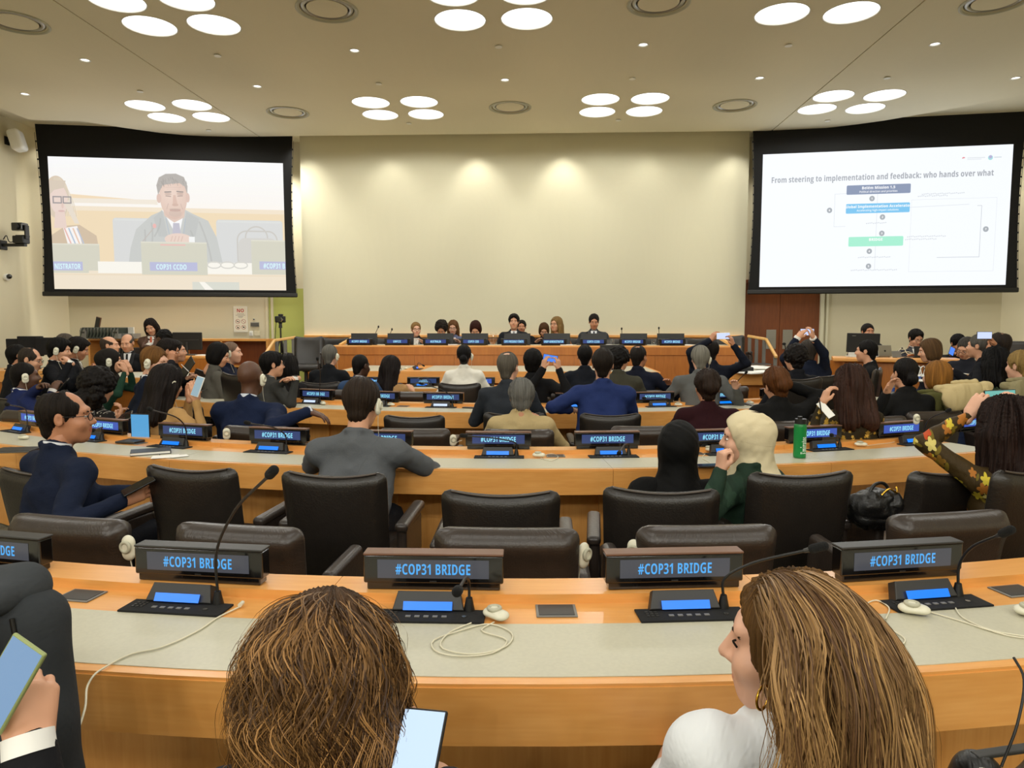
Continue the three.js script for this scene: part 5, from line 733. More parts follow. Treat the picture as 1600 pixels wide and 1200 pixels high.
function person(o) {
  const s = o.s || 1, a = (o.yaw || 0) * D2R, lod = o.lod || (o.d < 4.6 ? 'mid' : 'far'), base = o.base || 0, Hw = o.pos ? V(...o.pos) : at(o.at[0], o.at[1], o.d), lf = o.lean ?? .1, sd = o.side || 0, fem = !!o.f;
  const hx = Hw.x + Math.sin(a) * lf - Math.cos(a) * sd, hz = Hw.z + Math.cos(a) * lf + Math.sin(a) * sd;
  const t = thing('person', o.label, 'person', [hx, base, hz], a, o.group); t.updateMatrixWorld(true);
  const hy = Hw.y - base, hipY = o.stand ? .95 : Math.max(.46, Math.min(.62, hy - .68 * s)), H = V(sd, hy, -lf), N = V(sd * .8, hy - (o.neck || .158) * s, -lf + .045 * s + (o.hunch || 0)), sw = (fem ? .158 : .182) * s * (o.wide || 1), fat = (o.fat || 1) * s;
  const sp = sgn => [N.x + sgn * sw, N.y - .078 * s + (o.shrug || 0), N.z + .005 + (o.twist || 0) * sgn];
  const S = { L: sp(-1), R: sp(1) }, arms = {};
  const dflt = { desk: sg => [sg * .15, Math.max(.80 - (o.deskOff || 0), .6), Math.min(-lf - .2, -.34)], lap: sg => [sg * .1, hipY + .13, -.32], fold: sg => [sg * -.02, hipY + .2, -.26] };
  for (const k of ['L', 'R']) {
    const sg = k === 'L' ? -1 : 1, q = (o.arms || {})[k]; let W; if (q && q.px) W = t.worldToLocal(at(q.px[0], q.px[1], q.d)); else if (q && typeof q === 'object' && q.at) W = V(...q.at); else W = V(...dflt[(typeof q === 'string' ? q : o.pose) || 'desk'](sg));
    const Sv = V(...S[k]), l1 = .285 * s, l2 = .255 * s; let dv = W.clone().sub(Sv), L = dv.length(); const mx = (l1 + l2) * .985; if (L > mx) { dv.multiplyScalar(mx / L); W = Sv.clone().add(dv); L = mx; }
    const u = dv.clone().normalize(), c = (l1 * l1 + L * L - l2 * l2) / (2 * L), hgt = Math.sqrt(Math.max(0, l1 * l1 - c * c)); let pole = q && q.pole ? V(...q.pole) : V(sg * .75, -.8, .35); pole.addScaledVector(u, -pole.dot(u)).normalize();
    const El = Sv.clone().addScaledVector(u, c).addScaledVector(pole, hgt); arms[k] = { S: Sv, E: El, W, q: typeof q === 'object' && q ? q : {} };
  }
  const n3 = v => [v.x, v.y, v.z], hipC = [sd * .1, hipY, .0], kk = .05;
  const torso = (g) => [cap([hipC[0] - .085 * fat, hipY + .02, .02], .115 * fat + g, [N.x - .078 * fat, N.y - .19 * s, N.z + .0], .112 * fat + g, kk), cap([hipC[0] + .085 * fat, hipY + .02, .02], .115 * fat + g, [N.x + .078 * fat, N.y - .19 * s, N.z], .112 * fat + g, kk),
    cap([N.x - .03, N.y - .045 * s, N.z + .008], .058 * s + g, S.L, .056 * s + g, kk), cap([N.x + .03, N.y - .045 * s, N.z + .008], .058 * s + g, S.R, .056 * s + g, kk), cap([N.x, N.y + .012, N.z + .006], .054 * s + g, [N.x, N.y - .16 * s, N.z + .025], .1 * s + g, .05)];
  if (fem) { const bst = sg => ell([N.x + sg * .065, N.y - .2 * s, N.z - .075], [.062, .06, .06], .04); }
  const armP = (g, short) => ['L', 'R'].flatMap(k => { const A = arms[k], w = A.E.clone().lerp(A.W, .96); return [cap(n3(A.S), .057 * s + g, n3(A.E), .046 * s + g, .04), ...(short ? [] : [cap(n3(A.E), .046 * s + g, n3(w), .033 * s + g, .015)])]; });
  // body: one skin mesh (head, neck, hands, and the frame under the clothes)
  const parts = [], hq = new THREE.Quaternion().setFromEuler(new THREE.Euler((o.pitch || 0) * D2R, (o.turn || 0) * D2R, (o.roll || 0) * D2R, 'YXZ')), hs = s * (o.hs || 1), hm = new THREE.Matrix4().compose(H, hq, V(hs, hs, hs));
  parts.push(headGeo(fem, lod).clone().applyMatrix4(hm));
  for (const k of ['L', 'R']) {
    const A = arms[k], q = A.q; if (q.none) continue; let dir = q.dir ? V(...q.dir) : A.W.clone().sub(A.E); if (q.wdir) dir = V(...q.wdir).applyAxisAngle(V(0, 1, 0), -a); dir.normalize(); let pn = q.palm ? V(...q.palm) : V(0, -1, 0); if (q.wpalm) pn = V(...q.wpalm).applyAxisAngle(V(0, 1, 0), -a); pn.addScaledVector(dir, -pn.dot(dir)).normalize();
    const zc = dir.clone().negate(), yc = pn.clone().negate(), xc = yc.clone().cross(zc); const mm = new THREE.Matrix4().makeBasis(xc, yc, zc).scale(V(s * .98, s * .98, s * .98)).setPosition(A.W); parts.push(handGeo(q.hand || 'relaxed', lod, k === 'R').clone().applyMatrix4(mm));
  }
  parts.push(paint(net([...torso(-.03), ...armP(-.016), cap(n3(N), .05, [H.x, H.y - .1, H.z + .03], .05, .02)], .034)));
  obj('body', mergeCol(parts), skinMat(o.skin || 'light'), t);
  // clothes
  const kind = o.top[0], g = kind === 'blouse' ? -.004 : .006, jp = [...torso(g), ...armP(g - .002, kind === 'short')];
  if (kind === 'suit') jp.push(cap([N.x - .062 * s, N.y + .018 * s, N.z - .02], .017, [N.x - .035 * s, N.y + .04 * s, N.z + .05], .016, .012), cap([N.x - .035 * s, N.y + .04 * s, N.z + .05], .016, [N.x + .035 * s, N.y + .04 * s, N.z + .05], .016, .012), cap([N.x + .062 * s, N.y + .018 * s, N.z - .02], .017, [N.x + .035 * s, N.y + .04 * s, N.z + .05], .016, .012));
  if (o.top[2]?.extra) jp.push(...o.top[2].extra(N, S, s));
  const fh = o.lod === 'near' ? .007 : o.d < 4.6 ? .009 : .0145, wr = o.wrinkle ?? .015;
  obj(kind === 'suit' ? 'jacket' : kind === 'coat' ? 'cloak' : 'top', net(jp, fh, { us: o.top[2]?.us || 1, warp: (x, y, z) => wr * (noise3(x * 9 + 3, y * 13, z * 9) - .5) + wr * .5 * (noise3(x * 24, y * 30, z * 24 + 5) - .5) }), clothMat(o.top[1], o.top[2]?.mat), t);
  const nk = new THREE.Quaternion().setFromUnitVectors(V(0, 1, 0), H.clone().add(V(0, -.06, .02)).sub(N).normalize());
  if (o.shirt) { const col = obj('shirt_collar', new THREE.LatheGeometry([[.054, -.03], [.06, -.03], [.059, .006], [.056, .009], [.052, .006]].map(p => new THREE.Vector2(p[0] * s, p[1] * s)), 24), matCache['w' + o.shirt] ??= std({ color: o.shirt, roughness: .75, side: THREE.DoubleSide }), t); col.position.copy(N).add(V(0, .037 * s, .002)); col.quaternion.copy(nk); }
  if (o.cuffs) for (const k of o.cuffs) { const A = arms[k], d = A.W.clone().sub(A.E).normalize(), c = obj('shirt_cuff', cyl(.036 * s, .037 * s, .03, 0, 0, 0, 0, 0, 18), matCache['w' + (o.shirt || '#e9e9e6')] ??= std({ color: o.shirt || '#e9e9e6', roughness: .75, side: THREE.DoubleSide }), t); c.position.copy(A.W).addScaledVector(d, .002); c.quaternion.setFromUnitVectors(V(0, 1, 0), d); }
  const drape = (rows, off, x0, x1) => { const P = [], I = [], U = [], nx = 6; rows.forEach(y => { for (let i = 0; i <= nx; i++) { const x = N.x + x0(y) + (x1(y) - x0(y)) * i / nx, Y = N.y + y; let z = N.z - .3; for (let q = 0; q < 60; q++) { const dd = evalAt(jp, x, Y, z); if (dd < .0015) break; z += Math.max(dd * .8, .0015); if (z > N.z + .02) break; } P.push(x, Y, z - off); U.push(x, Y); } }); for (let j = 0; j < rows.length - 1; j++) for (let i = 0; i < nx; i++) { const q = j * (nx + 1) + i; I.push(q, q + 1, q + nx + 2, q, q + nx + 2, q + nx + 1); } const gg = new THREE.BufferGeometry(); gg.setAttribute('position', new THREE.Float32BufferAttribute(P, 3)); gg.setAttribute('uv', new THREE.Float32BufferAttribute(U, 2)); gg.setIndex(I); gg.computeVertexNormals(); return gg; };
  const dbl = (c) => matCache['d' + c] ??= std({ color: c, roughness: .8, side: THREE.DoubleSide });
  if (o.front) { const rows = [...Array(9).keys()].map(i => .01 - i * .034), w = y => .056 * (1 + Math.min(0, y) / .30) + .004; obj('shirt_front', drape(rows, .004, y => -w(y), y => w(y)), dbl(o.shirt || '#e9e9e6'), t); if (o.tie) obj('tie', drape(rows.map(y => y - .01), .009, y => -.014 - .02 * Math.abs(y), y => .014 + .02 * Math.abs(y)), dbl(o.tie), t); const lr = rows.map(y => y + .005); for (const sg of [-1, 1]) obj('lapel', drape(lr, .008, y => sg * (w(y) - .006), y => sg * (w(y) + .034 + .02 * Math.sin(-y * 9))), dbl(o.front), t); }
  // legs
  if (!o.noLegs) { const lp = []; for (const sg of [-1, 1]) { if (o.stand) { lp.push(cap([sg * .09, hipY, 0], .1, [sg * .1, .5, .01], .075, .04), cap([sg * .1, .5, .01], .07, [sg * .1, .08, .03], .05, .03)); } else lp.push(cap([sg * .1, hipY - .01, .02], .1, [sg * .13, hipY - .0, -.4], .075, .05), cap([sg * .13, hipY, -.4], .07, [sg * .13, .09, -.38], .048, .03)); } obj('trousers', net(lp, .028), clothMat(o.legs || '#1c1d22'), t); obj('shoes', net([-1, 1].map(sg => cap([sg * (o.stand ? .1 : .13), .045, o.stand ? .04 : -.36], .042, [sg * (o.stand ? .1 : .13), .04, o.stand ? -.13 : -.54], .038, .02)), .024), M.black, t); }
  // hair, eyes, glasses, receiver
  const onHead = (n, g2, m, sc = 1) => { const q = obj(n, g2, m, t); q.position.copy(H); q.quaternion.copy(hq); q.scale.setScalar(hs * sc); return q; };
  if (o.hair) { const hh = onHead(o.hair[0].startsWith('covered') ? 'headscarf' : 'hair', hairGeo(o.hair[0], lod), o.hair[0].startsWith('covered') ? clothMat(o.hair[1], { bumpScale: .003, roughness: .75 }) : hairMat(o.hair[1])); if (o.hairScale) hh.scale.multiply(V(...o.hairScale)); }
  if (o.face) for (const i of [0, 1]) { const e = onHead('eye', gEyeW[i], eyeW); obj('iris', gEyeI[i], eyeI, e); onHead('eyebrow', gBrow[i], hairMat(o.brow || (o.hair ? o.hair[1] : '#2a1d14'))); }
  if (o.glasses) onHead('glasses', gSpec, M.black);
  if (o.ear) { const sg = o.ear === 'L' ? -1 : 1, e = obj('earpiece', gEarRecv, M.ivory, t); e.position.copy(V(sg * .092, -.012, .008).multiplyScalar(hs).applyQuaternion(hq).add(H)); e.quaternion.copy(hq); e.scale.set(sg * hs * 1.1, hs * 1.1, hs * 1.1); const c0 = e.position.clone(); obj('earpiece_cord', tube([c0.clone().add(V(0, -.035, 0)), c0.clone().add(V(-sg * .005, -.1, -.01)), c0.clone().add(V(-sg * .01, -.22, -.05))], .0018, 10, 5), M.cord, t); }
  t.userData.label = o.label; t._arms = arms; t._H = H; t._hq = hq; t._N = N; t._S = S; t._jp = jp; return t;
}
// a phone: centre, the way its screen faces, and its long axis
function phone(pos, facing, along, label, screenMat, caseMat = M.black, s = 1) {
  const t = thing('smartphone', label, 'phone', pos, 0, 'phones held in the hall'); const z = facing.clone().normalize(), x = along.clone().addScaledVector(z, -along.dot(z)).normalize(), y = z.clone().cross(x); t.quaternion.setFromRotationMatrix(new THREE.Matrix4().makeBasis(x, y, z)); t.scale.setScalar(s);
  obj('phone_body', rbox(.15, .074, .009, .004, 0, 0, 0, 0, 0, 0, 3), caseMat, t); obj('phone_screen', new THREE.PlaneGeometry(.142, .067).translate(0, 0, .0048), screenMat, t); obj('camera_bump', rbox(.03, .03, .003, .001, -.055, .018, -.0055), M.graphite, t); return t;
}
// ================================================================ strand hair for the two foreground women
function strandHair(t, o) { // ribbons of hair that start on the scalp, fall by gravity and slide over head and clothes
  const P = [], Nn = [], C = [], I = [], lin = h => hex3(h).map(v => v <= .04045 ? v / 12.92 : ((v + .055) / 1.055) ** 2.4), dk0 = lin(o.dark), lt = lin(o.light), el = [.079, .09, .1], ec = V(0, .036, .02), g = V(0, -1, 0).applyQuaternion(t._hq.clone().invert()), iq = t._hq.clone().invert();
  const body = p => { const q = p.clone().applyQuaternion(t._hq).add(t._H); return { q, d: evalAt(t._jp, q.x, q.y, q.z) }; };
  for (let ci = 0; ci < o.clumps; ci++) {
    let d; for (;;) { d = V(rr(-1, 1), rr(-.5, 1), rr(-1, 1)); const L = d.length(); if (L > 1 || L < .1) continue; d.normalize(); if (d.z < -.3 && d.y < .6) continue; if (Math.abs(d.x) > .75 && d.y < -.1 && d.z < .1) continue; break; }
    const sgn = d.x > o.part ? 1 : -1, ph = 16 * noise3(d.x * 1.7 + 5, d.y * 1.7, d.z * 1.7 + 2) + rr(-.5, .5), ph2 = 16 * noise3(d.x * 1.7 + 15, d.y * 1.7, d.z * 1.7 + 9) + rr(-.5, .5), amp = o.amp * rr(.4, 1.3), fr = o.freq * rr(.75, 1.25), hgt = (d.y + .5) / 1.5, off = o.vol * (.1 + .9 * hgt) * rr(.55, 1.05), len = o.len * rr(.75, 1.05) * (.72 + .28 * hgt), tone = Math.min(1, Math.pow(rnd(), 1.3) * 1.1);
    for (let k = 0; k < o.per; k++) {
      const j = o.lock || .13, dd = d.clone().add(V(rr(-j, j), rr(-j, j), rr(-j, j))).normalize(); let p = V(dd.x * el[0], dd.y * el[1], dd.z * el[2]).add(ec); const n = dd.clone();
      let v = o.radial ? (tp => V((dd.x + rr(-.3, .3)) * tp, -1.2 * (1 - tp), (dd.z + .25 + rr(-.3, .3)) * tp))(Math.max(0, Math.min(1, dd.y * 1.15))) : (bk => V(sgn * .9 * (1 - .75 * bk), -1.3 * bk, o.back * (1 - bk)))(Math.min(1, Math.max(0, dd.z * 1.25))); v.addScaledVector(n, -v.dot(n)).normalize().addScaledVector(n, o.lift).normalize();
      const seg = o.seg, step = len / seg, so = off * rr(.85, 1.12), jit = V(rr(-1, 1), rr(-1, 1), rr(-1, 1)).multiplyScalar(o.fuzz * (rnd() < .08 ? 2.5 : 1)), tn = Math.min(1, Math.max(0, tone + rr(-.22, .22))), out = [];
      for (let i = 0; i <= seg; i++) {
        const f = i / seg, r = V(p.x, 0, p.z - .02).normalize(), b = V(-r.z, 0, r.x), w = amp * Math.min(1, f * 2); out.push(p.clone().addScaledVector(b, w * Math.sin(ph + f * fr)).addScaledVector(r, w * .7 * Math.cos(ph2 + f * fr * .9) + w * .3).addScaledVector(jit, f * f));
        v.lerp(g, o.drop + .3 * f).normalize(); p = p.clone().addScaledVector(v, step);
        const q = p.clone().sub(ec), e = .005 + so * Math.min(1, f * 2.5), kk = Math.sqrt((q.x / (el[0] + e)) ** 2 + (q.y / (el[1] + e)) ** 2 + (q.z / (el[2] + e)) ** 2); if (kk < 1) p = q.multiplyScalar(1 / kk).add(ec);
        if (p.z < -.04 && p.y < .06 && Math.abs(p.x) < .08) { p.z = -.04 + (p.z + .04) * .3; p.x = Math.sign(p.x || sgn) * Math.max(Math.abs(p.x), .076); }
        if (p.y < -.1) { const B = body(p), m = .006 + so * .4; if (B.d < m) { const h = .004, q0 = B.q, gr = V(evalAt(t._jp, q0.x + h, q0.y, q0.z) - B.d, evalAt(t._jp, q0.x, q0.y + h, q0.z) - B.d, evalAt(t._jp, q0.x, q0.y, q0.z + h) - B.d).normalize(); q0.addScaledVector(gr, m - B.d); p = q0.sub(t._H).applyQuaternion(iq); } const rad = Math.hypot(p.x, p.z - .035), mn = .06 + so * .5; if (p.y > -.2 && rad < mn) { p.x *= mn / rad; p.z = .035 + (p.z - .035) * mn / rad; } }
      }
      const hw = o.rad * rr(.6, 1.3), base = P.length / 3, tw = rr(-.9, .9);
      for (let i = 0; i <= seg; i++) { const q = out[i], a = out[Math.max(0, i - 1)], b = out[Math.min(seg, i + 1)], T = b.clone().sub(a).normalize(), R = V(q.x, q.y * .5, q.z - .02); R.addScaledVector(T, -R.dot(T)).normalize(); const S = T.clone().cross(R), Nv = R.clone().multiplyScalar(Math.cos(tw)).addScaledVector(S, Math.sin(tw)), W = S.clone().multiplyScalar(Math.cos(tw)).addScaledVector(R, -Math.sin(tw)).multiplyScalar(hw * (1 - .7 * (i / seg) ** 2)), cc = Math.min(1, tn * (.6 + .5 * i / seg)); for (const m of [-1, 1]) { P.push(q.x + W.x * m, q.y + W.y * m, q.z + W.z * m); Nn.push(Nv.x, Nv.y, Nv.z); for (let h = 0; h < 3; h++) C.push(dk0[h] + (lt[h] - dk0[h]) * cc); } }
      for (let i = 0; i < seg; i++) { const a = base + 2 * i; I.push(a, a + 1, a + 3, a, a + 3, a + 2); }
    }
  }
  const G = new THREE.BufferGeometry(); G.setAttribute('position', new THREE.Float32BufferAttribute(P, 3)); G.setAttribute('normal', new THREE.Float32BufferAttribute(Nn, 3)); G.setAttribute('color', new THREE.Float32BufferAttribute(C, 3)); G.setIndex(I);
  const m = obj('hair_strands', G, phys({ vertexColors: true, color: '#ffffff', roughness: .5, specularIntensity: .6, side: THREE.DoubleSide }), t); m.position.copy(t._H); m.quaternion.copy(t._hq); m.userData.kind = 'stuff'; return m;
}
// ================================================================ patterned cloth
function floral(bg, cols, n, r0, r1, w = 512, leaf = '#6b5a1c') {
  return ctex(w, w, c => { c.fillStyle = bg; c.fillRect(0, 0, w, w); const R = (i, k) => hash(i, k, 77); for (let i = 0; i < n; i++) { const x = R(i, 1) * w, y = R(i, 2) * w, r = r0 + (r1 - r0) * R(i, 3), col = cols[Math.floor(R(i, 4) * cols.length)]; for (const ox of [-w, 0, w]) for (const oy of [-w, 0, w]) { c.fillStyle = leaf; c.beginPath(); c.ellipse(x + ox + r * 1.2, y + oy + r * .6, r * .9, r * .35, R(i, 5) * 6, 0, 7); c.fill(); c.fillStyle = col; for (let k = 0; k < 5; k++) { const a = k * 1.2566 + R(i, 6) * 6; c.beginPath(); c.ellipse(x + ox + Math.cos(a) * r * .55, y + oy + Math.sin(a) * r * .55, r * .55, r * .36, a, 0, 7); c.fill(); } } } });
}
const rep = t => { t.wrapS = t.wrapT = THREE.RepeatWrapping; return t; };
const printOlive = fabric('#ffffff', { map: rep(floral('#3b2d14', ['#b3471f', '#c9b53a', '#a86a2a', '#d0c070', '#7a5a1f'], 30, 20, 40, 512, '#6f5f1e')), roughness: .6 }), printGold = fabric('#ffffff', { map: rep(floral('#2c2413', ['#b08a32', '#8c6d2a', '#c9a54e'], 90, 10, 22, 512, '#5a4a20')), roughness: .7 }), printRose = fabric('#ffffff', { map: rep(floral('#42503c', ['#a8404f', '#c27a80', '#6d7f5c', '#b9b59a'], 40, 16, 40, 512, '#34463a')), roughness: .8 }), printGreen = fabric('#ffffff', { map: rep(floral('#1f3327', ['#22382b', '#2b4233'], 20, 20, 30, 512, '#1b2d22')), roughness: .75 });
const dots = fabric('#ffffff', { map: rep(ctex(512, 512, c => { c.fillStyle = '#1d1b1a'; c.fillRect(0, 0, 512, 512); c.fillStyle = '#b5b0a6'; for (let i = 0; i < 700; i++) { c.beginPath(); c.arc(hash(i, 1, 5) * 512, hash(i, 2, 5) * 512, 4.2, 0, 7); c.fill(); } })), roughness: .8 });
const scr = (c, k = 1.1) => std({ color: '#0a0a0c', emissive: c, emissiveIntensity: k, roughness: .2 });
const scrBlue = scr('#4f8fff', .9), scrPale = scr('#cfdcff', 1.0), scrTeal = scr('#7fd0c4', .75), scrDark = std({ color: '#0c0d10', roughness: .15 });
const sel = '#eceae4';

// ================================================================ people on the dais
const DS = { base: DY, deskOff: 0 };
const dais = (px, py, o) => person({ at: [px, py], d: 12.15, base: DY, yaw: 180, face: 1, noLegs: true, lean: .14, ...o });
dais(650, 515, { f: 1, label: 'blonde woman in glasses and black jacket on the dais', hair: ['bun', '#b98f55'], top: ['suit', '#17171a'], shirt: '#e9e4dc', front: '#1d1d20', skin: 'pale', glasses: 1, turn: 12, yaw: 188, s: .97 });
dais(690, 514, { f: 1, label: 'dark-haired woman bent over behind the AUSTRALIA display', hair: ['curlyshort', '#2c211a'], top: ['suit', '#33302c'], skin: 'tan', pitch: -38, lean: .2, d: 11.95 });
dais(708, 512, { f: 1, label: 'woman with long light brown hair and blue-grey jacket on the dais', hair: ['long', '#8d6038'], top: ['suit', '#6d7391'], shirt: '#e9ecf2', front: '#6d7391', skin: 'pale', glasses: 1, pitch: -12, d: 12.7, s: .97 });
dais(743, 514, { f: 1, label: 'woman with reddish brown hair looking down behind the COP31 CEO display', hair: ['bob', '#4a2318'], top: ['suit', '#16161a'], skin: 'light', pitch: -40, lean: .2 });
dais(803, 503, { label: 'man in dark suit and grey tie in the dais centre', hair: ['full', '#1b1512'], top: ['suit', '#1d1f24'], shirt: '#eff1f3', front: '#24262c', tie: '#8a8f98', skin: 'light', s: 1.02 });
dais(850, 516, { f: 1, label: 'woman with brown parted hair looking down behind the administrator', hair: ['bob', '#6d4a2a'], top: ['suit', '#15161a'], skin: 'light', pitch: -30, d: 12.9, s: .95 });
dais(869, 507, { f: 1, label: 'blonde woman in glasses and brown top at the administrator place', hair: ['long', '#b28d55'], top: ['blouse', '#8a5c3c'], skin: 'light', glasses: 1, turn: -30, yaw: 172, s: .98 });
dais(928, 503, { label: 'speaker in dark grey suit and tie behind the COP31 CCDO display', hair: ['short', '#2a211c'], top: ['suit', '#33353a'], shirt: '#eef1f6', front: '#3b3d43', tie: '#3f4154', skin: 'tan', pitch: -14, s: 1.02 });
person({ at: [815, 511], d: 12.9, base: DY, yaw: 180, noLegs: true, label: 'person in dark clothes hidden behind the man in the dais centre', hair: ['short', '#231a14'], top: ['suit', '#17181c'], skin: 'tan', s: .96 });

// ================================================================ left side of the hall
person({ at: [29, 556], d: 8.4, yaw: -45, label: 'dark-haired man in black suit nearest the left wall', hair: ['short', '#171310'], top: ['suit', '#17181c'], shirt: sel, skin: 'tan', pose: 'lap' });
person({ at: [48, 562], d: 7.6, yaw: -65, label: 'grey balding man in glasses and dark suit reading, left wall side', hair: ['thin', '#4b4036'], top: ['suit', '#191b20'], shirt: sel, skin: 'light', glasses: 1, face: 1, pitch: -15, turn: -10, pose: 'lap' });
person({ at: [40, 588], d: 6.5, yaw: -35, label: 'man in bright navy suit with ivory earpiece by the left edge', hair: ['buzz', '#1a1310'], top: ['suit', '#1d2750'], shirt: '#e6e3e0', skin: 'dark', ear: 'R', turn: -15, lean: .12, cuffs: ['R'], arms: { R: { px: [82, 612], d: 6.35, hand: 'hold' }, L: { px: [76, 598], d: 6.2, hand: 'hold' } } });
person({ at: [93, 547], d: 8.0, yaw: -70, label: 'man in dark suit resting his chin on his hand, ivory earpiece', hair: ['full', '#16120f'], top: ['suit', '#16171b'], shirt: sel, skin: 'light', face: 1, ear: 'R', pitch: -10, lean: .2, cuffs: ['R'], arms: { R: { px: [110, 566], d: 7.75, wdir: [-.5, .4, 0], hand: 'fist', pole: [1, -1, -.2] }, L: 'desk' } });
person({ at: [104, 537], d: 9.4, yaw: -60, label: 'grey-haired person with earpiece behind the chin-resting man', hair: ['short', '#6e6258'], top: ['suit', '#22242a'], skin: 'pale', ear: 'R', pose: 'lap' });
person({ at: [122, 545], d: 8.4, yaw: -62, label: 'dark-haired man in black suit and tie looking at a phone, earpiece', hair: ['full', '#231b16'], top: ['suit', '#15161a'], shirt: sel, front: '#17181c', tie: '#25262c', skin: 'tan', face: 1, ear: 'R', pitch: -22, lean: .16, cuffs: ['R'], arms: { R: { px: [137, 579], d: 8.1, hand: 'hold' }, L: { px: [145, 576], d: 8.3, hand: 'hold' } } });
person({ at: [172, 540], d: 9.6, yaw: -75, label: 'bald man in black suit seen in profile beside the bookcase', hair: ['ring', '#5a4a3e'], top: ['suit', '#17181b'], shirt: sel, skin: 'light', face: 1, pose: 'lap' });
person({ at: [199, 536], d: 10.3, yaw: 188, label: 'bald man in black suit and dark tie facing the hall', hair: ['ring', '#77706a'], top: ['suit', '#131417'], shirt: '#eceff2', front: '#17181b', tie: '#121316', skin: 'light', face: 1, pitch: -16 });
person({ at: [236, 511], d: 11.6, yaw: 195, f: 1, stand: true, label: 'woman with long dark hair and brown jacket leaning over by the bookcase', hair: ['long', '#2a1b15'], top: ['suit', '#4a352a'], shirt: '#d9d4cc', front: '#54392c', tie: '#b5502c', skin: 'light', face: 1, pitch: -24, roll: -10, lean: .25, arms: { L: { px: [250, 540], d: 11.2, hand: 'relaxed' }, R: { px: [238, 545], d: 11.2 } } });
person({ at: [256, 530], d: 11.0, yaw: 150, label: 'black-haired person before the leaning woman', hair: ['curlyshort', '#0f0c0b'], top: ['suit', '#191a1e'], skin: 'dark', pose: 'lap', pitch: -20 });
person({ at: [172, 564], d: 7.4, yaw: -60, f: 1, label: 'woman in dark green top with black covering, hands at her mouth', hair: ['covered', '#17130f'], top: ['blouse', '#1d3a2c'], skin: 'light', face: 1, ear: 'R', lean: .22, arms: { R: { px: [196, 580], d: 7.2, wdir: [-.3, .9, 0], hand: 'fist', pole: [1, -1, 0] }, L: { px: [202, 575], d: 7.4, wdir: [-.4, .8, 0], hand: 'fist' } } });
person({ at: [155, 604], d: 5.6, yaw: -20, f: 1, label: 'woman with dark curly hair in a black and white dotted blouse', hair: ['curly', '#1a1412'], hairScale: [1.2, 1.05, 1.1], top: ['blouse', dots, { us: 2.2 }], skin: 'light', pitch: -18, lean: .16, arms: { R: { px: [186, 657], d: 5.4, hand: 'hold', palm: [-.6, -.2, .6] } } });
person({ at: [242, 566], d: 6.0, yaw: -42, label: 'red-blond man in navy suit with ivory earpiece', hair: ['short', '#9a6a35'], top: ['suit', '#141b2b'], shirt: '#e6e9ec', skin: 'pale', face: 1, ear: 'R', turn: -50, pitch: -10, lean: .2 });
person({ at: [264, 549], d: 7.8, yaw: -65, label: 'dark-haired man holding an earpiece to his ear behind the red-blond man', hair: ['full', '#261c17'], top: ['suit', '#1b1b20'], skin: 'tan', face: 1, pitch: -10, arms: { R: { px: [268, 565], d: 7.55, wdir: [0, 1, -.1], hand: 'grip', pole: [.6, -1, .3] } } });
person({ at: [275, 549], d: 8.3, yaw: -75, f: 1, label: 'dark-haired woman in profile holding a tablet', hair: ['bun', '#1d1512'], top: ['suit', '#17181d'], skin: 'light', face: 1, arms: { R: { px: [290, 592], d: 8.0, hand: 'hold' }, L: { px: [298, 590], d: 8.2, hand: 'hold' } } });
person({ at: [262, 598], d: 5.4, yaw: -22, f: 1, label: 'woman with long dark hair and beige top with earpiece', hair: ['long', '#231a17'], hairScale: [1.1, 1, 1.05], top: ['blouse', '#b9935f'], skin: 'light', ear: 'R', pitch: -15, turn: -10, arms: { R: { px: [306, 625], d: 5.2, wdir: [-.1, 1, -.1], hand: 'hold', pole: [1, -1, 0] }, L: { px: [296, 620], d: 5.5, wdir: [0, 1, -.2], hand: 'hold' } } });
const navyMan = person({ at: [104, 652], d: 3.5, yaw: -28, label: 'balding man in navy suit and glasses turned to the right', hair: ['thin', '#2a211b'], top: ['suit', '#171f33'], shirt: '#d7dbe2', skin: 'tan', face: 1, glasses: 1, turn: -42, lean: .06, s: 1.05, wide: 1.05, twist: 0, arms: { R: { px: [192, 782], d: 3.35, hand: 'hold', palm: [-.6, -.3, .2] }, L: { px: [205, 768], d: 3.5, hand: 'hold' } } });
person({ at: [342, 555], d: 8.0, yaw: -55, f: 1, label: 'woman with short black hair and grey jacket by the clerk desk', hair: ['bob', '#14100f'], top: ['suit', '#55524b'], skin: 'light', pitch: -20, turn: -20, face: 1, pose: 'lap' });
person({ at: [362, 551], d: 8.3, yaw: -80, label: 'bald man in navy suit with earpiece seen in profile', hair: ['buzz', '#a98a74'], top: ['suit', '#1a2136'], skin: 'pale', face: 1, ear: 'R', pose: 'lap' });
person({ at: [392, 591], d: 5.4, yaw: -6, label: 'bald man in navy suit with one arm stretched over the next chair', top: ['suit', '#16203a'], shirt: '#cdd5e0', skin: 'dark', ear: 'R', s: 1.08, wide: 1.15, cuffs: ['R'], lean: .02, arms: { R: { px: [484, 643], d: 5.15, wdir: [1, -.35, 0], hand: 'relaxed', pole: [0, -.3, 1] }, L: 'lap' } });
person({ at: [426, 570], d: 7.3, yaw: -40, label: 'black-haired man in glasses and grey suit, arms crossed on a chair back', hair: ['full', '#15110f'], top: ['suit', '#3a3a38'], shirt: sel, skin: 'light', glasses: 1, face: 1, turn: -15, lean: .2, cuffs: ['R'], arms: { R: { px: [462, 591], d: 7.0, wdir: [-.8, 0, .1], hand: 'relaxed', pole: [1, -.4, 0] }, L: { px: [450, 594], d: 7.0 } } });
person({ at: [452, 573], d: 7.8, yaw: -10, f: 1, label: 'woman with long straight black hair beside the grey-suited man in glasses', hair: ['long', '#191412'], top: ['suit', '#1d1c1e'], skin: 'light', pose: 'lap' });
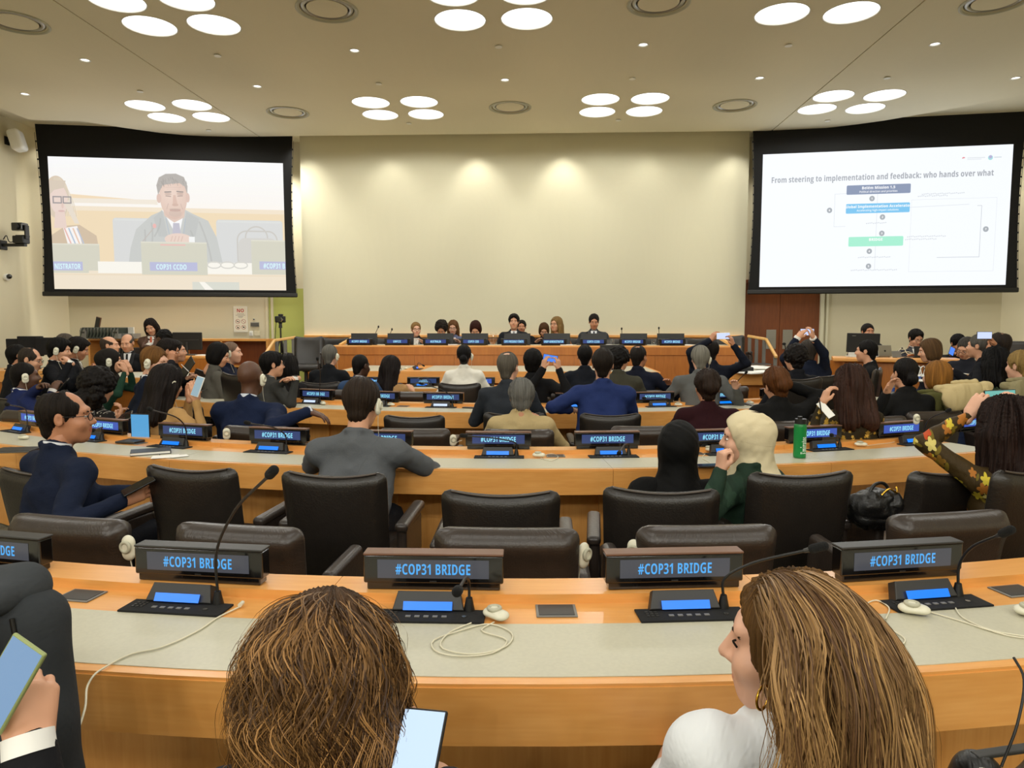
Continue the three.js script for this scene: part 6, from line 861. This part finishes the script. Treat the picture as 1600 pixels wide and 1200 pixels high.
person({ at: [516, 556], d: 8.5, yaw: -8, label: 'grey-haired man in black suit with earpiece before the dais', hair: ['short', '#8b8880'], top: ['suit', '#17191d'], shirt: '#e8e8e6', skin: 'pale', ear: 'R', lean: .14 });
person({ at: [564, 572], d: 7.9, yaw: -14, label: 'man with cropped black hair in a mid-blue suit', hair: ['buzz', '#171210'], top: ['suit', '#33496a'], shirt: '#e6e9ee', skin: 'deep', turn: -12, pitch: -8 });
person({ at: [612, 575], d: 8.0, yaw: -12, f: 1, label: 'woman with long dark hair and tan ruffled top in glasses', hair: ['long', '#241a18'], top: ['blouse', '#a98458'], skin: 'light', glasses: 1, turn: -20, pitch: -12 });
person({ at: [725, 556], d: 8.5, yaw: 4, f: 1, label: 'person with short black hair in a white jacket and earpiece', hair: ['bun', '#141011'], top: ['suit', '#e2dfd3'], skin: 'brown', ear: 'R', wide: 1.08, lean: .16 });

// ================================================================ middle of the hall
person({ at: [565, 632], d: 3.95, yaw: -3, label: 'brown-haired man in grey suit leaning on the second desk row', hair: ['full', '#3b2c20'], top: ['suit', '#5a5d61'], skin: 'light', ear: 'R', pitch: -16, lean: .3, hunch: .04, s: 1.06, wide: 1.12, arms: { R: { at: [.12, .8, -.5], hand: 'flat', pole: [1, -.35, .1] }, L: { at: [-.1, .8, -.5], hand: 'flat', pole: [-1, -.35, .1] } } });
person({ at: [794, 574], d: 6.2, yaw: -4, label: 'grey balding man in charcoal jacket left of the raised phone', hair: ['patch', '#7d7568'], top: ['suit', '#2c3036'], skin: 'pale', turn: -12, s: 1.03 });
person({ at: [833, 566], d: 7.35, yaw: -10, label: 'black-haired person in black jacket holding up a phone before the dais', hair: ['shaggy', '#100d0d'], top: ['suit', '#151517'], skin: 'light', ear: 'R', arms: { L: { px: [849, 576], d: 7.1, wdir: [.15, 1, 0], wpalm: [.8, 0, -.5], hand: 'hold', pole: [-.6, -1, .2] }, R: { px: [873, 577], d: 7.1, wdir: [-.1, 1, 0], wpalm: [-.8, 0, -.5], hand: 'hold', pole: [.6, -1, .3] } } });
phone(at(860, 560, 7.1), V(-.1, 0, 1), V(1, -.15, 0), 'phone held up by the black-haired person before the dais centre', scrBlue);
person({ at: [815, 621], d: 5.25, yaw: 0, label: 'person with thick grey hair in a tan jacket', hair: ['shaggy', '#8d8c86'], neck: .125, top: ['suit', '#b39f74'], skin: 'tan', pitch: -12, lean: .1, wide: .98 });
person({ at: [914, 557], d: 8.2, yaw: -5, label: 'black-haired man in dark suit left of the blue suit', hair: ['short', '#141010'], top: ['suit', '#181b22'], shirt: sel, skin: 'light', lean: .14 });
person({ at: [942, 570], d: 6.05, yaw: -6, label: 'brown-haired man in royal blue suit leaning on the third row', hair: ['short', '#2b2119'], top: ['suit', '#22305e'], skin: 'light', lean: .26, s: 1.06, wide: 1.08, arms: { L: { px: [890, 640], d: 6.1, hand: 'relaxed', pole: [-.8, -1, .2] }, R: { at: [.16, .8, -.62], hand: 'relaxed', pole: [.5, -1, .2] } } });
person({ at: [968, 562], d: 7.5, yaw: -16, label: 'man with black curls in an olive-grey jacket', hair: ['curlyshort', '#15110f'], top: ['suit', '#3e3d33'], shirt: sel, skin: 'light', turn: -10 });
person({ at: [998, 558], d: 8.0, yaw: -18, label: 'balding man in navy suit with white cuff reclining', hair: ['patch', '#2d2622'], top: ['suit', '#171b29'], skin: 'tan', turn: -14, wide: 1.1, arms: { R: { px: [1046, 600], d: 7.7, hand: 'relaxed', pole: [1, -.6, .2] } } });
person({ at: [1111, 549], d: 8.3, yaw: -4, label: 'man in dark suit raising a white phone over his head', hair: ['short', '#2c2622'], top: ['suit', '#171b26'], skin: 'tan', glasses: 1, arms: { L: { px: [1110, 532], d: 8.1, wdir: [.5, .85, 0], wpalm: [.8, -.2, -.5], hand: 'hold', pole: [-1, -.2, .2] }, R: { px: [1146, 540], d: 8.0, wdir: [-.3, .95, 0], wpalm: [-.8, 0, -.5], hand: 'hold', pole: [1, -.8, .2] } } });
phone(at(1130, 525, 8.0), V(0, 0, 1), V(1, .03, 0), 'white-lit phone raised before the right dais chair', scrPale, M.white, 1);
person({ at: [1094, 561], d: 7.3, yaw: -6, label: 'man with silver hair in a grey suit with earpiece', hair: ['full', '#a8a496'], top: ['suit', '#5c5d5c'], shirt: '#dfe0df', skin: 'pale', ear: 'R', wide: 1.12, lean: .08, arms: { L: { at: [-.3, .75, -.3] }, R: { px: [1150, 606], d: 7.0 } } });
person({ at: [1105, 606], d: 5.25, yaw: -4, f: 1, label: 'woman with brown hair gathered up in maroon velvet', hair: ['updo', '#3a2a20'], top: ['blouse', '#2a1116', { mat: { roughness: .95 } }], skin: 'tan', wide: 1.12, neck: .125, pitch: -8 });
person({ at: [1213, 602], d: 5.3, yaw: 6, f: 1, label: 'woman with auburn bun in black jacket, hand behind her neck', hair: ['updo', '#7a4a24'], top: ['suit', '#141414'], skin: 'light', neck: .13, pitch: -8, roll: 8, arms: { R: { px: [1235, 603], d: 5.4, wdir: [-.8, .2, -.2], hand: 'fist', pole: [1, -.5, .2] } } });

// ================================================================ right side of the hall
person({ at: [1242, 560], d: 7.0, yaw: 8, f: 1, label: 'dark-haired person in black jacket before the double doors', hair: ['curlyshort', '#1d1613'], top: ['suit', '#14151a'], skin: 'light', wide: 1.05 });
person({ at: [1262, 549], d: 7.9, yaw: 10, label: 'grey-haired man in navy suit raising a phone before the double doors', hair: ['short', '#5d544c'], top: ['suit', '#161c2c'], shirt: sel, skin: 'light', cuffs: ['L', 'R'], arms: { L: { px: [1246, 528], d: 7.6, wdir: [.6, .8, 0], wpalm: [.8, -.3, -.5], hand: 'hold', pole: [-1, -.2, .2] }, R: { px: [1271, 529], d: 7.6, wdir: [-.2, 1, 0], wpalm: [-.8, 0, -.5], hand: 'hold', pole: [1, -.4, .2] } } });
phone(at(1261, 519, 7.6), V(0, 0, 1), V(1, 0, 0), 'phone raised before the steel door plates', scrPale);
person({ at: [1328, 601], d: 5.0, yaw: 6, f: 1, label: 'woman with very long wavy brown hair in a gold patterned dress', hair: ['mid', '#4a2e22'], top: ['blouse', printGold, { us: 2.4 }], skin: 'light', pitch: -10, lean: .12, arms: { L: { px: [1285, 630], d: 4.8, hand: 'hold' } } });
person({ at: [1353, 549], d: 8.4, yaw: 70, label: 'man in black suit turned sideways in his chair before the large monitor', hair: ['short', '#161211'], top: ['suit', '#17181a'], shirt: '#e4e2dc', skin: 'light', face: 1, turn: -15, pose: 'lap' });
person({ at: [1356, 519], d: 11.0, yaw: 180, label: 'man looking over the large black monitor', hair: ['short', '#241b16'], top: ['suit', '#26282d'], shirt: sel, skin: 'tan', face: 1, base: .25 });
person({ at: [1431, 529], d: 10.5, yaw: 182, label: 'man in dark grey suit, tie and glasses typing at the clerk desk', hair: ['full', '#1b1511'], top: ['suit', '#33343a'], shirt: '#eceae4', front: '#3a3b40', tie: '#17181c', skin: 'light', face: 1, glasses: 1, pitch: -20, base: .25, arms: { L: { px: [1440, 556], d: 10.1, hand: 'flat' }, R: { px: [1420, 556], d: 10.1, hand: 'flat' } } });
person({ at: [1452, 548], d: 8.2, yaw: 72, f: 1, label: 'woman with clipped wavy brown hair in profile before the typing man', hair: ['bob', '#7a5a38'], top: ['suit', '#1c2130'], skin: 'light', face: 1, pitch: -12, pose: 'lap' });
person({ at: [1413, 584], d: 5.9, yaw: 4, f: 1, label: 'woman with black hair in a low bun and black jacket', hair: ['bun', '#1c1615'], top: ['suit', '#161616'], skin: 'light', lean: .1, arms: { L: { px: [1385, 614], d: 5.6, hand: 'relaxed' } } });
person({ at: [1463, 588], d: 6.3, yaw: 12, f: 1, label: 'woman with a golden blonde bob in navy', hair: ['bob', '#c08238'], top: ['blouse', '#1d2742'], skin: 'pale', turn: 12 });
person({ at: [1497, 537], d: 10.4, yaw: 178, label: 'bearded dark-haired man in black looking at a phone by the right recess', hair: ['full', '#17110f'], top: ['suit', '#16171a'], skin: 'tan', face: 1, pitch: -22, base: .25, arms: { L: { px: [1488, 552], d: 10.0, hand: 'hold' }, R: { px: [1497, 556], d: 10.0 } } });
phone(at(1487, 549, 10.0), V(.2, .5, .8), V(.5, .8, 0), 'blue-lit phone in the hands of the bearded man', scrBlue);
person({ at: [1509, 544], d: 8.7, yaw: 120, label: 'grey-haired man in glasses bending forward, right side', hair: ['short', '#5f5952'], top: ['suit', '#22242b'], skin: 'light', face: 1, glasses: 1, pitch: -30, roll: 10, pose: 'lap' });
person({ at: [1529, 541], d: 7.7, yaw: 52, label: 'grey-haired man in black suit looking towards the dais, right side', hair: ['short', '#77736b'], top: ['suit', '#14151a'], shirt: '#e6e6e2', skin: 'light', face: 1, turn: -10, wide: 1.05, arms: { L: { px: [1490, 580], d: 7.5, hand: 'relaxed' } } });
person({ at: [1560, 539], d: 7.5, yaw: 28, label: 'balding man holding a phone over the grey-haired man', hair: ['patch', '#3a2e27'], top: ['suit', '#1a1a1d'], skin: 'tan', arms: { R: { px: [1549, 532], d: 7.2, wdir: [-.5, .6, 0], hand: 'hold', pole: [.5, -1, .3] } } });
phone(at(1538, 524, 7.15), V(0, 0, 1), V(1, 0, 0), 'phone held up beside the right recess wall', scrPale);
person({ at: [1553, 566], d: 6.6, yaw: 14, f: 1, label: 'black-haired woman in a rose and green patterned top', hair: ['nape', '#121011'], top: ['blouse', printRose, { us: 2 }], skin: 'tan' });
person({ at: [1594, 572], d: 6.2, yaw: 20, f: 1, label: 'woman with blonde hair pinned up and a beige scarf at the right edge', hair: ['updo', '#c9a562'], top: ['coat', '#8d8468', { extra: (N, S, s) => [ell([N.x, N.y + .01, N.z], [.1, .06, .1], .03)] }], skin: 'pale' });
person({ at: [1572, 668], d: 3.25, yaw: 14, f: 1, s: 1.02, label: 'woman with long dark brown hair in a floral olive dress photographing', hair: ['vlong', '#33201a'], hairScale: [1.12, 1, 1.1], top: ['blouse', printOlive, { us: 2.6 }], skin: 'pale', lean: .1, lod: 'mid', arms: { L: { px: [1516, 648], d: 3.35, wdir: [.55, .75, -.1], wpalm: [.4, -.4, -.8], hand: 'hold', pole: [-1, -.9, .1] }, R: { px: [1600, 640], d: 3.4, hand: 'hold', pole: [1, -.8, 0] } } });
phone(at(1562, 621, 3.45), V(0, .05, 1), V(1, .05, 0), 'phone held up by the woman in the floral dress', scrTeal);

// ================================================================ two women in headscarves
person({ at: [1061, 700], d: 3.6, yaw: -8, f: 1, label: 'woman in a black headscarf and black cloak at the second row', hair: ['covered', '#090909'], hairScale: [1.08, 1.08, 1.08], top: ['coat', '#0a0a0a', { extra: (N, S, s) => [cap([S.L[0], S.L[1], S.L[2]], .085, [N.x - .2, N.y - .45, N.z + .02], .14, .06), cap([S.R[0], S.R[1], S.R[2]], .085, [N.x + .2, N.y - .45, N.z + .02], .14, .06)] }], skin: 'tan', pose: 'lap', wide: 1.05, turn: -10 });
person({ at: [1164, 684], d: 3.5, yaw: 38, f: 1, label: 'woman in a cream headscarf and embroidered green jacket, hand at her chin', hair: ['covered_open', '#d8cba8'], hairScale: [1.05, 1.04, 1.05], top: ['suit', printGreen, { us: 1.3 }], skin: 'pale', face: 1, brow: '#3b2a1d', turn: 42, roll: 6, pitch: -4, lean: .02, wide: 1.05, arms: { L: { px: [1126, 736], d: 3.3, wdir: [.05, 1, 0], wpalm: [.9, 0, -.2], hand: 'fist', pole: [-.6, -1, .2] }, R: 'lap' } });
{ const t = scene.children.filter(c => c.name.startsWith('person')).pop(); const p = obj('hair_edge', hairGeo('short', 'mid'), hairMat('#4a3220'), t); p.position.copy(t._H); p.quaternion.copy(t._hq); p.scale.set(.98, .97, 1.02);
  // gold embroidery on the back of the jacket
  const N = t._N, g = [], bz = (x, y) => { let z = N.z + .3; for (let q = 0; q < 80; q++) { const d = evalAt(t._jp, x, y, z); if (d < .001) break; z -= Math.max(.001, d * .8); } return z + .002; }; for (let i = 0; i < 16; i++) { const a = i / 16 * 6.28, x = N.x + .07 + Math.cos(a) * .065, y = N.y - .1 + Math.sin(a) * .035; g.push(ball(.011, x, y, bz(x, y), 1, 1.6, .45, 8)); } for (let i = 0; i < 12; i++) { const x = N.x - .06 + i * .022, y = N.y - .11 + .018 * Math.sin(i * 2.1); g.push(ball(.01, x, y, bz(x, y), 1, 1.4, .45, 8)); } obj('gold_embroidery', g, std({ color: '#b98a25', roughness: .5, metalness: .3 }), t); }

// ================================================================ foreground
const curlyW = person({ at: [512, 1056], d: 1.18, yaw: -4, f: 1, lod: 'near', label: 'woman with tousled curly brown hair seen from behind in the foreground', hair: ['bob', '#6a4a2c'], hairScale: [1.0, 1.0, 1.0], top: ['suit', '#2c2c30'], skin: 'light', pitch: -12, lean: .12, legs: '#202024', shrug: .02, arms: { R: { px: [690, 1225], d: 1.12, hand: 'hold', palm: [-.5, -.4, 0] }, L: { px: [560, 1260], d: 1.1 } } });
strandHair(curlyW, { dark: '#3a2411', light: '#b0824c', clumps: 470, per: 24, lock: .075, part: .1, radial: 1, amp: .016, freq: 14, vol: .045, len: .36, back: .8, lift: .2, drop: .13, fuzz: .01, seg: 22, rad: .0010 });
phone(at(650, 1186, 1.1), V(-.1, .75, .65), V(.1, .65, -.75), 'bright phone held by the curly-haired woman', scr('#cfe6ff', 1.05), M.black, 1.0);
const blondeW = person({ at: [1234, 1008], d: 1.22, yaw: 10, f: 1, lod: 'near', label: 'woman with long dark blonde hair and gold hoop earring in a white blazer', hair: ['long', '#8a6336'], hairScale: [.97, .97, .97], top: ['suit', '#dfe2e5'], skin: 'pale', turn: 60, pitch: -2, lean: .02, hunch: -.05, shrug: .045, wide: .92, hs: .97, legs: '#d9dbdc', pose: 'lap', s: .98 });
strandHair(blondeW, { dark: '#543820', light: '#bf9660', clumps: 400, per: 24, part: .3, amp: .007, freq: 17, vol: .012, len: .5, back: .8, lift: .08, drop: .1, lock: .1, fuzz: .007, seg: 18, rad: .0011 });
{ const e = obj('hoop_earring', new THREE.TorusGeometry(.019, .0024, 8, 28), M.brass, blondeW); e.position.copy(blondeW.worldToLocal(at(1192, 1090, 1.13))); e.rotation.y = .6; }
person({ at: [-190, 1010], d: 1.2, yaw: -20, label: 'person at the left edge of whom only a suited arm shows', hair: ['short', '#2a201a'], top: ['suit', '#1b1b1e'], shirt: '#f0efeb', skin: 'light', lod: 'near', lean: .05, cuffs: ['R'], arms: { R: { px: [45, 1165], d: 1.1, wdir: [-.25, .8, -.5], wpalm: [-.6, .2, -.6], hand: 'grip', pole: [.4, -1, .3] }, L: { at: [-.1, .6, -.1], none: true } } });
phone(at(12, 1068, 1.08), V(-.1, .25, .95), V(.45, .85, -.2), 'phone in a pale green case held at the left edge', std({ color: '#101216', emissive: '#8fb4dc', emissiveIntensity: .75, roughness: .2 }), std({ color: '#8f9a63', roughness: .5 }), .9);
for (const i of [0, 1]) { const sg = i ? 1 : -1, b = obj('eyebrow', gBrow[i], hairMat('#5a3f26'), blondeW), l = obj('eyelash', tube([V(sg * .018, .004, -.0925), V(sg * .03, .0065, -.0955), V(sg * .043, .002, -.088)], .0022, 8, 5), hairMat('#2a1a10'), blondeW); for (const q of [b, l]) { q.position.copy(blondeW._H); q.quaternion.copy(blondeW._hq); q.scale.setScalar(.95); } }
for (const [p, l] of [[curlyW, 'dark leather armchair of the curly-haired foreground woman'], [blondeW, 'dark leather armchair of the blonde foreground woman']]) makeDelegate([p.position.x, 0, p.position.z + .02], p.rotation.y, .95, l);
// ================================================================ small things
const bagLeather = std({ color: '#0b0b0b', roughness: .42, bumpMap: leatherBump, bumpScale: .002 });
{ // backpack at the left edge
  const p = at(14, 1095, 1.42), t = thing('backpack', 'dark grey fabric backpack at the left edge of the foreground desk', 'backpack', [p.x, p.y - .3, p.z], -.25), cl = fabric('#34373a', { bumpScale: .004 });
  obj('pack_body', net([cap([-.09, .06, 0], .08, [-.08, .46, -.01], .075, .06), cap([.07, .06, 0], .08, [.05, .46, -.01], .075, .06), cap([-.08, .25, .05], .08, [.06, .25, .05], .08, .06)], .01, { warp: (x, y, z) => .014 * (noise3(x * 12, y * 10, z * 12) - .5) }), cl, t);
  obj('top_flap', net([cap([-.14, .5, .06], .028, [.05, .53, .05], .03, .04), cap([-.14, .38, .11], .018, [.01, .42, .1], .018, .05), cap([-.15, .5, .0], .05, [.03, .53, -.02], .05, .04)], .008, { warp: (x, y, z) => .008 * (noise3(x * 20, y * 18, z * 20) - .5) }), fabric('#3c3f42', { bumpScale: .004 }), t);
  const sk = (x, y) => { let z = .3; const bp = [cap([.07, .06, 0], .08, [.05, .46, -.01], .075, .06), cap([-.08, .25, .05], .08, [.06, .25, .05], .08, .06)]; for (let q = 0; q < 80; q++) { const d = evalAt(bp, x, y, z); if (d < .002) break; z -= Math.max(.001, d * .8); } return [x, y, Math.max(z, 0) + .004]; };
  obj('zip_seam', tube([.5, .42, .34, .26, .18, .1].map((y, i) => sk(.085 + .02 * Math.sin(i), y)), .005, 30, 6), M.black, t); obj('zip_seam', tube([.48, .4, .32, .24, .16, .08].map(y => sk(.04, y)), .004, 30, 6), M.graphite, t);
  obj('zip_pull', rbox(.014, .06, .006, .003, .15, .33, .085, 0, 0, .3), M.black, t); obj('strap', tube([[.13, .1, .08], [.18, .12, .1], [.17, .03, .1], [.13, -.05, .08]], .016, 16, 6), M.black, t); obj('buckle', rbox(.05, .05, .015, .006, .175, .12, .1), M.blackGloss, t);
}
{ // black handbag at the lower right
  const p = at(1590, 1225, 1.25), t = thing('handbag', 'glossy black leather handbag below the desk, right of the blonde woman', 'handbag', [p.x, p.y - .17, p.z], .25);
  obj('bag_body', net([cap([-.1, .05, 0], .05, [-.085, .2, 0], .04, .04), cap([.1, .05, 0], .05, [.085, .2, 0], .04, .04), cap([-.08, .12, 0], .06, [.08, .12, 0], .06, .05)], .007, { warp: (x, y, z) => .004 * (noise3(x * 24, y * 24, z * 24) - .5) }), bagLeather, t); obj('strap', tube([[-.07, .23, .03], [-.03, .3, .02], [.01, .36, -.01], [.02, .38, -.04]], .0025, 18, 6), M.black, t); obj('handle', tube([[-.03, .22, .04], [.0, .28, .05], [.06, .28, .05], [.09, .21, .04]], .006, 18, 7), M.blackGloss, t); obj('ring', new THREE.TorusGeometry(.012, .003, 6, 16).translate(-.11, .22, .03), M.chrome, t); obj('top_zip', rbox(.19, .008, .02, .003, 0, .235, .0), M.graphite, t);
}
{ // black handbag with gold chain on the chair
  const p = at(1366, 786, 3.35), t = thing('handbag', 'crumpled black leather bag with gold chain on the chair armrest', 'handbag', [p.x, p.y - .11, p.z], .2);
  obj('bag_body', net([ell([0, .08, 0], [.12, .09, .08], .03), ell([.06, .11, .01], [.06, .06, .06], .03), ell([-.07, .09, .01], [.06, .07, .06], .03)], .007, { warp: (x, y, z) => .045 * Math.abs(noise3(x * 26, y * 26, z * 26) - .5) }), bagLeather, t); obj('gold_chain', tube([[.0, .16, .05], [.03, .19, .06], [.07, .17, .06], [.09, .19, .03]], .005, 30, 6), M.brass, t); obj('handle', tube([[-.06, .14, .03], [-.02, .2, .02], [.05, .2, 0], [.09, .13, .01]], .008, 18, 6), M.black, t);
}
{ // green drinking bottle
  const p = onY(1249, 714, .756), H = .2, R = .037, t = thing('drinking_bottle', 'green metal drinking bottle with black cap on the second desk row', 'bottle', [p.x, .7545, p.z], .25);
  const lab = ctex(256, 512, c => { c.fillStyle = '#12863f'; c.fillRect(0, 0, 256, 512); c.save(); c.translate(100, 470); c.rotate(-Math.PI / 2); c.fillStyle = '#e9f2ea'; c.font = 'bold 74px serif'; c.fillText('Emirates', 0, 0, 300); c.restore(); });
  const g = new THREE.CylinderGeometry(R, R, H - .02, 32, 1, true, -Math.PI / 2, Math.PI * 2); g.translate(0, H / 2, 0); obj('bottle_wall', g, std({ map: lab, roughness: .35, metalness: .1 }), t); obj('shoulder', new THREE.LatheGeometry([[R, H - .01], [R * .97, H], [R * .8, H + .012], [.02, H + .014]].map(q => new THREE.Vector2(...q)), 28), std({ color: '#0f7a38', roughness: .35 }), t); obj('bottle_base', cyl(R, R * .96, .012, 0, .006, 0, 0, 0, 28), std({ color: '#0f7a38', roughness: .35 }), t);
  obj('cap', [cyl(.033, .034, .03, 0, H + .022, 0, 0, 0, 24), cyl(.014, .014, .016, -.005, H + .044, 0, 0, 0, 16)], M.black, t); obj('carry_loop', tube([[.03, H + .02, 0], [.046, H + .03, 0], [.044, H + .0, 0], [.034, H - .005, 0]], .004, 14, 6), M.black, t);
}
for (const [px, py, w, cap0] of [[1261, 621, 'with a blue cap, right of the auburn bun', '#2f62c4'], [1393, 617, 'with a white cap, between the wavy hair and the low bun', '#e4e6e8']]) {
  const p = onY(px, py, .756), t = thing('water_bottle', 'clear plastic water bottle ' + w, 'bottle', [p.x, .753, p.z]);
  obj('bottle_wall', new THREE.LatheGeometry([[0, .002], [.03, .002], [.032, .06], [.03, .07], [.032, .08], [.032, .14], [.014, .185], [.013, .2], [.011, .2], [.012, .184], [.03, .138], [.03, .006], [0, .006]].map(q => new THREE.Vector2(...q)), 24), phys({ color: '#e9eef0', transmission: .75, roughness: .12, thickness: 0 }), t); obj('label_band', new THREE.LatheGeometry([[.0325, .045], [.0325, .09]].map(q => new THREE.Vector2(...q)), 24), std({ color: '#3557a5', roughness: .5, side: THREE.DoubleSide }), t); obj('cap', cyl(.0155, .0155, .018, 0, .207, 0, 0, 0, 18), std({ color: cap0, roughness: .45 }), t);
}
{ let p = onY(236, 707, .756), t = thing('notebook', 'closed black notebook with cream page edges on the second desk row', 'notebook', [p.x, .7535, p.z], .5); obj('cover', [rbox(.23, .003, .15, .0015, 0, .0175, 0), rbox(.23, .003, .15, .0015, 0, .0015, 0), rbox(.23, .018, .004, .0015, 0, .009, -.074)], std({ color: '#1d2530', roughness: .5 }), t); obj('pages', box(.222, .013, .144, -.002, .0095, .001), M.paper, t); obj('ribbon', box(.004, .001, .06, .05, .0015, .09), M.black, t);
  p = onY(258, 713, .756); t = thing('loose_papers', 'white paper sheets beside the closed black notebook', 'paper', [p.x, .7535, p.z], .4); obj('sheet', box(.15, .0015, .1, 0, .001, 0), M.paper, t); obj('sheet', box(.1, .0015, .07, .08, .003, .02, .3), M.paper, t);
  p = onY(26, 704, .756); t = thing('leather_folder', 'thin black folder at the desk edge left of the navy suit', 'folder', [p.x, .7535, p.z], .2); obj('cover', rbox(.24, .014, .17, .004, 0, .007, 0), M.black, t); obj('inner_sheets', box(.22, .004, .15, .004, .007, .012), M.grey, t);
  p = at(222, 668, 5.0); t = thing('laptop', 'laptop with a lit blue screen between chairs, right of the navy suit', 'laptop', [p.x, .755, p.z + .02], -.15); obj('lid_screen', box(.15, .17, .006, 0, .1, 0), M.black, t); obj('laptop_screen', new THREE.PlaneGeometry(.14, .16).translate(0, .1, .0035), scr('#5fb0e8', .8), t); obj('keyboard_base', rbox(.15, .014, .16, .004, 0, .007, .08), M.graphite, t);
}
// phones and tablets in hands or on desks
phone(at(216, 759, 3.36), V(-.2, .9, .4), V(.7, .2, -.6), 'black phone in the hand of the man in navy and glasses', scrDark);
phone(at(98, 602, 6.3), V(-.6, .6, .4), V(.6, .6, 0), 'dark phone held by the man in bright navy', scrDark);
phone(at(147, 576, 8.15), V(-.5, .7, .5), V(.8, .3, 0), 'phone held by the black-suited man with tie and receiver', scrDark);
phone(at(193, 652, 5.35), V(-.3, .6, .7), V(.9, .2, 0), 'dark phone held by the woman in the dotted blouse', scrDark, M.grey);
phone(at(309, 604, 5.15), V(-.3, .3, .9), V(.2, 1, 0), 'pale phone held by the woman in the beige top', scr('#b9d8e4', .6), M.white);
phone(onY(735, 637, .757).setY(.759), V(0, 1, 0), V(1, 0, .25), 'black phone lying on the third desk row', scrDark);
phone(onY(1107, 728, .757).setY(.759), V(0, 1, 0), V(1, 0, -.2), 'black phone lying between the women in headscarves', scrDark);
{ let p = at(291, 577, 8.0), t = thing('tablet', 'dark tablet leaning on the knees of the profile woman', 'tablet', [p.x, p.y, p.z], -.9); obj('tablet_body', rbox(.2, .28, .01, .005, 0, 0, 0, -.5, 0, -.4), M.black, t); obj('pen', cyl(.004, .004, .14, .09, .02, .03, .4, .9), M.white, t);
  p = at(1290, 640, 4.75); t = thing('paper_pad', 'white note sheet held by the woman with very long wavy hair', 'paper', [p.x, p.y, p.z]); obj('sheet', rbox(.05, .13, .006, .002, 0, 0, 0, -.7, .2, .45), M.paper, t); obj('pen', cyl(.004, .004, .12, -.04, .03, .01, .3, .3), M.black, t);
  p = onY(858, 632, .756); t = thing('glass_jar', 'small glass beside the tan jacket on the third desk row', 'glass', [p.x, .7535, p.z]); obj('glass_wall', new THREE.LatheGeometry([[0, .002], [.026, .002], [.03, .08], [.028, .08], [.024, .008], [0, .008]].map(q => new THREE.Vector2(...q)), 18), M.glass, t);
  p = onY(740, 633, .756); t = thing('cable_loop', 'dark cable with plug on the third desk row behind the lying phone', 'cable', [p.x, .756, p.z]); obj('cable', tube([[-.1, .003, 0], [0, .02, -.02], [.1, .004, .01], [.16, .003, -.02]], .004, 20, 6), M.black, t); obj('plug', rbox(.03, .015, .02, .004, .16, .006, -.02), M.ivory, t);
}
// coats laid over chair backs
function drapedCoat(px, py, d, turn, w, h, col, label) {
  const p = at(px, py, d), t = thing('draped_coat', label, 'coat', [p.x, p.y, p.z], turn), wf = (x, y, z) => .022 * (noise3(x * 14, y * 9, z * 14) - .5) + .012 * (noise3(x * 40, y * 8, 2) - .5);
  obj('coat_body', net([cap([-w, -.01, 0], .035, [w, .0, 0], .04, .03), ell([0, -h * .45, .05], [w * 1.02, h * .62, .032], .04), ell([-w * .4, -h * .6, .055], [w * .5, h * .6, .035], .04)], .01, { warp: wf }), fabric(col, { bumpScale: .005 }), t);
  obj('sleeve', net([cap([w * .6, -.02, .05], .035, [w * .95, -h * .6, .1], .032, .03), cap([w * .95, -h * .6, .1], .03, [w * .8, -h * 1.2, .11], .024, .03)], .01, { warp: wf }), fabric(col, { bumpScale: .005 }), t); obj('collar', net([cap([-.1, .03, .0], .022, [.1, .035, .01], .022, .03)], .009, { warp: wf }), fabric(col, { bumpScale: .005 }), t);
}
drapedCoat(1452, 618, 6.2, .2, .12, .2, '#5b5a34', 'olive green jacket draped over a chair back');
drapedCoat(1505, 604, 5.75, .25, .24, .16, '#c2b084', 'beige coat draped over a chair back beside the floral dress');
drapedCoat(1590, 600, 5.9, .3, .14, .24, '#8a8262', 'khaki scarf hanging below the blonde pinned-up hair');
scene.add(camera); renderer.render(scene, camera);
